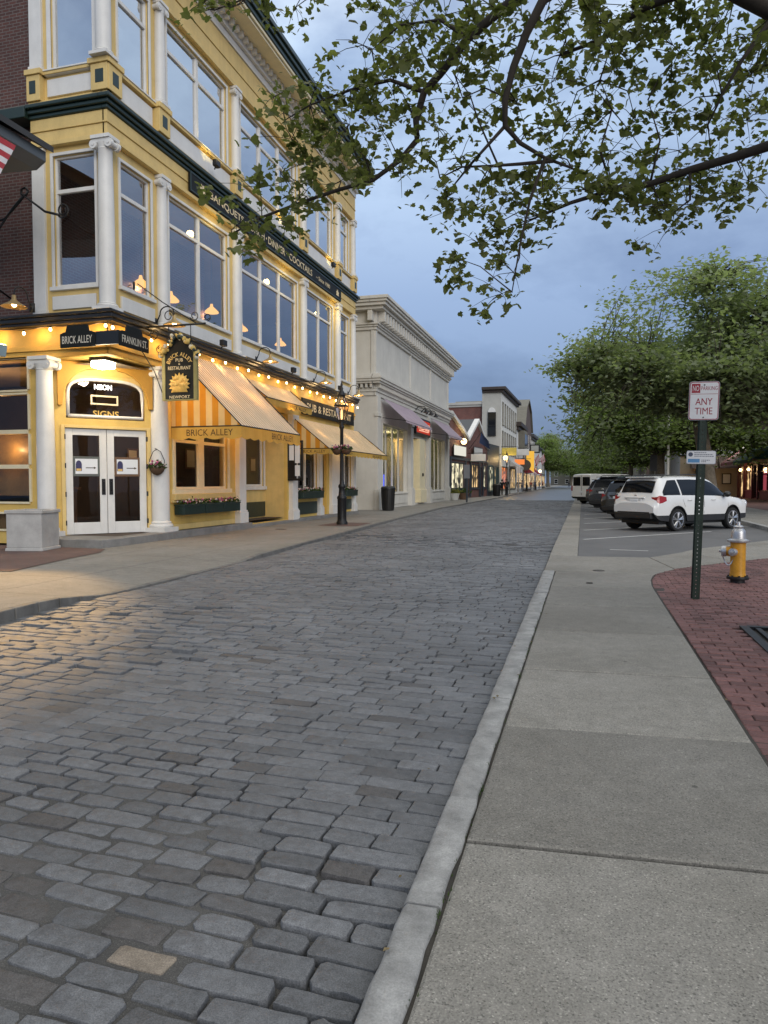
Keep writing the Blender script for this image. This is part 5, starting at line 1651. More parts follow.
# L3 pale block
ops = []
for i in range(7):
    u = 1.2 + i * 2.35
    ops += [(u, u + 1.15, 8.3, 10.9), (u, u + 1.15, 5.0, 7.5)]
ops += [(1.0, 7.6, .6, 3.3, 'litred'), (8.6, 9.8, .12, 3.1, 'darkglass'), (10.4, 16.4, .6, 3.3, 'litwarm')]
t3, F3, L3 = block('pale_block', 'tall pale stone block with rows of slim windows and a dark brown cornice', (-9.5, 83.6), (-9.3, 101.0), 2.2, 12.2, M['stone'], M['stoneside'], ops, cornice=(M['brownroof'], .34, .6), fr='khaki')
Fs3 = Frame((-11.7, 83.55, 0), (1, 0, 0))
window(Fs3, .70, 1.60, 6.9, 9.6, t3, 1, (8.1,), gl='darkglass', fr='black', cas=.03, back=.02, w=.03)
mb = MB(); mb.prism([Fs3(1.15 + .45 * math.cos(R(a)), 9.65 + .55 * math.sin(R(a)), .0) for a in range(0, 181, 20)], Fs3.n * .05); mb.build('arch', M['white'], t3)
# L4..L7
def grid_ops(L, rows, n, w=.95, h=1.7, lit=None):
    o = []
    for v in rows:
        for i in range(n):
            u = L * (i + .5) / n - w / 2; o.append((u, u + w, v, v + h))
    if lit: o.append((.6, L - .6, .5, 2.9, lit))
    return o
t4, F4, L4 = block('bay_house', 'white house with a dark hipped cornice between the pale block and the gambrel roof', (-9.3, 101.3), (-9.3, 111.5), 10, 9.3, M['whitewall'], M['khaki'], grid_ops(10.2, (4.0, 6.7), 3, 1.0, 1.8, 'litwarm'), cornice=(M['brownroof'], .6, .7))
mb = MB(); mb.fb(F4, 2.5, 7.5, 6.3, 8.9, -.1, .9); mb.build('bay', M['khaki'], t4)
mb = MB(); mb.fb(F4, 2.8, 4.6, 6.7, 8.4, .9, .93); mb.fb(F4, 5.2, 7.2, 6.7, 8.4, .9, .93); mb.build('window', M['darkglass'], t4)
block('gambrel_house', 'tall brown house with a steep grey gambrel roof, beyond the white bay house', (-9.2, 112.0), (-9.1, 126.5), 12, 10.2, M['brown'], M['khaki'], grid_ops(14.5, (4.2, 7.2), 4, 1.1, 2.0, 'litwarm'), roof='gambrel', ridge=4.6, eave=.3, roofm='khaki')
block('cream_house', 'narrow cream house with a dark flat cornice past the gambrel house', (-9.2, 127), (-9.15, 137), 10, 9.4, M['stone'], M['stone'], grid_ops(10, (4.0, 6.8), 3, 1.0, 1.8, 'litwarm'), cornice=(M['slate'], .5, .6))
block('white_house', 'white clapboard house with a grey pitched roof near the far trees', (-9.2, 139), (-9.2, 160), 11, 8.6, M['whitewall'], M['whitewall'], grid_ops(21, (3.6, 6.2), 5, 1.1, 1.7, 'litwarm'), roof='side', ridge=3.4, eave=.6)
block('grey_house', 'last low grey house on the street before the far trees', (-9.6, 163), (-9.9, 186), 11, 7.2, M['khaki'], M['khaki'], grid_ops(23, (3.6,), 5, 1.1, 1.7, 'litwarm'), roof='side', ridge=3.0, eave=.6)

block('end_terrace', 'low dark row of houses closing the far end of the street', (-16, 352), (20, 352), 10, 7.5, M['khaki'], M['brown'], grid_ops(36, (.8, 4.4), 7, 1.6, 1.9), roof='side', ridge=2.5)
# signs, lamps and awnings hanging over the far walk
def projecting(name, label, x, y, z0, z1, w, m, arm=True, cat='sign', round_=False):
    t = thing(name, label, cat, (x, y, z0))
    mb = MB()
    if round_:
        mb.lathe((x, y, (z0 + z1) / 2), [((z1 - z0) / 2 * .98, -.08), ((z1 - z0) / 2, 0), ((z1 - z0) / 2 * .98, .08)], 20, M=Matrix.Rotation(R(90), 4, 'X'))
    else:
        mb.box(x - w / 2, x + w / 2, y - .09, y + .09, z0, z1)
    mb.build('board', m, t, bevel=.02)
    if arm:
        mb = MB(); mb.tube([(x - w, y, z1 + .12), (x + w * .5, y, z1 + .12)], .035, 6); mb.tube([(x, y, z1 + .12), (x, y, z1)], .03, 6); mb.build('bracket', M['iron'], t)
    return t
projecting('hanging_sign', 'olive and gold oval sign hanging by the bright lamp near the pale block', -8.55, 84, 4.6, 5.5, 1.7, pmat('olive_gold', (.32, .27, .05), .6, var=.4, scale=3, emit=(1, .75, .15), es=.12))
projecting('hanging_sign', 'glowing orange neon sign jutting from the white bay house', -8.75, 99, 3.9, 4.6, 1.5, emis('orange_neon', (1, .28, .07), 1.0))
projecting('hanging_sign', 'tall glowing yellow banner sign on the gambrel house', -8.4, 115, 3.0, 6.4, 1.2, emis('yellow_banner', (1, .55, .08), .9))
projecting('hanging_sign', 'dark round hanging board between the orange neon and the yellow banner', -8.5, 107, 3.2, 4.8, 1.5, pmat('brown_sign', (.09, .07, .05), .6, var=.3), round_=True)
t = projecting('hanging_sign', 'square black framed sign with a pale grey face hung high over the far walk', -7.9, 118, 6.2, 7.6, 1.6, M['black'])
mb = MB(); mb.box(-8.5, -7.3, 117.88, 117.905, 6.4, 7.4); mb.build('face', pmat('grey_sign_face', (.38, .40, .38), .6, var=.15), t)
projecting('hanging_sign', 'small white projecting sign above the orange neon', -8.5, 103, 5.3, 6.2, 1.6, M['white'])
for lb, y, n in (('red and white striped awning on the gambrel house', 113.0, 8), ('dark red awning on the cream house', 128.5, 6)):
    t = thing('awning', lb, 'awning', (-8.5, y + 3, 3))
    mb = MB()
    for k in range(n): mb.add([(-9.12, y + k, 4.1), (-9.12, y + k + 1, 4.1), (-7.7, y + k + 1, 2.9), (-7.7, y + k, 2.9), (-7.7, y + k + 1, 2.6), (-7.7, y + k, 2.6)], [(0, 3, 2, 1), (3, 5, 4, 2)], k % 2 if n == 8 else 0)
    mb.add([(-9.12, y, 4.1), (-9.12, y, 2.9), (-7.7, y, 2.9)], [(0, 1, 2)])
    mb.build('canopy', [pmat('awning_red', (.25, .03, .04), .8, var=.1), M['white']], t)
t = thing('awning', 'pale grey awning on the tall pale block', 'awning', (-8.8, 95, 3.4))
mb = MB(); mb.add([(-9.32, 92, 4.3), (-9.32, 100, 4.3), (-8.2, 100, 3.5), (-8.2, 92, 3.5), (-9.32, 92, 3.5), (-8.2, 100, 3.2), (-8.2, 92, 3.2)], [(0, 3, 2, 1), (0, 4, 3), (3, 6, 5, 2)]); mb.build('canopy', M['graydk'], t)
for lb, p in (('bright globe lamp on the brick shop under the white zigzag roofline', F1(3.2, 5.1, .5)), ('bright globe lamp before the tall pale block', V((-8.9, 83.4, 4.3))), ('globe lamp glowing before the far white house', V((-8.4, 141, 3.6)))):
    t = thing('wall_lamp', lb, 'lamp', p); p = V(p)
    mb = MB(); mb.ball(p, .26, 12); mb.build('globe', emis('globe_lamp', (1, .72, .30), 9), t, smooth=True)
    mb = MB(); mb.tube([p + V((-.8, 0, .4)), p + V((-.2, 0, .45)), p + V((0, 0, .25))], .03, 6); mb.build('arm', M['iron'], t)
for lb, x, y, z in (('american flag on a slanting staff at the cream house', -8.5, 128, 5.6), ('american flag on a slanting staff at the white house', -8.4, 143, 6.2)):
    t = thing('flag', lb, 'flag', (x, y, z))
    mb = MB(); mb.tube([(x - .7, y, z - .8), (x + .6, y, z + .9)], .03, 6); mb.build('flagpole', M['white'], t)
    mb = MB()
    for k in range(7): mb.add([(x + .55 - .09 * k, y, z + .85 - .13 * k), (x + .42 - .09 * k, y, z + .72 - .13 * k), (x + .75 - .09 * k, y + .1, z - .75 - .1 * k), (x + .9 - .09 * k, y + .1, z - .6 - .1 * k)], [(0, 1, 2, 3)], k % 2)
    mb.build('cloth', [pmat('flag_red', (.32, .03, .04), .8, var=.1), pmat('flag_white', (.55, .54, .55), .8, var=.1)], t)

# ================================================================== street furniture, far side
def street_lamp(label, x, y, baskets=True):
    t = thing('street_lamp', label, 'street lamp', (x, y, .02), 0, 'black lantern street lamps')
    k = MB()
    prof = [(.20, 0), (.20, .08), (.17, .12), (.155, .2), (.15, .85), (.17, .9), (.17, .96), (.12, 1.02), (.10, 1.25), (.125, 1.3), (.125, 1.36), (.08, 1.42), (.07, 1.55), (.058, 3.3), (.085, 3.36), (.085, 3.42), (.06, 3.46), (.05, 3.58)]
    k.lathe((0, 0, 0), prof, 16)
    for i in range(8):
        a = i * math.pi / 4
        k.box(.15 * math.cos(a) - .012, .15 * math.cos(a) + .012, .15 * math.sin(a) - .012, .15 * math.sin(a) + .012, .18, .86)
    k.build('pole', M['iron'], t, smooth=True, auto=40, local=True)
    c = MB()
    z0, z1 = 3.62, 4.12
    rb, rt = .14, .27
    for i in range(4):
        a = math.pi / 4 + i * math.pi / 2
        c.tube([(rb * math.cos(a), rb * math.sin(a), z0), (rt * math.cos(a), rt * math.sin(a), z1)], .016, 5)
        a2 = a + math.pi / 2
        c.tube([(rt * math.cos(a), rt * math.sin(a), z1), (rt * math.cos(a2), rt * math.sin(a2), z1)], .022, 5)
        c.tube([(rb * math.cos(a), rb * math.sin(a), z0), (rb * math.cos(a2), rb * math.sin(a2), z0)], .018, 5)
        c.tube([(rt * math.cos(a), rt * math.sin(a), z1), (.09 * math.cos(a), .09 * math.sin(a), 4.48)], .014, 5)
        c.tube([(.05 * math.cos(a), .05 * math.sin(a), 3.45), (.20 * math.cos(a), .20 * math.sin(a), 3.55), (rb * math.cos(a), rb * math.sin(a), z0)], .010, 5)
    c.lathe((0, 0, 0), [(.12, 4.44), (.13, 4.5), (.08, 4.62), (.05, 4.66), (.06, 4.72), (.03, 4.78), (.045, 4.84), (.012, 4.95)], 12)
    ln_ = c.build('lantern', M['iron'], t, smooth=True, local=True)
    g = MB()
    g.lathe((0, 0, 0), [(rb * .97, z0), (rt * .97, z1), (.085, 4.46)], 4, a0=math.pi / 4)
    g.build('pane', M['lampglass'], ln_, local=True)
    b = MB(); b.lathe((0, 0, 0), [(.02, 3.64), (.035, 3.7), (.035, 3.95), (.01, 4.0)], 8); b.build('mantle', emis('gas_mantle', (1, .62, .28), 3), ln_, local=True)
    return t
M['lampglass'] = glass_mat('lantern_glass', (.95, .85, .75), refl=.12, rough=.08)
street_lamp('black lantern street lamp with a flower basket before the yellow pub', -8.15, 23.42)
for s_ in (-1, 1):
    basket(['flower basket hung on the street lamp, road side', '', 'flower basket hung on the street lamp, pub side'][s_ + 1] if False else ('flower basket hung on the road side of the street lamp' if s_ > 0 else 'flower basket hung on the pub side of the street lamp'), (-8.15 + .17 * s_, 23.42, 2.62), .19, seed=8 + s_, n=130)
for lb, x, y in (('black lantern street lamp before the pale block', -8.3, 79), ('black lantern street lamp by the gambrel house', -8.7, 112), ('black lantern street lamp near the white house', -8.9, 136)):
    street_lamp(lb, x, y)
t = thing('sign_post', 'dark blue sign post with a grey plate at the far kerb by the brick shop', 'sign post', (-8.3, 51.6, 0))
mb = MB(); mb.tube([(-8.3, 51.6, 0), (-8.3, 51.6, 2.7)], .07, 8); mb.build('post', M['navy'], t)
mb = MB(); mb.box(-8.52, -8.08, 51.5, 51.53, 1.75, 2.75); mb.build('plate', pmat('grey_sign_back', (.22, .23, .25), .5, var=.15), t, bevel=.02)
for lb, x, y in (('thin grey sign post at the far kerb before the white bay house', -8.2, 92), ('pale flag post at the far kerb by the cream house', -8.75, 126)):
    t = thing('sign_post', lb, 'sign post', (x, y, 0))
    mb = MB(); mb.tube([(x, y, 0), (x, y, 3.6)], .06, 6); mb.build('post', M['graydk'], t); mb = MB(); mb.box(x - .25, x + .25, y - .05, y, 2.6, 3.5); mb.build('plate', M['stone'], t)
def bin_(label, x, y, s=1.0):
    t = thing('trash_can', label, 'trash can', (x, y, .02), 0, 'round black trash cans')
    mb = MB(); mb.lathe((0, 0, 0), [(.30 * s, 0), (.31 * s, .06), (.335 * s, .55), (.36 * s, 1.08), (.385 * s, 1.1), (.385 * s, 1.17), (.36 * s, 1.18)], 24)
    for i in range(24):
        a = i * math.pi / 12; mb.tube([(.31 * s * math.cos(a), .31 * s * math.sin(a), .08), (.362 * s * math.cos(a), .362 * s * math.sin(a), 1.07)], .012, 4)
    mb.build('body', M['black'], t, smooth=True, auto=40, local=True)
    mb = MB(); mb.lathe((0, 0, 0), [(.37 * s, 1.18), (.33 * s, 1.24), (.2 * s, 1.27), (.19 * s, 1.22)], 24); mb.build('lid', M['black'], t, smooth=True, auto=40, local=True)
bin_('round black trash can before the near window of the grey shop', -9.85, 35.6)
bin_('round black trash can on the walk before the slate shop', -8.95, 75.5, 1.1)
bin_('second black trash can close behind the one before the slate shop', -9.2, 77.0, 1.1)
for i_, (lb, x, y) in enumerate((('pale pot of yellow flowers at the end of the grey shop', -10.3, 57.6), ('dark planter of mixed flowers beside the pale pot', -9.9, 59.6))):
    t = thing('planter', lb, 'planter', (x, y, .02))
    mb = MB(); mb.lathe((x, y, .02), [(.3, 0), (.42, .5), (.44, .55), (.36, .55)], 16); mb.build('pot', M['stone'] if i_ == 0 else M['wood'], t, smooth=True, auto=40)
    mb = MB(); r2 = random.Random(60 + i_)
    for i in range(160):
        p = V((x + r2.gauss(0, .26), y + r2.gauss(0, .26), .6 + abs(r2.gauss(0, .16)))); d1 = V((r2.gauss(0, 1), r2.gauss(0, 1), r2.gauss(0, 1))).normalized() * .1; d2 = V((r2.gauss(0, 1), r2.gauss(0, 1), r2.gauss(0, 1))).normalized() * .08
        mb.add([p - d1, p - d2, p + d1, p + d2], [(0, 1, 2, 3)], 0, r2.random())
    mb.build('foliage', leaf_mat('planter_leaf', (.05, .08, .02), (.35, .30, .08)) if i_ == 0 else M['foliage'], t, tint=True)
# ================================================================== PARKED CARS
def lerp_table(tab, x):
    if x <= tab[0][0]: return tab[0][1:]
    for a, b in zip(tab, tab[1:]):
        if x <= b[0]:
            s_ = (x - a[0]) / (b[0] - a[0])
            return [p + (q - p) * s_ for p, q in zip(a[1:], b[1:])]
    return tab[-1][1:]


#      x      zbot  wbot  wmid  zbelt wbelt zedge wroof ztop
SUV = [(-2.29, .62, .58, .74, .72, .66, .80, .52, .83),
       (-2.25, .48, .70, .82, .86, .76, .92, .58, .95),
       (-2.16, .36, .78, .865, 1.02, .83, 1.10, .64, 1.13),
       (-2.04, .33, .80, .885, 1.06, .85, 1.36, .64, 1.40),
       (-1.93, .32, .81, .895, 1.07, .86, 1.555, .60, 1.615),
       (-1.84, .31, .82, .90, 1.075, .865, 1.605, .60, 1.665),
       (-1.3, .30, .83, .90, 1.075, .87, 1.635, .605, 1.70),
       (-.5, .30, .83, .90, 1.065, .87, 1.645, .61, 1.715),
       (.2, .30, .83, .90, 1.055, .865, 1.615, .615, 1.69),
       (.5, .30, .83, .90, 1.05, .86, 1.53, .625, 1.60),
       (.85, .30, .83, .90, 1.045, .855, 1.30, .68, 1.36),
       (1.12, .30, .83, .898, 1.04, .85, 1.11, .72, 1.15),
       (1.25, .30, .82, .895, 1.03, .84, 1.07, .68, 1.10),
       (1.7, .31, .80, .885, .98, .80, 1.02, .62, 1.055),
       (2.05, .33, .74, .84, .90, .72, .945, .52, .975),
       (2.2, .38, .66, .76, .80, .62, .85, .45, .88),
       (2.28, .52, .50, .62, .68, .50, .72, .36, .74)]
VAN = [(-2.8, .55, .80, .93, 1.1, .90, 1.95, .78, 2.0),
       (-2.74, .38, .86, .97, 1.12, .95, 2.0, .80, 2.06),
       (-2.4, .34, .88, .99, 1.12, .965, 2.02, .80, 2.08),
       (0, .33, .88, .99, 1.12, .965, 2.02, .80, 2.08),
       (1.0, .33, .88, .99, 1.12, .965, 2.0, .80, 2.06),
       (1.3, .33, .88, .99, 1.12, .96, 1.85, .80, 1.9),
       (1.75, .33, .88, .985, 1.12, .95, 1.36, .84, 1.4),
       (2.0, .33, .86, .97, 1.10, .93, 1.17, .82, 1.2),
       (2.55, .36, .80, .92, .98, .85, 1.02, .7, 1.05),
       (2.75, .5, .6, .75, .8, .66, .85, .5, .87)]


def make_car(name, label, cat, loc, rz, paint, tab, axles=(-1.32, 1.32), wr=.345, plate=True, glass=None, trim=None, sx=1, sy=1, sz=1, rails=True, detail=True, group=None):
    t = thing(name, label, cat, (loc[0], loc[1], loc[2]), rz, group)
    glass = glass or M['carglass']; trim = trim or M['cartrim']
    S = lambda p: (p[0] * sx, p[1] * sy, p[2] * sz)
    x0, x1 = tab[0][0], tab[-1][0]
    xs = [x0 + (x1 - x0) * i / 92 for i in range(93)]
    xs = uniq(xs + [r[0] for r in tab])
    def prm(x):
        # light smoothing of the table
        acc = [0] * 8
        for d_ in (-.05, 0, .05):
            q = lerp_table(tab, x + d_)
            acc = [a + b / 3 for a, b in zip(acc, q)]
        return acc
    def half(x):
        zb, wb, wm, zl, wl, ze, wr_, zt = prm(x)
        zlow, zmid = max(.50, zb + .02), .72
        if zl - .08 < zmid: zmid = zb + (zl - zb) * .6; zlow = min(zlow, zb + (zmid - zb) * .5)
        arch = 0
        for xa in axles:
            rr_ = wr + .065
            if abs(x - xa) < rr_: arch = max(arch, wr + math.sqrt(rr_ ** 2 - (x - xa) ** 2))
        za = max(zb, arch)
        zlow = max(zlow, za + .035); zmid = max(zmid, zlow + .06)
        wlow = wm - .012
        pts = [(0, zb), (wb * .6, zb + .0), (wb, zb if not arch else za), (wlow, za + .012), (wlow, zlow), (wm, zmid), (wm - .012, (zmid + zl) / 2 + .02), (wl + .01, zl - .02), (wl, zl + .01)]
        for k in (1 / 3, 2 / 3): pts.append((wl + (wr_ - wl) * (k ** 1.25), zl + (ze - zl) * k))
        pts += [(wr_, ze), (wr_ * .93, ze + (zt - ze) * .45), (wr_ * .6, ze + (zt - ze) * .85), (wr_ * .3, zt - (zt - ze) * .03), (0, zt)]
        return pts
    secs = [half(x) for x in xs]
    n = len(secs[0])
    body = MB(); clad = MB()
    for side in (1, -1):
        for lo, hi, mb in ((4, n - 1, body), (0, 4, clad)):
            vs = [S((x, side * p[0], p[1])) for x, s_ in zip(xs, secs) for p in s_[lo:hi + 1]]
            m = hi - lo + 1
            fs = [(i * m + k, (i + 1) * m + k, (i + 1) * m + k + 1, i * m + k + 1) for i in range(len(xs) - 1) for k in range(m - 1)]
            if side < 0: fs = [f[::-1] for f in fs]
            fs = [f[::-1] for f in fs]
            mb.add(vs, fs)
    # close the ends
    for xi in (0, -1):
        s_ = secs[xi]; vs = [S((xs[xi], p[0], p[1])) for p in s_] + [S((xs[xi], -p[0], p[1])) for p in s_[-2:0:-1]]
        body.add(vs, [tuple(range(len(vs)))])
    bo = body.build('body', paint, t, smooth=True, local=True, auto=38)
    clad.build('cladding', trim, t, smooth=True, local=True, auto=38)
    # glass panes a few millimetres proud of the body
    def side_pt(x, k, side, off):
        zb, wb, wm, zl, wl, ze, wr_, zt = prm(x)
        y = wl + (wr_ - wl) * (k ** 1.25); z = zl + (ze - zl) * k
        return S((x, side * (y + off), z + off * .4))
    van = tab is VAN
    panes = ([(-1.95, -1.20, .07, .89), (-1.13, -.145, .06, .91), (-.10, 1.04, .06, .92)] if not van else [(.55, 1.55, .12, .72)])
    for side in (1, -1):
        for a, b, k0, k1 in panes:
            mb = MB(); nx_ = 14; nk = 5; vs = []
            for i in range(nx_ + 1):
                x = a + (b - a) * i / nx_
                kk0, kk1 = k0, k1
                if not van and a < -1.5:            # quarter light tapers to the back
                    f_ = max(0, min(1, (x - a) / .38)); kk1 = k0 + (k1 - k0) * (.30 + .70 * f_)
                if not van and b > .9:
                    zl, ze = prm(x)[3], prm(x)[5]
                    if ze - zl < .14: kk1 = k0 + .001
                for j in range(nk + 1): vs.append(side_pt(x, kk0 + (kk1 - kk0) * j / nk, side, .006))
            fs = [(i * (nk + 1) + j, (i + 1) * (nk + 1) + j, (i + 1) * (nk + 1) + j + 1, i * (nk + 1) + j + 1) for i in range(nx_) for j in range(nk)]
            if side > 0: fs = [f[::-1] for f in fs]
            mb.add(vs, fs)
            mb.build('side_window', glass, t, smooth=True, local=True)
    if not van:
        for side in (1, -1):
            mb = MB(); vs = []
            for x in (-.15, -.095):
                for j in range(6): vs.append(side_pt(x, .04 + .90 * j / 5, side, .0045))
            fs = [(j, 6 + j, 7 + j, 1 + j) for j in range(5)]
            if side > 0: fs = [f[::-1] for f in fs]
            mb.add(vs, fs); mb.build('pillar_trim', M['black'], t, local=True)
    def top_pane(nm, xa, xb, kw, mat):
        mb = MB(); nn_ = 10; vs = []
        for i in range(nn_ + 1):
            x = xa + (xb - xa) * i / nn_
            zb, wb, wm, zl, wl, ze, wr_, zt = prm(x)
            for j in range(-6, 7):
                f_ = j / 6 * kw
                z = zt - (zt - ze) * abs(f_) ** 2.2 * .6
                vs.append(S((x + (-.012 if xa < 0 else .012), f_ * wr_, z + .008)))
        mb.add(vs, [(i * 13 + j, (i + 1) * 13 + j, (i + 1) * 13 + j + 1, i * 13 + j + 1) for i in range(nn_) for j in range(12)])
        return mb.build(nm, mat, t, smooth=True, local=True)
    if not van:
        top_pane('rear_window', -2.135, -1.955, .93, glass)
        top_pane('windscreen', .40, 1.08, .92, glass)
        mb = MB(); mb.box(-2.03, -1.80, -.56, .56, 1.645, 1.672); mb.v = [S(p) for p in mb.v]; mb.build('spoiler', paint, t, local=True, bevel=.012)
    else:
        for s_ in (-1, 1):
            mb = MB(); mb.box(-2.815, -2.79, s_ * .44 - .34, s_ * .44 + .34, 1.25, 1.86); mb.v = [S(p) for p in mb.v]; mb.build('rear_window', glass, t, local=True, bevel=.03)
        top_pane('windscreen', 1.32, 1.95, .92, glass)
        mb = MB(); mb.box(-2.82, -2.79, -.008, .008, .6, 1.95); mb.v = [S(p) for p in mb.v]; mb.build('door_seam', trim, t, local=True)
    # lamps
    for s_ in (-1, 1):
        mb = MB()
        if van: mb.box(-2.81, -2.74, s_ * .90 - .06, s_ * .90 + .06, .9, 1.25)
        else:
            vs = []
            for x, za, zb_ in ((-2.185, .90, 1.06), (-2.12, .86, 1.10), (-2.0, .885, 1.085), (-1.84, .94, 1.055)):
                zb2, wb, wm, zl, wl, ze, wr_, zt = prm(x)
                for z in (za, (za + zb_) / 2, zb_):
                    y = (wm + (wl - wm) * max(0, (z - .72) / (zl - .72))) if z < zl else wl
                    vs.append((x - .01, s_ * (y + .012), z))
            vs += [(-2.215, s_ * .60, .92), (-2.205, s_ * .60, .985), (-2.19, s_ * .60, 1.05)]
            fs = [(i * 3 + j, i * 3 + 3 + j, i * 3 + 4 + j, i * 3 + 1 + j) for i in range(3) for j in range(2)] + [(12, 0, 1, 13), (13, 1, 2, 14)]
            if s_ > 0: fs = [f[::-1] for f in fs]
            mb.add(vs, fs)
        mb.v = [S(p) for p in mb.v]
        mb.build('tail_light', M['taillight'], t, local=True)
        mb = MB(); xh = 2.12 if not van else 2.66
        mb.lathe((xh, s_ * (.66 if not van else .7), .80), [(.02, -.06), (.13, -.02), (.15, .03), (.10, .075)], 12, M=Matrix.Rotation(R(90), 4, 'Y')); mb.v = [S(p) for p in mb.v]
        mb.build('headlight', M['headlight'], t, smooth=True, local=True)
    # wheels
    for xa in axles:
        for s_ in (-1, 1):
            yc = s_ * (.785 if not van else .86)
            mr = Matrix.Rotation(R(-90 * s_), 4, 'X')
            mb = MB(); mb.lathe((xa, yc, wr), [(.235, -.10), (wr * .95, -.10), (wr, -.06), (wr, .07), (wr * .95, .105), (wr * .78, .11), (.235, .095)], 32, M=mr)
            ty = mb.build('wheel', M['tyre'], t, smooth=True, local=True, auto=40)
            mb = MB(); mb.lathe((xa, yc, wr), [(.25, .085), (.255, .105), (.235, .105), (.215, .06), (.05, .05), (.05, .03)], 32, M=mr, mi=0)
            for k in range(5):
                for dd in (-.16, .16):
                    a = k * 2 * math.pi / 5 + .3
                    p = V((xa + .045 * math.cos(a), yc + s_ * .092, wr + .045 * math.sin(a))); q = V((xa + .235 * math.cos(a + dd), yc + s_ * .10, wr + .235 * math.sin(a + dd)))
                    mb.tube([p, q], [.03, .022], 5, mi=0)
            mb.lathe((xa, yc, wr), [(.055, .06), (.055, .105), (.03, .11)], 12, M=mr, mi=0)
            mb.lathe((xa, yc, wr), [(.21, .05), (.02, .052)], 20, M=mr, mi=1)
            mb.build('rim', [M['rim'], M['black']], ty, smooth=True, local=True, auto=40)
    # under body
    mb = MB(); mb.box(x0 + .3, x1 - .3, -.72, .72, .22, .55); mb.v = [S(p) for p in mb.v]; mb.build('underbody', M['black'], t, local=True)
    if detail:
        for s_ in (-1, 1):
            mb = MB()
            mb.tube([(.86, s_ * .86, 1.06), (.84, s_ * .98, 1.10)], .03, 6); mb.ball((.84, s_ * 1.0, 1.13), .115, 10, sz=.85); mb.v = [S(p) for p in mb.v]
            mb.build('mirror', M['black'], t, smooth=True, local=True)
            for xh in (-.18 - .72, .22):
                mb = MB(); mb.tube([(xh, s_ * .897, .955), (xh + .05, s_ * .925, .962), (xh + .15, s_ * .925, .962), (xh + .2, s_ * .897, .955)], .014, 6); mb.v = [S(p) for p in mb.v]
                mb.build('door_handle', paint, t, smooth=True, local=True)
            for xh in (-1.14, -.115, 1.06):
                mb = MB(); pts = []
                for k in range(8):
                    z = .53 + .53 * k / 7
                    zb2, wb, wm, zl, wl, ze, wr_, zt = prm(xh)
                    y = wm - .010 if z < .72 else wm + (wl - wm) * ((z - .72) / (zl - .72)) ** 1.6
                    off = .34 * max(0, (.62 - z)) if xh < -1 else 0
                    pts.append((xh + off * .0 + (.22 * (1 - k / 7) if xh < -1 else 0), s_ * (y + .001), z))
                if xh < -1: pts = pts[3:]
                mb.tube(pts, .005, 4); mb.v = [S(p) for p in mb.v]; mb.build('door_seam', M['black'], t, local=True)
        if rails:
            for s_ in (-1, 1):
                mb = MB(); mb.tube([(-1.75, s_ * .585, 1.655), (-1.6, s_ * .585, 1.72), (-.3, s_ * .585, 1.745), (.15, s_ * .585, 1.72), (.25, s_ * .59, 1.655)], .018, 6); mb.v = [S(p) for p in mb.v]; mb.build('roof_rail', M['black'], t, smooth=True, local=True)
        if not van:
            mb = MB(); mb.box(-2.262, -2.20, -.27, .27, .835, 1.005); mb.box(-2.262, -2.17, -.38, .38, 1.012, 1.045); mb.v = [S(p) for p in mb.v]; mb.build('plate_recess', paint, t, local=True, bevel=.01)
            mb = MB(); mb.box(-2.33, -2.14, -.70, .70, .40, .56); mb.box(-2.31, -2.2, -.62, .62, .565, .60); mb.v = [S(p) for p in mb.v]; mb.build('bumper', trim, t, local=True, bevel=.04)
            mb = MB(); mb.box(-2.16 - .012, -2.12, -.30, .30, 1.628 - .5 + .0, 1.14); mb.v = [S(p) for p in mb.v]
            mb = MB(); mb.lathe((-2.175, 0, 1.10), [(.055, -.01), (.06, 0), (.05, .012)], 14, M=Matrix.Rotation(R(-90), 4, 'Y')); mb.v = [S((p[0], p[1], 1.10 + (p[2] - 1.10) * .6)) for p in mb.v]; mb.build('emblem', M['rim'], t, smooth=True, local=True)
    if plate:
        xp = -2.268 if not van else -2.82
        mb = MB(); mb.box(xp - .006, xp + .01, -.16, .16, *((.855, .985) if not van else (.77, .89))); mb.v = [S(p) for p in mb.v]; mb.build('licence_plate', M['plate'], t, local=True, bevel=.008)
    return t


M['carglass'] = pmat('car_glass', (.006, .007, .009), .04, var=0, spec=.28)
M['cartrim'] = pmat('car_black_plastic', (.015, .015, .016), .55, var=.12)
M['taillight'] = pmat('tail_light_red', (.30, .012, .015), .12, var=0, spec=.6)
M['headlight'] = pmat('headlight_lens', (.5, .5, .52), .08, var=0, metal=.3)
PW = pmat('white_car_paint', (.68, .68, .67), .22, var=.03, bump=0, coat=.6)
PB_ = pmat('black_car_paint', (.010, .011, .013), .18, var=.05, bump=0, coat=.8)
PC = pmat('charcoal_car_paint', (.022, .024, .028), .2, var=.05, bump=0, coat=.8)
PD = pmat('brown_black_car_paint', (.020, .015, .014), .2, var=.05, bump=0, coat=.8)
PV = pmat('white_van_paint', (.74, .73, .70), .35, var=.05, bump=0, coat=.3)
LOTZ = -.012
make_car('parked_car', 'white station wagon parked at an angle nearest the fire hydrant', 'car', (3.06, 24.86, LOTZ), R(45), PW, SUV, group='cars in the angled bays')
make_car('parked_car', 'black car half hidden just behind the white wagon', 'car', (2.8, 31.4, LOTZ), R(45), PB_, SUV, sx=1.0, sz=.95, detail=True, rails=False, group='cars in the angled bays')
make_car('parked_car', 'tall charcoal sport utility between the half hidden black car and the brownish one', 'car', (2.5, 38.0, LOTZ), R(45), PC, SUV, sx=1.08, sy=1.06, sz=1.06, group='cars in the angled bays')
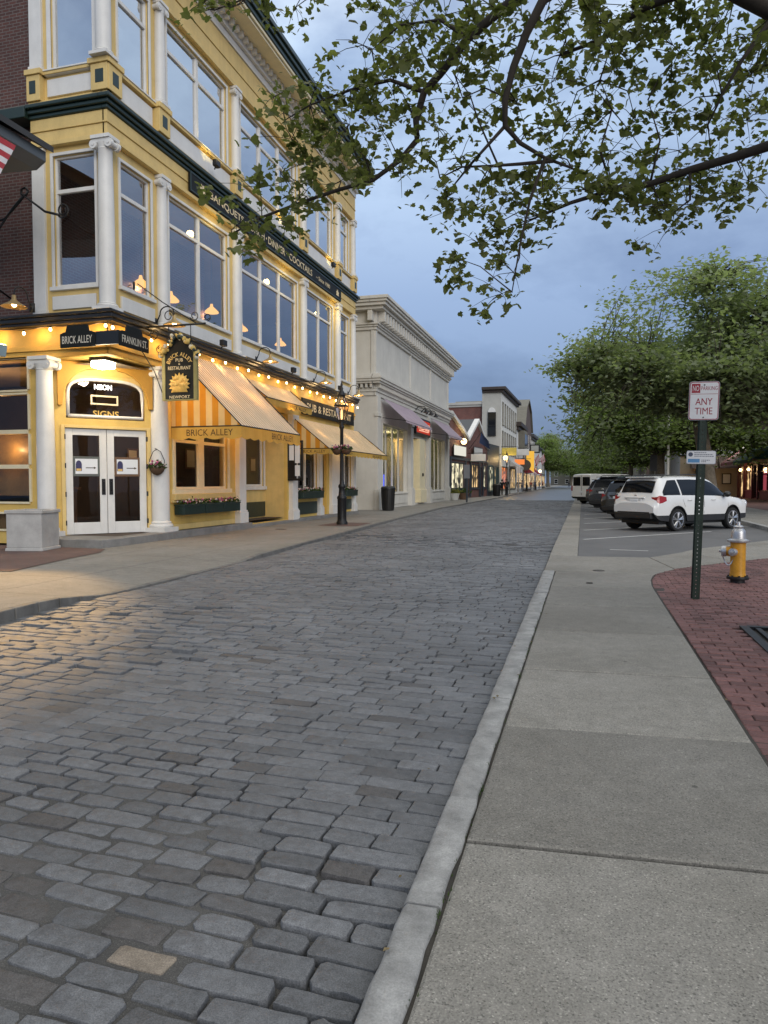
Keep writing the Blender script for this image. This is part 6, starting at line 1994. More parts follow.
make_car('parked_car', 'brownish black car beside the white van', 'car', (2.2, 45.0, LOTZ), R(45), PD, SUV, rails=False, group='cars in the angled bays')
make_car('parked_van', 'white panel van with two dark rear door windows at the end of the bays', 'van', (1.75, 52.6, LOTZ), R(45), PV, VAN, axles=(-1.7, 1.75), wr=.36, rails=False, detail=False)
rs3 = random.Random(21)
for i_, (y, lb, p) in enumerate(((66, 'dark car in the bays beyond the white van', PB_), (74, 'pale car in the bays well beyond the white van', PV))):
    make_car('parked_car', lb, 'car', (2.6, y, LOTZ), R(45), p, SUV, detail=False, group='cars in the angled bays')

# ================================================================== near furniture on the brick corner
sp = thing('no_parking_sign', 'red and white no parking sign above a small notice on a green slotted post', 'sign', (1.39, 9.88, -.01), 0)
sp.rotation_euler = (0, R(1.3), R(-4))
FP = Frame((0, 0, 0), (1, 0, 0))
mb = MB()
wall(mb, FP, -.030, .030, -.1, 2.80, [(-.0055, .0055, .03 + .0508 * k, .03 + .0508 * k + .013) for k in range(54)], w=.0, depth=.006)
wall(mb, FP, -.030, .030, -.1, 2.80, [(-.0055, .0055, .03 + .0508 * k, .03 + .0508 * k + .013) for k in range(54)], w=-.006, depth=.001)
for s_ in (-1, 1):
    mb.fb(FP, s_ * .031 - .004, s_ * .031 + .004, -.1, 2.8, -.035, .003); mb.fb(FP, s_ * .044 - .010, s_ * .044 + .010, -.1, 2.8, -.041, -.0352)
mb.build('post', pmat('green_post_steel', (.028, .042, .030), .5, metal=.3, var=.3, scale=8, fine=60), sp, local=True)


def rrect(F, u0, u1, v0, v1, r, w):
    pts = []
    for cx, cy, a0 in ((u1 - r, v0 + r, -90), (u1 - r, v1 - r, 0), (u0 + r, v1 - r, 90), (u0 + r, v0 + r, 180)):
        for k in range(5): pts.append(F(cx + r * math.cos(R(a0 + 22.5 * k)), cy + r * math.sin(R(a0 + 22.5 * k)), w))
    return pts


SGN = pmat('sign_aluminium', (.42, .43, .44), .4, metal=.6, var=.1)
mb = MB(); mb.prism(rrect(FP, -.178, .178, 2.30, 2.79, .035, .006), FP.n * .004); pl_ = mb.build('plate', SGN, sp, local=True)
mb = MB(); mb.add(rrect(FP, -.172, .172, 2.306, 2.784, .032, .0110), [tuple(range(20))]); mb.build('border', M['signred'], sp, local=True)
mb = MB(); mb.add(rrect(FP, -.163, .163, 2.315, 2.775, .026, .0116), [tuple(range(20))]); mb.build('face', M['signwhite'], sp, local=True)
mb = MB(); mb.fq(FP, -.150, -.048, 2.645, 2.762, .0122); mb.fq(FP, -.158, .158, 2.628, 2.633, .0122); mb.build('panel', M['signred'], sp, local=True)
def ltr(body, u, v, wd, hh, m, b=.01, w=.0128):
    q = text_mesh(body, fm(FP, u, v, w), wd, hh, b); q.build('lettering', m, sp, local=True)
ltr('NO', -.099, 2.703, .074, .070, M['signwhite'], .0)
ltr('PARKING', .057, 2.703, .19, .05, M['signred'], .0)
ltr('ANY', 0, 2.535, .20, .085, M['signred'], .004)
ltr('TIME', 0, 2.415, .205, .085, M['signred'], .0)
mb = MB()
for v in (2.745, 2.335): mb.lathe(FP(0, v, .0), [(.009, .0125), (.009, .017), (.004, .018)], 8, M=Matrix.Rotation(R(90), 4, 'X'))
mb.build('bolt', M['iron'], sp, local=True)
mb = MB(); mb.prism(rrect(FP, -.178, .168, 1.74, 1.91, .02, .006), FP.n * .004); mb.build('plate', SGN, sp, local=True)
mb = MB(); mb.add(rrect(FP, -.172, .162, 1.746, 1.904, .018, .0112), [tuple(range(20))]); mb.build('face', M['signwhite'], sp, local=True)
mb = MB(); mb.fq(FP, -.160, -.02, 1.758, 1.805, .0118); mb.build('panel', pmat('sign_blue', (.10, .24, .42), .4, var=.1), sp, local=True)
mb = MB(); mb.add([FP(-.13 + .028 * math.cos(R(a)), 1.862 + .028 * math.sin(R(a)), .0118) for a in range(0, 360, 24)], [tuple(range(15))])
for v, a, b in ((1.885, -.085, .06), (1.862, -.085, .13), (1.84, -.085, .145), (1.79, .0, .10), (1.77, .0, .06)):
    u = a
    rr = random.Random(int(v * 1000))
    while u < b:
        l = rr.uniform(.008, .02); mb.fq(FP, u, min(u + l, b), v - .0045, v + .0045, .0118); u += l + .005
mb.build('lettering', pmat('sign_ink', (.06, .07, .10), .5, var=0), sp, local=True)

fh = thing('fire_hydrant', 'yellow fire hydrant with a silver bonnet and caps on the red bricks', 'hydrant', (2.21, 11.6, -.008), 0)
Y_ = pmat('hydrant_yellow', (.55, .26, .015), .42, var=.22, scale=7, fine=40)
Sv = pmat('hydrant_silver', (.50, .50, .51), .38, metal=.7, var=.18, scale=12)
mb = MB(); mb.lathe((0, 0, 0), [(.10, 0), (.10, .055), (.15, .06), (.155, .075), (.15, .10), (.105, .105), (.10, .13)], 24)
for k in range(8):
    a = k * math.pi / 4; mb.lathe((.128 * math.cos(a), .128 * math.sin(a), .10), [(.014, 0), (.014, .02)], 6)
mb.build('base', M['iron'], fh, smooth=True, auto=40, local=True)
mb = MB(); mb.lathe((0, 0, 0), [(.112, .10), (.108, .14), (.104, .2), (.104, .60), (.115, .605), (.115, .615)], 28)
for a, z, l in ((168, .47, .17), (60, .47, .13), (232, .47, .13)):
    mr = Matrix.Rotation(R(a), 4, 'Z') @ Matrix.Rotation(R(90), 4, 'Y')
    mb.lathe((0, 0, z), [(.085 if a == 168 else .066, .02), (.07 if a == 168 else .052, l)], 20, M=mr)
mb.build('barrel', Y_, fh, smooth=True, auto=40, local=True)
mb = MB(); mb.lathe((0, 0, 0), [(.15, .615), (.155, .625), (.155, .645), (.125, .652), (.105, .665), (.10, .75), (.092, .79), (.06, .82), (.055, .83)], 28)
mb.lathe((0, 0, 0), [(.07, .83), (.072, .845), (.05, .86), (.028, .865), (.024, .91), (.012, .915)], 20)
mb.build('bonnet', Sv, fh, smooth=True, auto=40, local=True)
for a, z, l, r_ in ((60, .47, .12, .055), (232, .47, .12, .058), (168, .47, .16, .08)):
    mr = Matrix.Rotation(R(a), 4, 'Z') @ Matrix.Rotation(R(90), 4, 'Y')
    mb = MB(); mb.lathe((0, 0, z), [(r_, l), (r_ * 1.02, l + .045), (r_ * .9, l + .065), (r_ * .35, l + .07), (.022, l + .075), (.02, l + .10), (.01, l + .102)], 20, M=mr)
    mb.build('cap', Sv, fh, smooth=True, auto=40, local=True)
mb = MB()
ch = [V((-.22 + .012 * i, -.02 - .004 * i + .01 * math.sin(i * .7), .42 - .15 * math.sin(math.pi * i / 14))) for i in range(15)]
mb.tube(ch, .009, 5); mb.build('chain', M['rim'], fh, local=True)

# ================================================================== buildings beyond the lot
M['oxblood'] = pmat('oxblood_paint', (.09, .022, .024), .45, var=.2)
M['beige'] = pmat('beige_render', (.38, .31, .21), .8, var=.15)
M['rearwhite'] = pmat('grey_white_render', (.40, .41, .42), .8, var=.12)
F9 = Frame((13.4, 71, 0), (0, -1, 0))
ob = thing('shop_building', 'oxblood shopfront with lit doors at the edge of the plaza', 'building', (15, 63, .1))
mb = MB(); ops = [(.8, 2.4, .15, 2.9), (3.2, 5.6, .8, 2.9), (6.3, 7.6, .15, 2.9), (8.2, 12.6, .8, 2.9)]
wall(mb, F9, 0, 22, .1, 8.0, ops + [(2.5, 3.7, 5.0, 6.8), (6.5, 7.7, 5.0, 6.8)], depth=.2)
mb.add([(13.4, 71, .1), (24, 71, .1), (24, 71, 8), (13.4, 71, 8)], [(0, 1, 2, 3)])
mb.build('wall', M['oxblood'], ob)
mb = MB(); mb.box(13.1, 24, 49, 71.3, 8.0, 8.3); mb.build('roof', M['slate'], ob)
for i_, (a, b, c_, d) in enumerate(ops):
    window(F9, a, b, c_, d, ob, 2 if b - a > 2 else 1, (c_ + (d - c_) * .75,), fr='oxblood', gl='litwarm' if i_ in (0, 1) else 'darkglass', cas=.06, mul=.05)
for a, b in ((2.5, 3.7), (6.5, 7.7)): window(F9, a, b, 5.0, 6.8, ob, 1, (5.9,), gl='darkglass')
mb = MB(); mb.fb(F9, .1, 21, 3.0, 3.25, -.02, .15)
for u in (.35, 2.8, 5.95, 7.9, 13): mb.fb(F9, u - .14, u + .14, .1, 3.0, -.02, .12)
mb.build('pilaster', M['oxblood'], ob)
for lb, a, b, m in (('dull red awning on the oxblood shopfront', .2, 5.2, pmat('dull_red_canvas', (.13, .045, .045), .85, var=.15)), ('bottle green awning on the oxblood shopfront', 5.6, 12.8, pmat('bottle_green_canvas', (.012, .06, .05), .85, var=.15))):
    t = thing('awning', lb, 'awning', F9((a + b) / 2, 3.2, .7))
    mb = MB()
    pts = [F9(a, 4.3, .02), F9(b, 4.3, .02), F9(b, 3.2, 1.5), F9(a, 3.2, 1.5), F9(b, 2.95, 1.5), F9(a, 2.95, 1.5), F9(a, 3.2, .02), F9(b, 3.2, .02)]
    mb.add(pts, [(0, 3, 2, 1), (3, 5, 4, 2), (0, 6, 3), (1, 2, 7)]); mb.build('canopy', m, t)
for lb, u in (('wall lantern by the first oxblood shop door', 2.8), ('wall lantern between the oxblood shop windows', 5.95)):
    t = thing('wall_lamp', lb, 'lamp', F9(u, 2.4, .3)); mb = MB(); mb.ball(F9(u, 2.55, .35), .12, 8); mb.build('globe', emis('shop_lamp', (1, .7, .3), 12), t, smooth=True)
    mb = MB(); mb.tube([F9(u, 2.4, .1), F9(u, 2.4, .35), F9(u, 2.5, .35)], .02, 5); mb.build('arm', M['iron'], t)
F10 = Frame((8.6, 72, 0), (1, 0, 0))
bb = thing('balcony_building', 'shop with a white railed balcony over dark awnings and a beige wall', 'building', (11.5, 75, .1))
mb = MB(); wall(mb, F10, 0, 5.4, .1, 4.0, [(1.4, 2.9, .15, 2.6)], depth=.2); mb.build('wall', M['beige'], bb)
mb = MB(); wall(mb, F10, 0, 5.4, 4.0, 8.2, [(1.0, 2.0, 4.3, 6.6), (3.2, 4.2, 4.8, 6.6)], w=-1.6, depth=.15); mb.add([F10(0, .1, 0), F10(0, 8.2, 0), F10(0, 8.2, -8), F10(0, .1, -8)], [(0, 1, 2, 3)]); mb.build('wall', M['rearwhite'], bb)
for a, b, c_, d, g_ in ((1.0, 2.0, 4.3, 6.6, 'darkglass'), (3.2, 4.2, 4.8, 6.6, 'darkglass')): window(F10, a, b, c_, d, bb, 1, (5.7,), gl=g_, w=-1.6)
window(F10, 1.4, 2.9, .15, 2.6, bb, 1, (2.2,), fr='black', gl='litpink') if False else None
M['litpink'] = emis('pink_lit_shop', (1, .18, .24), .9)
window(F10, 1.4, 2.9, .15, 2.6, bb, 1, (2.2,), fr='black', gl='litpink', cas=.06, sill=False)
mb = MB(); mb.fb(F10, 0, 5.4, 3.9, 4.05, -1.6, .1); mb.build('balcony_floor', M['black'], bb)
mb = MB()
for k in range(19): mb.fb(F10, .05 + k * .29, .12 + k * .29, 4.05, 5.1, -.02, .04)
mb.fb(F10, 0, 5.4, 5.1, 5.2, -.04, .07); mb.fb(F10, 0, 5.4, 4.12, 4.2, -.035, .06)
for u in (0, 2.7, 5.3): mb.fb(F10, u, u + .14, 4.05, 5.35, -.05, .09)
mb.build('balcony_railing', M['rearwhite'], bb)
mb = MB(); mb.prism([F10(-.4, 8.2, 1.0), F10(5.8, 8.2, 1.0), F10(5.8, 10.4, -4), F10(-.4, 10.4, -4)], (0, 0, .25)); mb.build('roof', M['slate'], bb)
for lb, a, b in (('dark awning over the pink lit door', .9, 3.1), ('dark brown awning over the beige wall', 3.3, 5.3)):
    t = thing('awning', lb, 'awning', F10((a + b) / 2, 2.8, .5)); mb = MB(); mb.add([F10(a, 3.8, .02), F10(b, 3.8, .02), F10(b, 2.75, 1.1), F10(a, 2.75, 1.1), F10(a, 2.75, .02), F10(b, 2.75, .02)], [(0, 3, 2, 1), (0, 4, 3), (1, 2, 5)]); mb.build('canopy', M['brown'], t)
t = thing('menu_case', 'dark framed menu on the beige wall across the plaza', 'menu case', F10(4.0, 1.5, .05)); mb = MB(); mb.fb(F10, 3.6, 4.4, 1.3, 2.3, .0, .08); mb.build('frame', M['black'], t); mb = MB(); mb.fq(F10, 3.7, 4.3, 1.4, 2.2, .084); mb.build('menu_page', M['stone'], t)
t = thing('wall_lamp', 'black gooseneck lamp lit white before the railed balcony', 'lamp', (12.8, 70.5, 4.2)); mb = MB(); mb.tube([(13.38, 70.0, 5.2), (13.0, 70.2, 6.2), (12.8, 70.4, 6.1), (12.8, 70.5, 5.1)], .035, 6); mb.build('arm', M['iron'], t)
mb = MB(); mb.lathe((12.8, 70.5, 4.75), [(.32, 0), (.28, .08), (.08, .2), (.05, .4)], 14); mb.build('lamp_shade', M['iron'], t, smooth=True); mb = MB(); mb.ball((12.8, 70.5, 4.75), .14, 8); mb.build('bulb', emis('cool_lamp', (1, .97, .9), 14), t, smooth=True)
block('arcade_shop', 'long low row of dark shopfronts with lit windows along the plaza beneath the trees', (11.2, 116), (9.9, 79), 10, 4.2, M['brown'], M['brown'], [(1 + 4.5 * k, 4.2 + 4.5 * k, .7, 2.9, ['litwarm', 'darkglass', 'litpale', 'darkglass'][k % 4]) for k in range(8)], fr='black', base=.1, trans=False)
block('white_gable_house', 'grey white gabled house half hidden by the second plane trunk', (9.4, 99), (9.2, 88), 9, 6.2, M['rearwhite'], M['rearwhite'], grid_ops(11, (3.8,), 3), roof='gable', ridge=3.0)
block('long_terrace', 'dim row of two-storey houses behind the plane trees beyond the bays', (9.2, 200), (9.2, 118), 9, 7.5, M['khaki'], M['brown'], grid_ops(82, (.8, 4.4), 14, 1.6, 1.9), roof='side', ridge=2.5)
# plain lamp pole among the trees
t = thing('lamp_pole', 'pale straight lamp pole rising among the plane tree trunks', 'pole', (5.75, 55, .1)); mb = MB(); mb.lathe((5.75, 55, .1), [(.16, 0), (.16, .3), (.10, .4), (.07, 6.4)], 10); mb.build('pole', M['stone'], t, smooth=True, auto=40)
mb = MB(); mb.tube([(5.75, 55, 6.4), (5.4, 54.8, 6.8), (4.8, 54.6, 6.8)], .05, 6); mb.build('arm', M['stone'], t)
t = thing('traffic_sign', 'back of a grey road sign on a thin post behind the white wagon', 'sign', (5.5, 62, .1)); mb = MB(); mb.tube([(5.5, 62, .1), (5.5, 62, 3.6)], .04, 6); mb.build('post', M['graydk'], t); mb = MB(); mb.box(5.1, 5.9, 61.94, 61.96, 2.4, 3.7); mb.build('plate', pmat('sign_back', (.16, .17, .19), .5, var=.15), t)
# ================================================================== TREES
def leaf_star(p, n, up, s, r):
    """palmate five-lobed leaf as one polygon fan, lightly folded"""
    n = n.normalized(); a = up - n * up.dot(n)
    a = a.normalized() if a.length > 1e-5 else n.orthogonal().normalized()
    b = n.cross(a)
    out = []
    lob = [(0, .15), (36, .72), (62, .56), (88, .86), (116, .62), (146, .80), (180, 1.0)]
    pts = [(ang, rad) for ang, rad in lob] + [(-ang, rad) for ang, rad in lob[-2:0:-1]]
    for ang, rad in pts:
        th = R(ang + 180 + r.uniform(-6, 6)); q = rad * s * r.uniform(.88, 1.1)
        x, y = math.cos(th) * q, math.sin(th) * q
        out.append(p + a * x + b * y - n * (abs(y) * .28 + x * x * .3 / s))
    return out


ot = thing('plane_tree', 'plane tree beside the iron grate whose leafy boughs overhang the street', 'tree', (2.45, 7.25, -.02))
tw = MB(); lf = MB()
r5 = random.Random(12)
T0 = V((2.45, 7.25, -.05))
tw.tube([T0, T0 + V((0, 0, .25)), T0 + V((.03, .02, 1.5)), T0 + V((-.05, .05, 3.0)), T0 + V((-.12, .1, 4.2)), T0 + V((-.3, .2, 5.2)), T0 + V((-.2, .5, 7.0)), T0 + V((.1, .9, 9.5))], [.36, .28, .25, .235, .22, .17, .13, .05], 14)
limbs = []


def limb(pts, r0, r1, n=9):
    pts = [V(p) for p in pts]
    # subdivide with a little wander
    out = [pts[0]]
    for a, b in zip(pts, pts[1:]):
        L = (b - a).length; k = max(1, int(L / .35))
        for i in range(1, k + 1):
            q = a + (b - a) * i / k
            if i < k: q += V((r5.gauss(0, .02), r5.gauss(0, .02), r5.gauss(0, .02)))
            out.append(q)
    m = len(out)
    tw.tube(out, [r0 + (r1 - r0) * (i / (m - 1)) for i in range(m)], n)
    limbs.append((out, r0, r1))


tA = T0 + V((-.10, .09, 4.0)); tB = T0 + V((-.28, .18, 5.1)); tC = T0 + V((-.2, .4, 6.4))
limb([tA, at(830, 122, 7.6), at(768, 146, 7.9), at(735, 157, 8.1), at(690, 170, 8.3), at(650, 184, 8.5), at(612, 190, 8.7), at(570, 203, 8.9), at(540, 216, 9.1)], .10, .016)
limb([tB, at(830, 60, 8.0), at(775, 14, 8.2), at(735, -6, 8.3), at(650, -45, 8.4), at(570, -45, 8.3), at(513, 0, 8.6), at(468, 38, 8.8), at(440, 74, 8.9), at(424, 92, 9.0), at(416, 120, 9.0), at(417, 140, 9.1), at(400, 160, 9.2), at(373, 180, 9.3), at(338, 190, 9.4), at(300, 203, 9.5), at(262, 217, 9.6), at(232, 234, 9.7)], .125, .012)
limb([at(650, -45, 8.4), at(590, -40, 8.2), at(543, 0, 7.9), at(526, 34, 8.0), at(513, 68, 8.1), at(505, 100, 8.1), at(505, 126, 8.2), at(520, 143, 8.3), at(545, 158, 8.4), at(572, 168, 8.5)], .075, .015)
limb([tC, at(760, -60, 7.6), at(700, -20, 8.2), at(640, 10, 8.7), at(600, 40, 9.0), at(560, 55, 9.3)], .10, .02)
limb([at(775, 14, 8.2), at(742, 60, 8.2), at(722, 95, 8.3), at(708, 125, 8.3)], .03, .008)
limb([at(505, 126, 8.2), at(470, 165, 8.5), at(450, 190, 8.6)], .022, .008)
limb([at(545, 158, 8.4), at(530, 200, 8.5), at(520, 245, 8.5), at(512, 292, 8.5)], .022, .006)
limb([at(513, -2, 8.6), at(430, -20, 9), at(350, -14, 9.3), at(270, -4, 9.6), at(215, 10, 9.8)], .04, .008)
limb([at(424, 92, 9.0), at(390, 80, 9.2), at(350, 90, 9.4), at(310, 105, 9.6), at(285, 120, 9.7)], .03, .006)
limb([at(553, 161, 8.4), at(520, 164, 8.5), at(490, 166, 8.55), at(462, 167, 8.6), at(440, 178, 8.7)], .024, .007)
limb([at(497, 163, 8.5), at(478, 120, 8.6), at(470, 95, 8.7), at(455, 75, 8.8)], .013, .005)
limb([at(512, 100, 8.2), at(485, 88, 8.4), at(462, 98, 8.5)], .013, .005)
limb([at(612, 190, 8.7), at(600, 150, 8.6), at(612, 110, 8.6), at(600, 80, 8.7)], .016, .005)
limb([at(650, 184, 8.5), at(660, 140, 8.4), at(648, 100, 8.4)], .016, .005)
limb([at(468, 38, 8.8), at(440, 20, 8.9), at(400, 25, 9.0), at(372, 50, 9.2)], .028, .006)
limb([at(690, 170, 8.3), at(690, 200, 8.3), at(670, 215, 8.4)], .02, .006)
nodes = [(p, i) for i, (pts, _, _) in enumerate(limbs) for p in pts[2:]]
CL = [(140, 10), (100, 5), (60, 8), (20, 2), (230, 60), (262, 92), (240, 122), (200, 130), (170, 112), (130, 152), (112, 128), (165, 172), (212, 165), (252, 170), (290, 140), (330, 62), (372, 40), (340, 20), (300, 42), (392, 100), (352, 112), (382, 152), (330, 170),
      (240, 215), (200, 200), (160, 215), (120, 230), (150, 260), (92, 250), (62, 300), (92, 306), (128, 292), (280, 230), (190, 246), (420, 20), (470, 30), (500, 62), (540, 30), (580, 20), (622, 30), (660, 20), (702, 30), (740, 50), (480, 110), (522, 110), (562, 92), (602, 100), (640, 90), (690, 92), (740, 100), (432, 132), (462, 170), (500, 162), (540, 150), (592, 160), (642, 150), (690, 152), (740, 160), (360, 210), (400, 222), (450, 226), (342, 262), (382, 272), (420, 262), (402, 300), (420, 322), (382, 322), (352, 342), (430, 362), (415, 390), (480, 242), (522, 252), (562, 250), (602, 252), (642, 240), (662, 272), (702, 230), (742, 240), (722, 262), (760, 202), (640, 300),
      (260, 20), (290, 75), (420, 60), (450, 90), (560, 60), (600, 62), (642, 60), (682, 60), (720, 75), (520, 190), (560, 200), (605, 205), (650, 200), (480, 205), (745, 128), (765, 90), (765, 30), (470, 270), (445, 290), (590, 275), (620, 270), (680, 250), (270, 120), (225, 95), (180, 150), (215, 190), (135, 185), (310, 200), (350, 60), (500, 15), (545, 5), (620, 0), (690, 0), (440, 3), (380, 5), (300, 5)]


def twig(a, b, r0):
    mid = (a + b) / 2 + V((r5.gauss(0, .05), r5.gauss(0, .05), r5.uniform(.0, .10)))
    tw.tube([a, a * .7 + mid * .3, mid, b * .7 + mid * .3, b], [r0, r0 * .8, r0 * .6, r0 * .45, r0 * .25], 5)
    return mid


for cx, cy in CL:
    px = 190 + cx / 1.329; py = cy / 1.329
    d = 8.9 + r5.uniform(-.7, .9)
    if px < 330: d = 9.5 + r5.uniform(-.4, .5)
    c_ = at(px, py, d)
    a, _ = min(nodes, key=lambda q: (q[0] - c_).length)
    c_ = c_ + (a - c_) * .0
    if (a - c_).length < 2.2: twig(a, c_, .009 + .004 * r5.random())
    n_l = r5.choice([34, 46, 58, 70])
    subs = [c_ + V((r5.gauss(0, .24), r5.gauss(0, .24), r5.gauss(0, .17))) for _ in range(6)]
    for s_ in subs:
        tw.tube([c_, (c_ + s_) / 2 + V((0, 0, .03)), s_], [.005, .004, .002], 4)
    for i in range(n_l):
        s_ = r5.choice(subs + [c_])
        p = s_ + V((r5.gauss(0, .085), r5.gauss(0, .085), r5.gauss(0, .06) - .03))
        n = V((r5.gauss(0, .75), r5.gauss(0, .75), 1.0))
        up = V((r5.gauss(0, 1), r5.gauss(0, 1), r5.gauss(0, .3) - .4))
        out = leaf_star(p, n, up, r5.choice([.038, .048, .056, .064, .074, .09]) * r5.uniform(.85, 1.15), r5)
        lf.add([p] + out, [(0, i_ + 1, (i_ + 1) % len(out) + 1) for i_ in range(len(out))], 0, r5.random())
# the rest of the crown, above and to the side of the picture
for i in range(230):
    a = r5.uniform(0, 6.283); q = 5.6 * math.sqrt(r5.random())
    c_ = V((2.6 + q * math.cos(a), 7.6 + q * math.sin(a), 8.2 + r5.uniform(-1.0, 3.0) * (1 - q / 8)))
    for k in range(12):
        p = c_ + V((r5.gauss(0, .3), r5.gauss(0, .3), r5.gauss(0, .2)))
        rel = p - V((0, 0, CAM_H)); dz = rel.dot(FW)
        if dz > .5:
            X_ = 384 + 710 * rel.dot(RT) / dz; Y_2 = 512 - 710 * rel.dot(UPV) / dz
            if -20 < X_ < 790 and Y_2 > -25: continue
        out = leaf_star(p, V((r5.gauss(0, .5), r5.gauss(0, .5), 1)), V((r5.gauss(0, 1), r5.gauss(0, 1), -.3)), r5.uniform(.09, .14), r5)
        lf.add([p] + out, [(0, i_ + 1, (i_ + 1) % len(out) + 1) for i_ in range(len(out))], 0, r5.random())
tw.build('trunk', M['barkdk'], ot, smooth=True)
lf.build('crown', M['leaf'], ot, smooth=False, tint=True)


def crown_tree(name, label, x, y, z, H, Rr, z0, seed, leafm, trunk_r=.36, nleaf=26000, ls=.17, lean=(0, 0), group=None, nfill=380):
    """spreading street tree: forked trunk, limbs in tiers, leaf sprays hung in flat layers along the limbs"""
    r = random.Random(seed)
    t = thing(name, label, 'tree', (x, y, z), 0, group)
    tr = MB(); lv = MB()
    base = V((x, y, z)); fork = base + V((lean[0], lean[1], z0))
    tr.tube([base - V((0, 0, .1)), base + V((0, 0, .3)), base + (fork - base) * .5 + V((.05, 0, 0)), fork], [trunk_r * 1.35, trunk_r * 1.05, trunk_r * .9, trunk_r * .85], 12)
    sprays = []; nodes_ = []
    nl = 20
    for k in range(nl):
        a = k * 2.399 + r.uniform(-.3, .3)
        el = math.asin(min(.99, -.06 + 1.02 * ((k * .618) % 1))) if k else 1.4
        L = r.uniform(.72, .93) / math.sqrt((math.cos(el) / Rr) ** 2 + (math.sin(el) / (H - z0)) ** 2)
        d = V((math.cos(a) * math.cos(el), math.sin(a) * math.cos(el), math.sin(el)))
        pts = [fork]; q = fork.copy(); dd = (d + V((0, 0, .5))).normalized()
        ns = 9
        for i in range(ns):
            dd = (dd * .75 + d * .25 + V((r.gauss(0, .12), r.gauss(0, .12), r.gauss(0, .07) - .02 * i / ns))).normalized()
            q = q + dd * (L / ns); pts.append(q.copy())
        r0 = trunk_r * r.uniform(.42, .55)
        nodes_ += pts[3:]
        tr.tube(pts, [r0 * (1 - .9 * i / ns) for i in range(ns + 1)], 8, mi=0 if k % 3 == 0 else 1)
        for i in range(2, ns + 1):
            for m in range(3 if i < ns else 4):
                b = r.uniform(0, 6.283); l2 = L * r.uniform(.16, .38) * (1.1 - .4 * i / ns)
                e = V((math.cos(b), math.sin(b), r.uniform(-.25, .45))).normalized()
                p1 = pts[i] + e * l2 * .5 + V((0, 0, .12 * l2)); p2 = pts[i] + e * l2
                tr.tube([pts[i], p1, p2], [r0 * .22, r0 * .13, r0 * .04], 5, mi=1)
                for s_ in (.45, .75, 1.0): sprays.append(pts[i] + (p2 - pts[i]) * s_ + V((0, 0, .1)))
                for w in range(3):
                    b2 = b + r.uniform(-1.2, 1.2); l3 = l2 * r.uniform(.35, .7)
                    p3 = p1 + V((math.cos(b2), math.sin(b2), r.uniform(-.2, .3))) * l3
                    tr.tube([p1, p3], [r0 * .09, r0 * .03], 4, mi=1)
                    sprays.append(p3); sprays.append((p1 + p3) / 2)
    for i in range(nfill):
        a = r.uniform(0, 6.283); u = r.uniform(-.08, 1.0); k = r.uniform(.62, 1.0) ** .5
        q = fork + V((math.cos(a) * math.sqrt(max(0, 1 - u * u)) * Rr, math.sin(a) * math.sqrt(max(0, 1 - u * u)) * Rr, u * (H - z0))) * k
        b_ = min(nodes_, key=lambda p: (p - q).length)
        tr.tube([b_, (b_ + q) / 2 + V((r.gauss(0, .15), r.gauss(0, .15), .2)), q], [.035, .022, .01], 4, mi=1)
        sprays.append(q); sprays.append(b_ + (q - b_) * .6)
    per = max(6, nleaf // len(sprays))
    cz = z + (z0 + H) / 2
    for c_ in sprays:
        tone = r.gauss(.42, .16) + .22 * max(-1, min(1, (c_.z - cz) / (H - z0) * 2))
        sr = r.uniform(.45, .85) * Rr / 8.5
        kk = int(per * r.uniform(.5, 1.5))
        for i in range(kk):
            p = c_ + V((r.gauss(0, sr), r.gauss(0, sr), r.gauss(0, sr * .42) - .1))
            n = V((r.gauss(0, .6), r.gauss(0, .6), 1.0)).normalized()
            a_ = V((r.gauss(0, 1), r.gauss(0, 1), r.gauss(0, .5))); a_ = (a_ - n * a_.dot(n)).normalized(); b_ = n.cross(a_)
            s_ = ls * r.uniform(.6, 1.3)
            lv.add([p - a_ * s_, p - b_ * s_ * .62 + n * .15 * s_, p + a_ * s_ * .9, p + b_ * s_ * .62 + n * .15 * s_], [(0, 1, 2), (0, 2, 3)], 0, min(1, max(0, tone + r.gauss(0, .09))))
    tr.build('trunk', [M['bark'], M['barkdk']], t, smooth=True)
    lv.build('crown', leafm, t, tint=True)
    return t


GT = 'plane trees along the parking bays'
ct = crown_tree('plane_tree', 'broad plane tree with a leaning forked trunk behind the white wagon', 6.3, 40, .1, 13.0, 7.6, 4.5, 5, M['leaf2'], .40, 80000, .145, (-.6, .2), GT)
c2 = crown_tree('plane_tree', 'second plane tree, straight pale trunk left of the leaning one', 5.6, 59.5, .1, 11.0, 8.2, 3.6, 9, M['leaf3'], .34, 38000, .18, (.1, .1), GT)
c2['label'] = 'second plane tree along the bays, with a straight pale trunk'
dup(ct, (6.8, 80, .1), 2.1, 'third plane tree along the bays, beyond the straight pale trunk')
dup(c2, (6.0, 102, .1), 1.2, 'fourth plane tree along the bays, far down the street')
dup(ct, (6.2, 128, .1), 4.0, 'fifth plane tree along the bays, near the far end')
dup(c2, (5.6, 160, .1), 5.0, 'farthest plane tree on the parking side of the street')
l1 = dup(c2, (-11.0, 188, 0), .4, 'dark tree past the last grey house on the shop side'); l1.scale = (1.25, 1.25, 1.25); l1['group'] = 'far trees on the shop side'
l2 = dup(ct, (-11, 225, 0), 1.8, 'farther of the two dark trees past the last grey house'); l2.scale = (1.3, 1.3, 1.3); l2['group'] = 'far trees on the shop side'
for i_, (x, y) in enumerate(((-6, 330), (5, 345))):
    l3 = dup(c2, (x, y, 0), i_ + .5, ['hazy tree closing the end of the street, shop side', 'hazy tree closing the end of the street, bay side'][i_]); l3.scale = (1.5, 1.5, 1.3); l3['group'] = 'trees at the end of the street'

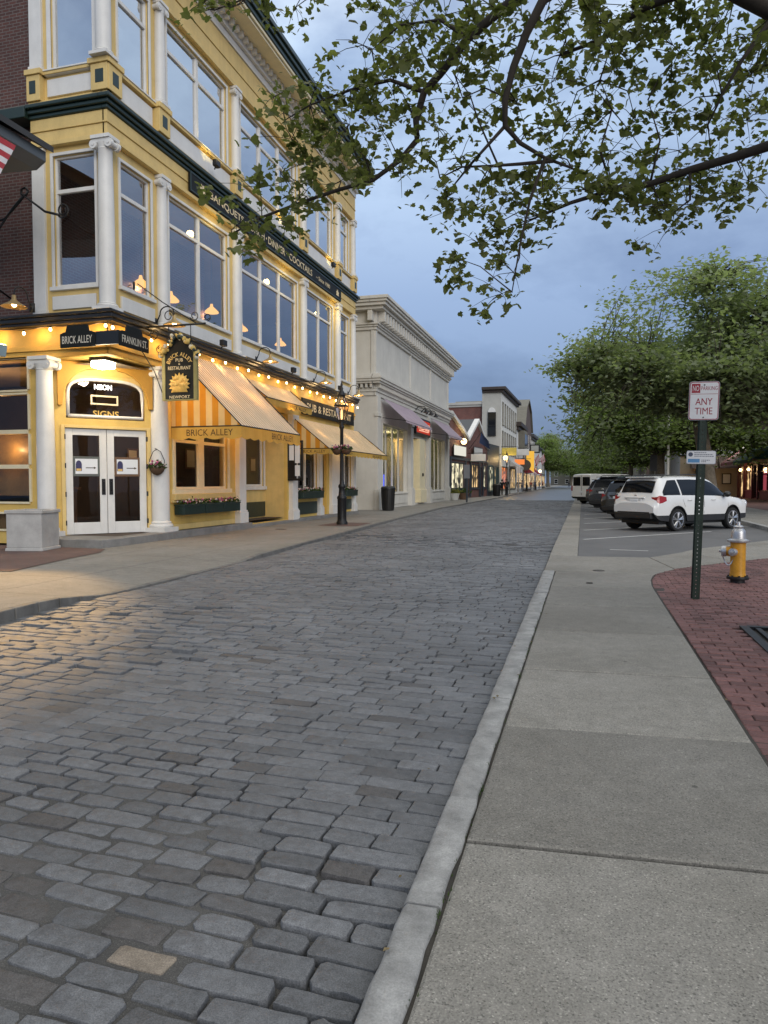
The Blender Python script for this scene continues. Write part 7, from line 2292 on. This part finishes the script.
# ================================================================== PEOPLE
def person(label, loc, rz, top, legs, pose='stand', hair=(.03, .02, .015), seed=0, h=1.72):
    r = random.Random(seed)
    k = h / 1.72
    if pose == 'sit':
        J = {'pel': (0, 0, .52), 'wai': (0, 0, .70), 'che': (.02, 0, .92), 'nec': (.03, 0, 1.07), 'hd0': (.05, 0, 1.13), 'hd1': (.06, 0, 1.22), 'hd2': (.05, 0, 1.30)}
        for s_, n in ((1, 'l'), (-1, 'r')):
            J.update({'hip' + n: (.03, .1 * s_, .50), 'kne' + n: (.45, .13 * s_, .50), 'ank' + n: (.42, .13 * s_, .09), 'toe' + n: (.56, .14 * s_, .04), 'sho' + n: (.0, .18 * s_, 1.0), 'elb' + n: (.08, .24 * s_, .76), 'wri' + n: (.30, .16 * s_, .74), 'han' + n: (.38, .12 * s_, .75)})
    else:
        st = .26 if pose == 'walk' else .05
        J = {'pel': (0, 0, .93), 'wai': (.01, 0, 1.08), 'che': (.01, 0, 1.30), 'nec': (.02, 0, 1.46), 'hd0': (.03, 0, 1.53), 'hd1': (.045, 0, 1.62), 'hd2': (.03, 0, 1.69)}
        for s_, n in ((1, 'l'), (-1, 'r')):
            f = st * s_
            J.update({'hip' + n: (0, .095 * s_, .90), 'kne' + n: (f * .55 + .04, .10 * s_, .50), 'ank' + n: (f * 1.0 - .02, .10 * s_, .09), 'toe' + n: (f + .15, .12 * s_, .035), 'sho' + n: (0, .185 * s_, 1.41), 'elb' + n: (-f * .45 - .02, .235 * s_, 1.13), 'wri' + n: (-f * .7 + .08, .225 * s_, .90), 'han' + n: (-f * .75 + .11, .22 * s_, .81)})
    rad = {'pel': .15, 'wai': .13, 'che': .15, 'nec': .055, 'hd0': .075, 'hd1': .098, 'hd2': .07, 'hip': .10, 'kne': .062, 'ank': .045, 'toe': .04, 'sho': .075, 'elb': .048, 'wri': .032, 'han': .04}
    chain = [('pel', 'wai'), ('wai', 'che'), ('che', 'nec'), ('nec', 'hd0'), ('hd0', 'hd1'), ('hd1', 'hd2')]
    for n in 'lr': chain += [('pel', 'hip' + n), ('hip' + n, 'kne' + n), ('kne' + n, 'ank' + n), ('ank' + n, 'toe' + n), ('che', 'sho' + n), ('sho' + n, 'elb' + n), ('elb' + n, 'wri' + n), ('wri' + n, 'han' + n)]
    names = list(J)
    me = bpy.data.meshes.new('body')
    me.from_pydata([tuple(c * k for c in J[n]) for n in names], [(names.index(a), names.index(b)) for a, b in chain], [])
    o = bpy.data.objects.new('body', me); COL.objects.link(o)
    sk = o.modifiers.new('skin', 'SKIN'); sub = o.modifiers.new('sub', 'SUBSURF'); sub.levels = 2; sub.render_levels = 2
    for i, n in enumerate(names):
        q = rad.get(n, rad.get(n[:3])) * k
        me.skin_vertices[0].data[i].radius = (q, q * (.82 if n in ('che', 'wai', 'pel') else 1))
    me.skin_vertices[0].data[0].use_root = True
    dg = bpy.context.evaluated_depsgraph_get()
    m2 = bpy.data.meshes.new_from_object(o.evaluated_get(dg))
    bpy.data.objects.remove(o); bpy.data.meshes.remove(me)
    t = thing('person', label, 'person', loc, rz)
    for m in (M['skin'], top, legs, M['black']): m2.materials.append(m)
    def near(p): return min(names, key=lambda n: (V(J[n]) * k - p).length)
    for f in m2.polygons:
        n = near(f.center)
        f.material_index = 0 if n in ('hd0', 'hd1', 'hd2', 'nec') or n[:3] in ('han',) else 1 if n in ('che', 'wai') or n[:3] in ('sho', 'elb', 'wri') else 3 if n[:3] == 'toe' else 2
        f.use_smooth = True
    b = bpy.data.objects.new('body', m2); COL.objects.link(b); b.parent = t
    hd = V(J['hd1']) * k
    mb = MB()
    hm = pmat('hair_' + str(seed), hair, .7, var=.2)
    mb.ball(hd + V((-.022, 0, .03)), .112 * k, 12, sz=1.02)
    mb.build('hair', hm, t, smooth=True, local=True)
    mb = MB()
    for s_ in (-1, 1): mb.ball(hd + V((.088, .034 * s_, .005)) * k, .012, 6)
    mb.build('eye', M['black'], t, smooth=True, local=True)
    mb = MB(); mb.ball(hd + V((.10, 0, -.02)) * k, .016, 6, sz=1.4); mb.build('nose', M['skin'], t, smooth=True, local=True)
    return t


DK = pmat('dark_clothes', (.012, .012, .016), .85, var=.2); DB = pmat('denim', (.03, .045, .09), .85, var=.2); TL = pmat('teal_shirt', (.02, .14, .12), .8, var=.2); BLS = pmat('blue_shirt', (.03, .07, .16), .8, var=.2); GRY = pmat('grey_clothes', (.16, .16, .17), .85, var=.2); RDS = pmat('red_shirt', (.22, .04, .04), .85, var=.2)
person('seated person in a teal top behind the paired pub window', (-11.55, 18.55, .2), R(-20), TL, DK, 'sit', (.05, .03, .02), 1, 1.66)
t = thing('pub_table', 'small dark pub table before the seated person', 'table', (-11.1, 18.7, .2)); mb = MB(); mb.lathe((-11.08, 18.35, .2), [(.25, 0), (.25, .04), (.04, .06), (.04, .68), (.3, .70), (.3, .74)], 16); mb.build('table_top', M['wood'], t, smooth=True, auto=40)
t = thing('pub_chair', 'dark pub chair under the seated person', 'chair', (-11.6, 18.55, .2)); mb = MB(); mb.box(-11.82, -11.38, 18.33, 18.77, .56, .60); mb.build('seat', M['wood'], t); mb = MB(); mb.box(-11.86, -11.82, 18.33, 18.77, .6, 1.1); mb.build('backrest', M['wood'], t)
for sx_ in (-11.8, -11.4):
    for sy_ in (18.36, 18.74):
        mb = MB(); mb.box(sx_ - .02, sx_ + .02, sy_ - .02, sy_ + .02, .2, .56); mb.build('leg', M['wood'], t)
person('person in black walking away on the far walk, nearer the kerb', (-8.35, 79.5, .02), R(92), DK, DK, 'walk', seed=2, h=1.8)
person('person in black walking away on the far walk, nearer the shops', (-8.95, 80.2, .02), R(88), DK, DK, 'walk', seed=3, h=1.74)
person('person in a grey top far down the shop side walk', (-8.9, 147, .02), R(-90), GRY, DB, 'walk', seed=4)
person('person in a red top farthest down the shop side walk', (-9.1, 162, .02), R(-85), RDS, DK, 'walk', seed=5)
person('person in a blue shirt standing by the pink lit door', (11.0, 69.5, .11), R(-100), BLS, DK, 'stand', seed=6, h=1.78)
for i_, (x, y, c_) in enumerate(((-8.9, 100, DK), (-9.1, 108, GRY), (-8.7, 121, RDS), (-9.0, 133, BLS))):
    person(['person in dark clothes walking beyond the two in black', 'person in grey clothes by the round hanging board', 'person in a red top beneath the yellow banner', 'person in a blue shirt before the cream house'][i_], (x, y, .02), R(90 if i_ % 2 else -90), c_, DB, 'walk', seed=20 + i_)
person('person crossing at the far end of the street', (-4, 190, -.06), R(10), DK, DB, 'walk', seed=7)

# ================================================================== LIGHT, SKY, CAMERA
SUN_EL, SUN_AZ = R(20), R(142)      # behind the camera, low
w = bpy.data.worlds.new('World'); SC.world = w; w.use_nodes = True
nt = w.node_tree; N = nt.nodes; LK = nt.links
bg = N['Background']
sky = N.new('ShaderNodeTexSky'); sky.sky_type = 'NISHITA'; sky.sun_disc = False; sky.sun_elevation = SUN_EL; sky.sun_rotation = SUN_AZ
sky.air_density = 1.2; sky.dust_density = 1.5; sky.ozone_density = 2.5
tc = N.new('ShaderNodeTexCoord')
mp = N.new('ShaderNodeMapping'); mp.inputs['Scale'].default_value = (1, 1, 2.0); LK.new(tc.outputs['Generated'], mp.inputs['Vector'])
n1 = N.new('ShaderNodeTexNoise'); n1.inputs['Scale'].default_value = 1.9; n1.inputs['Detail'].default_value = 6; n1.inputs['Roughness'].default_value = .52; n1.inputs['Distortion'].default_value = .5
LK.new(mp.outputs[0], n1.inputs['Vector'])
cr = N.new('ShaderNodeValToRGB'); e = cr.color_ramp.elements
e[0].position = .39; e[0].color = (.56, .59, .67, 1); e[1].position = .61; e[1].color = (1.28, 1.24, 1.16, 1)
n2 = N.new('ShaderNodeTexNoise'); n2.inputs['Scale'].default_value = 6.5; n2.inputs['Detail'].default_value = 7; n2.inputs['Roughness'].default_value = .6
LK.new(mp.outputs[0], n2.inputs['Vector'])
mxn = N.new('ShaderNodeMix'); mxn.inputs[0].default_value = .30
LK.new(n1.outputs['Fac'], mxn.inputs[2]); LK.new(n2.outputs['Fac'], mxn.inputs[3])
LK.new(mxn.outputs[0], cr.inputs['Fac'])
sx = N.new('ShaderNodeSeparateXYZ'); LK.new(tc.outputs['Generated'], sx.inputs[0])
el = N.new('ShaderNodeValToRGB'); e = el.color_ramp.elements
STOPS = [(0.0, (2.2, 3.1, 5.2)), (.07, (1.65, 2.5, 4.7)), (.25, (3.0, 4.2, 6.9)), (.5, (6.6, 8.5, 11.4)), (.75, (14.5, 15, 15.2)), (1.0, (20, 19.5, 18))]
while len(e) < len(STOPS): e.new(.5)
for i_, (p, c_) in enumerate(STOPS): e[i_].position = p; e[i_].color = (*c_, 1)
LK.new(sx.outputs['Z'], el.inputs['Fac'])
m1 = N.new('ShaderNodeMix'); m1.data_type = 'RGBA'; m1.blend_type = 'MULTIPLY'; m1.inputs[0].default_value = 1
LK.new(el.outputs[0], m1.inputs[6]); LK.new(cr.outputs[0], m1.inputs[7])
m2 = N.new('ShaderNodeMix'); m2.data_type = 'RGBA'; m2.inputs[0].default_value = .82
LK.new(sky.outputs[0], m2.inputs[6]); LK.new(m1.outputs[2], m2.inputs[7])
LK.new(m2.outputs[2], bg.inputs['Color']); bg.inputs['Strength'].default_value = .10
sd = bpy.data.lights.new('sun', 'SUN'); sd.energy = 1.5; sd.angle = R(35); sd.color = (1, .95, .88)
so = bpy.data.objects.new('sun', sd); COL.objects.link(so)
dirv = V((math.sin(SUN_AZ) * math.cos(SUN_EL), math.cos(SUN_AZ) * math.cos(SUN_EL), math.sin(SUN_EL)))
so.rotation_euler = dirv.to_track_quat('Z', 'Y').to_euler()


def lamp(loc, energy, col=(1, .62, .26), size=.08, spot=None, aim=None):
    ld = bpy.data.lights.new('lamp_light', 'SPOT' if spot else 'POINT'); ld.energy = energy; ld.color = col; ld.shadow_soft_size = size
    lo = bpy.data.objects.new('lamp_light', ld); COL.objects.link(lo); lo.location = loc
    if spot:
        ld.spot_size = R(spot); ld.spot_blend = .6
        lo.rotation_euler = (V(aim) - V(loc)).to_track_quat('-Z', 'Y').to_euler()
    return lo


WARM = (1, .60, .24)
for y in (14.6, 16, 17.5, 19, 20.5, 22, 23.5, 25, 26.5, 28, 29.5, 31, 31.8): lamp((-10.28, y, 4.97), 9, WARM, .04)            # string bulbs
for x in (-12.4, -13.6, -11.6, -10.8): lamp((x, 13.92, 4.97), 9, WARM, .04)
lamp((-11.05, 14.45, 4.12), 90, (1, .80, .52), .15)                                     # porch light
for y in (17.6, 19.6): lamp((-9.9, y, 3.75), 45, (1, .52, .12), .2)                     # lamps under the awnings
lamp((-9.9, 22.6, 3.95), 24, (1, .56, .18), .2)
for y in (26, 29.5): lamp((-10.0, y, 3.2), 16, (1, .6, .24), .2)
for y in (16.0, 21.7, 26.9, 31.2): lamp((-10.03, y, 5.44), 10, (1, .66, .30), .06)
lamp((-12.45, 13.33, 5.42), 3600, (1, .60, .22), .08, 30, (-7.9, 7.4, 0))
for y in (17.6, 22.6, 27.6): lamp((-10.15, y + .9, 10.62), 26, (1, .74, .22), .1, 120, (-10.6, y + 1.2, 11.4))
for y in (18.9, 24.1, 29.2): lamp((-10.12, y, 8.8), 12, (1, .74, .22), .1)
for p in PEND: lamp((p[0], p[1], p[2] - .05), 50, (1, .60, .28), .05)
for x, y in ((-12, 18.6), (-12.3, 23), (-12, 27), (-12.6, 16.4)): lamp((x, y, 3.9), 22, (1, .62, .30), .06)
lamp((-14.6, 15.0, 3.3), 60, (1, .58, .24), .06); lamp((-13.6, 14.35, 2.3), 10, (1, .58, .24), .03)
for y in (39.5, 45.5, 52.5): lamp((-12.6, y, 4.3), 95, (1, .86, .52), .3)
lamp((-11.6, 47.2, 4.0), 45, (1, .72, .36), .2)
lamp(F1(3.2, 5.1, .9), 60, (1, .72, .32), .2); lamp((-8.4, 83, 4.0), 70, (1, .66, .28), .2)
lamp((12.3, 66.5, 2.5), 60, (1, .62, .28), .2); lamp((12.6, 70.2, 4.4), 60, (1, .95, .85), .15)

cam = bpy.data.cameras.new('camera'); co = bpy.data.objects.new('camera', cam); COL.objects.link(co)
co.location = (0, 0, CAM_H); co.rotation_euler = (R(90) - PITCH, 0, YAW)
cam.sensor_fit = 'VERTICAL'; cam.sensor_height = 36; cam.lens = 36 * FPX / 1024; cam.clip_end = 3000; cam.clip_start = .05
SC.camera = co
SC.render.engine = 'CYCLES'
SC.cycles.use_denoising = True
SC.cycles.max_bounces = 8; SC.cycles.transparent_max_bounces = 12; SC.cycles.sample_clamp_indirect = 6
SC.view_settings.view_transform = 'Standard'; SC.view_settings.look = 'None'; SC.view_settings.exposure = 0; SC.view_settings.gamma = 1
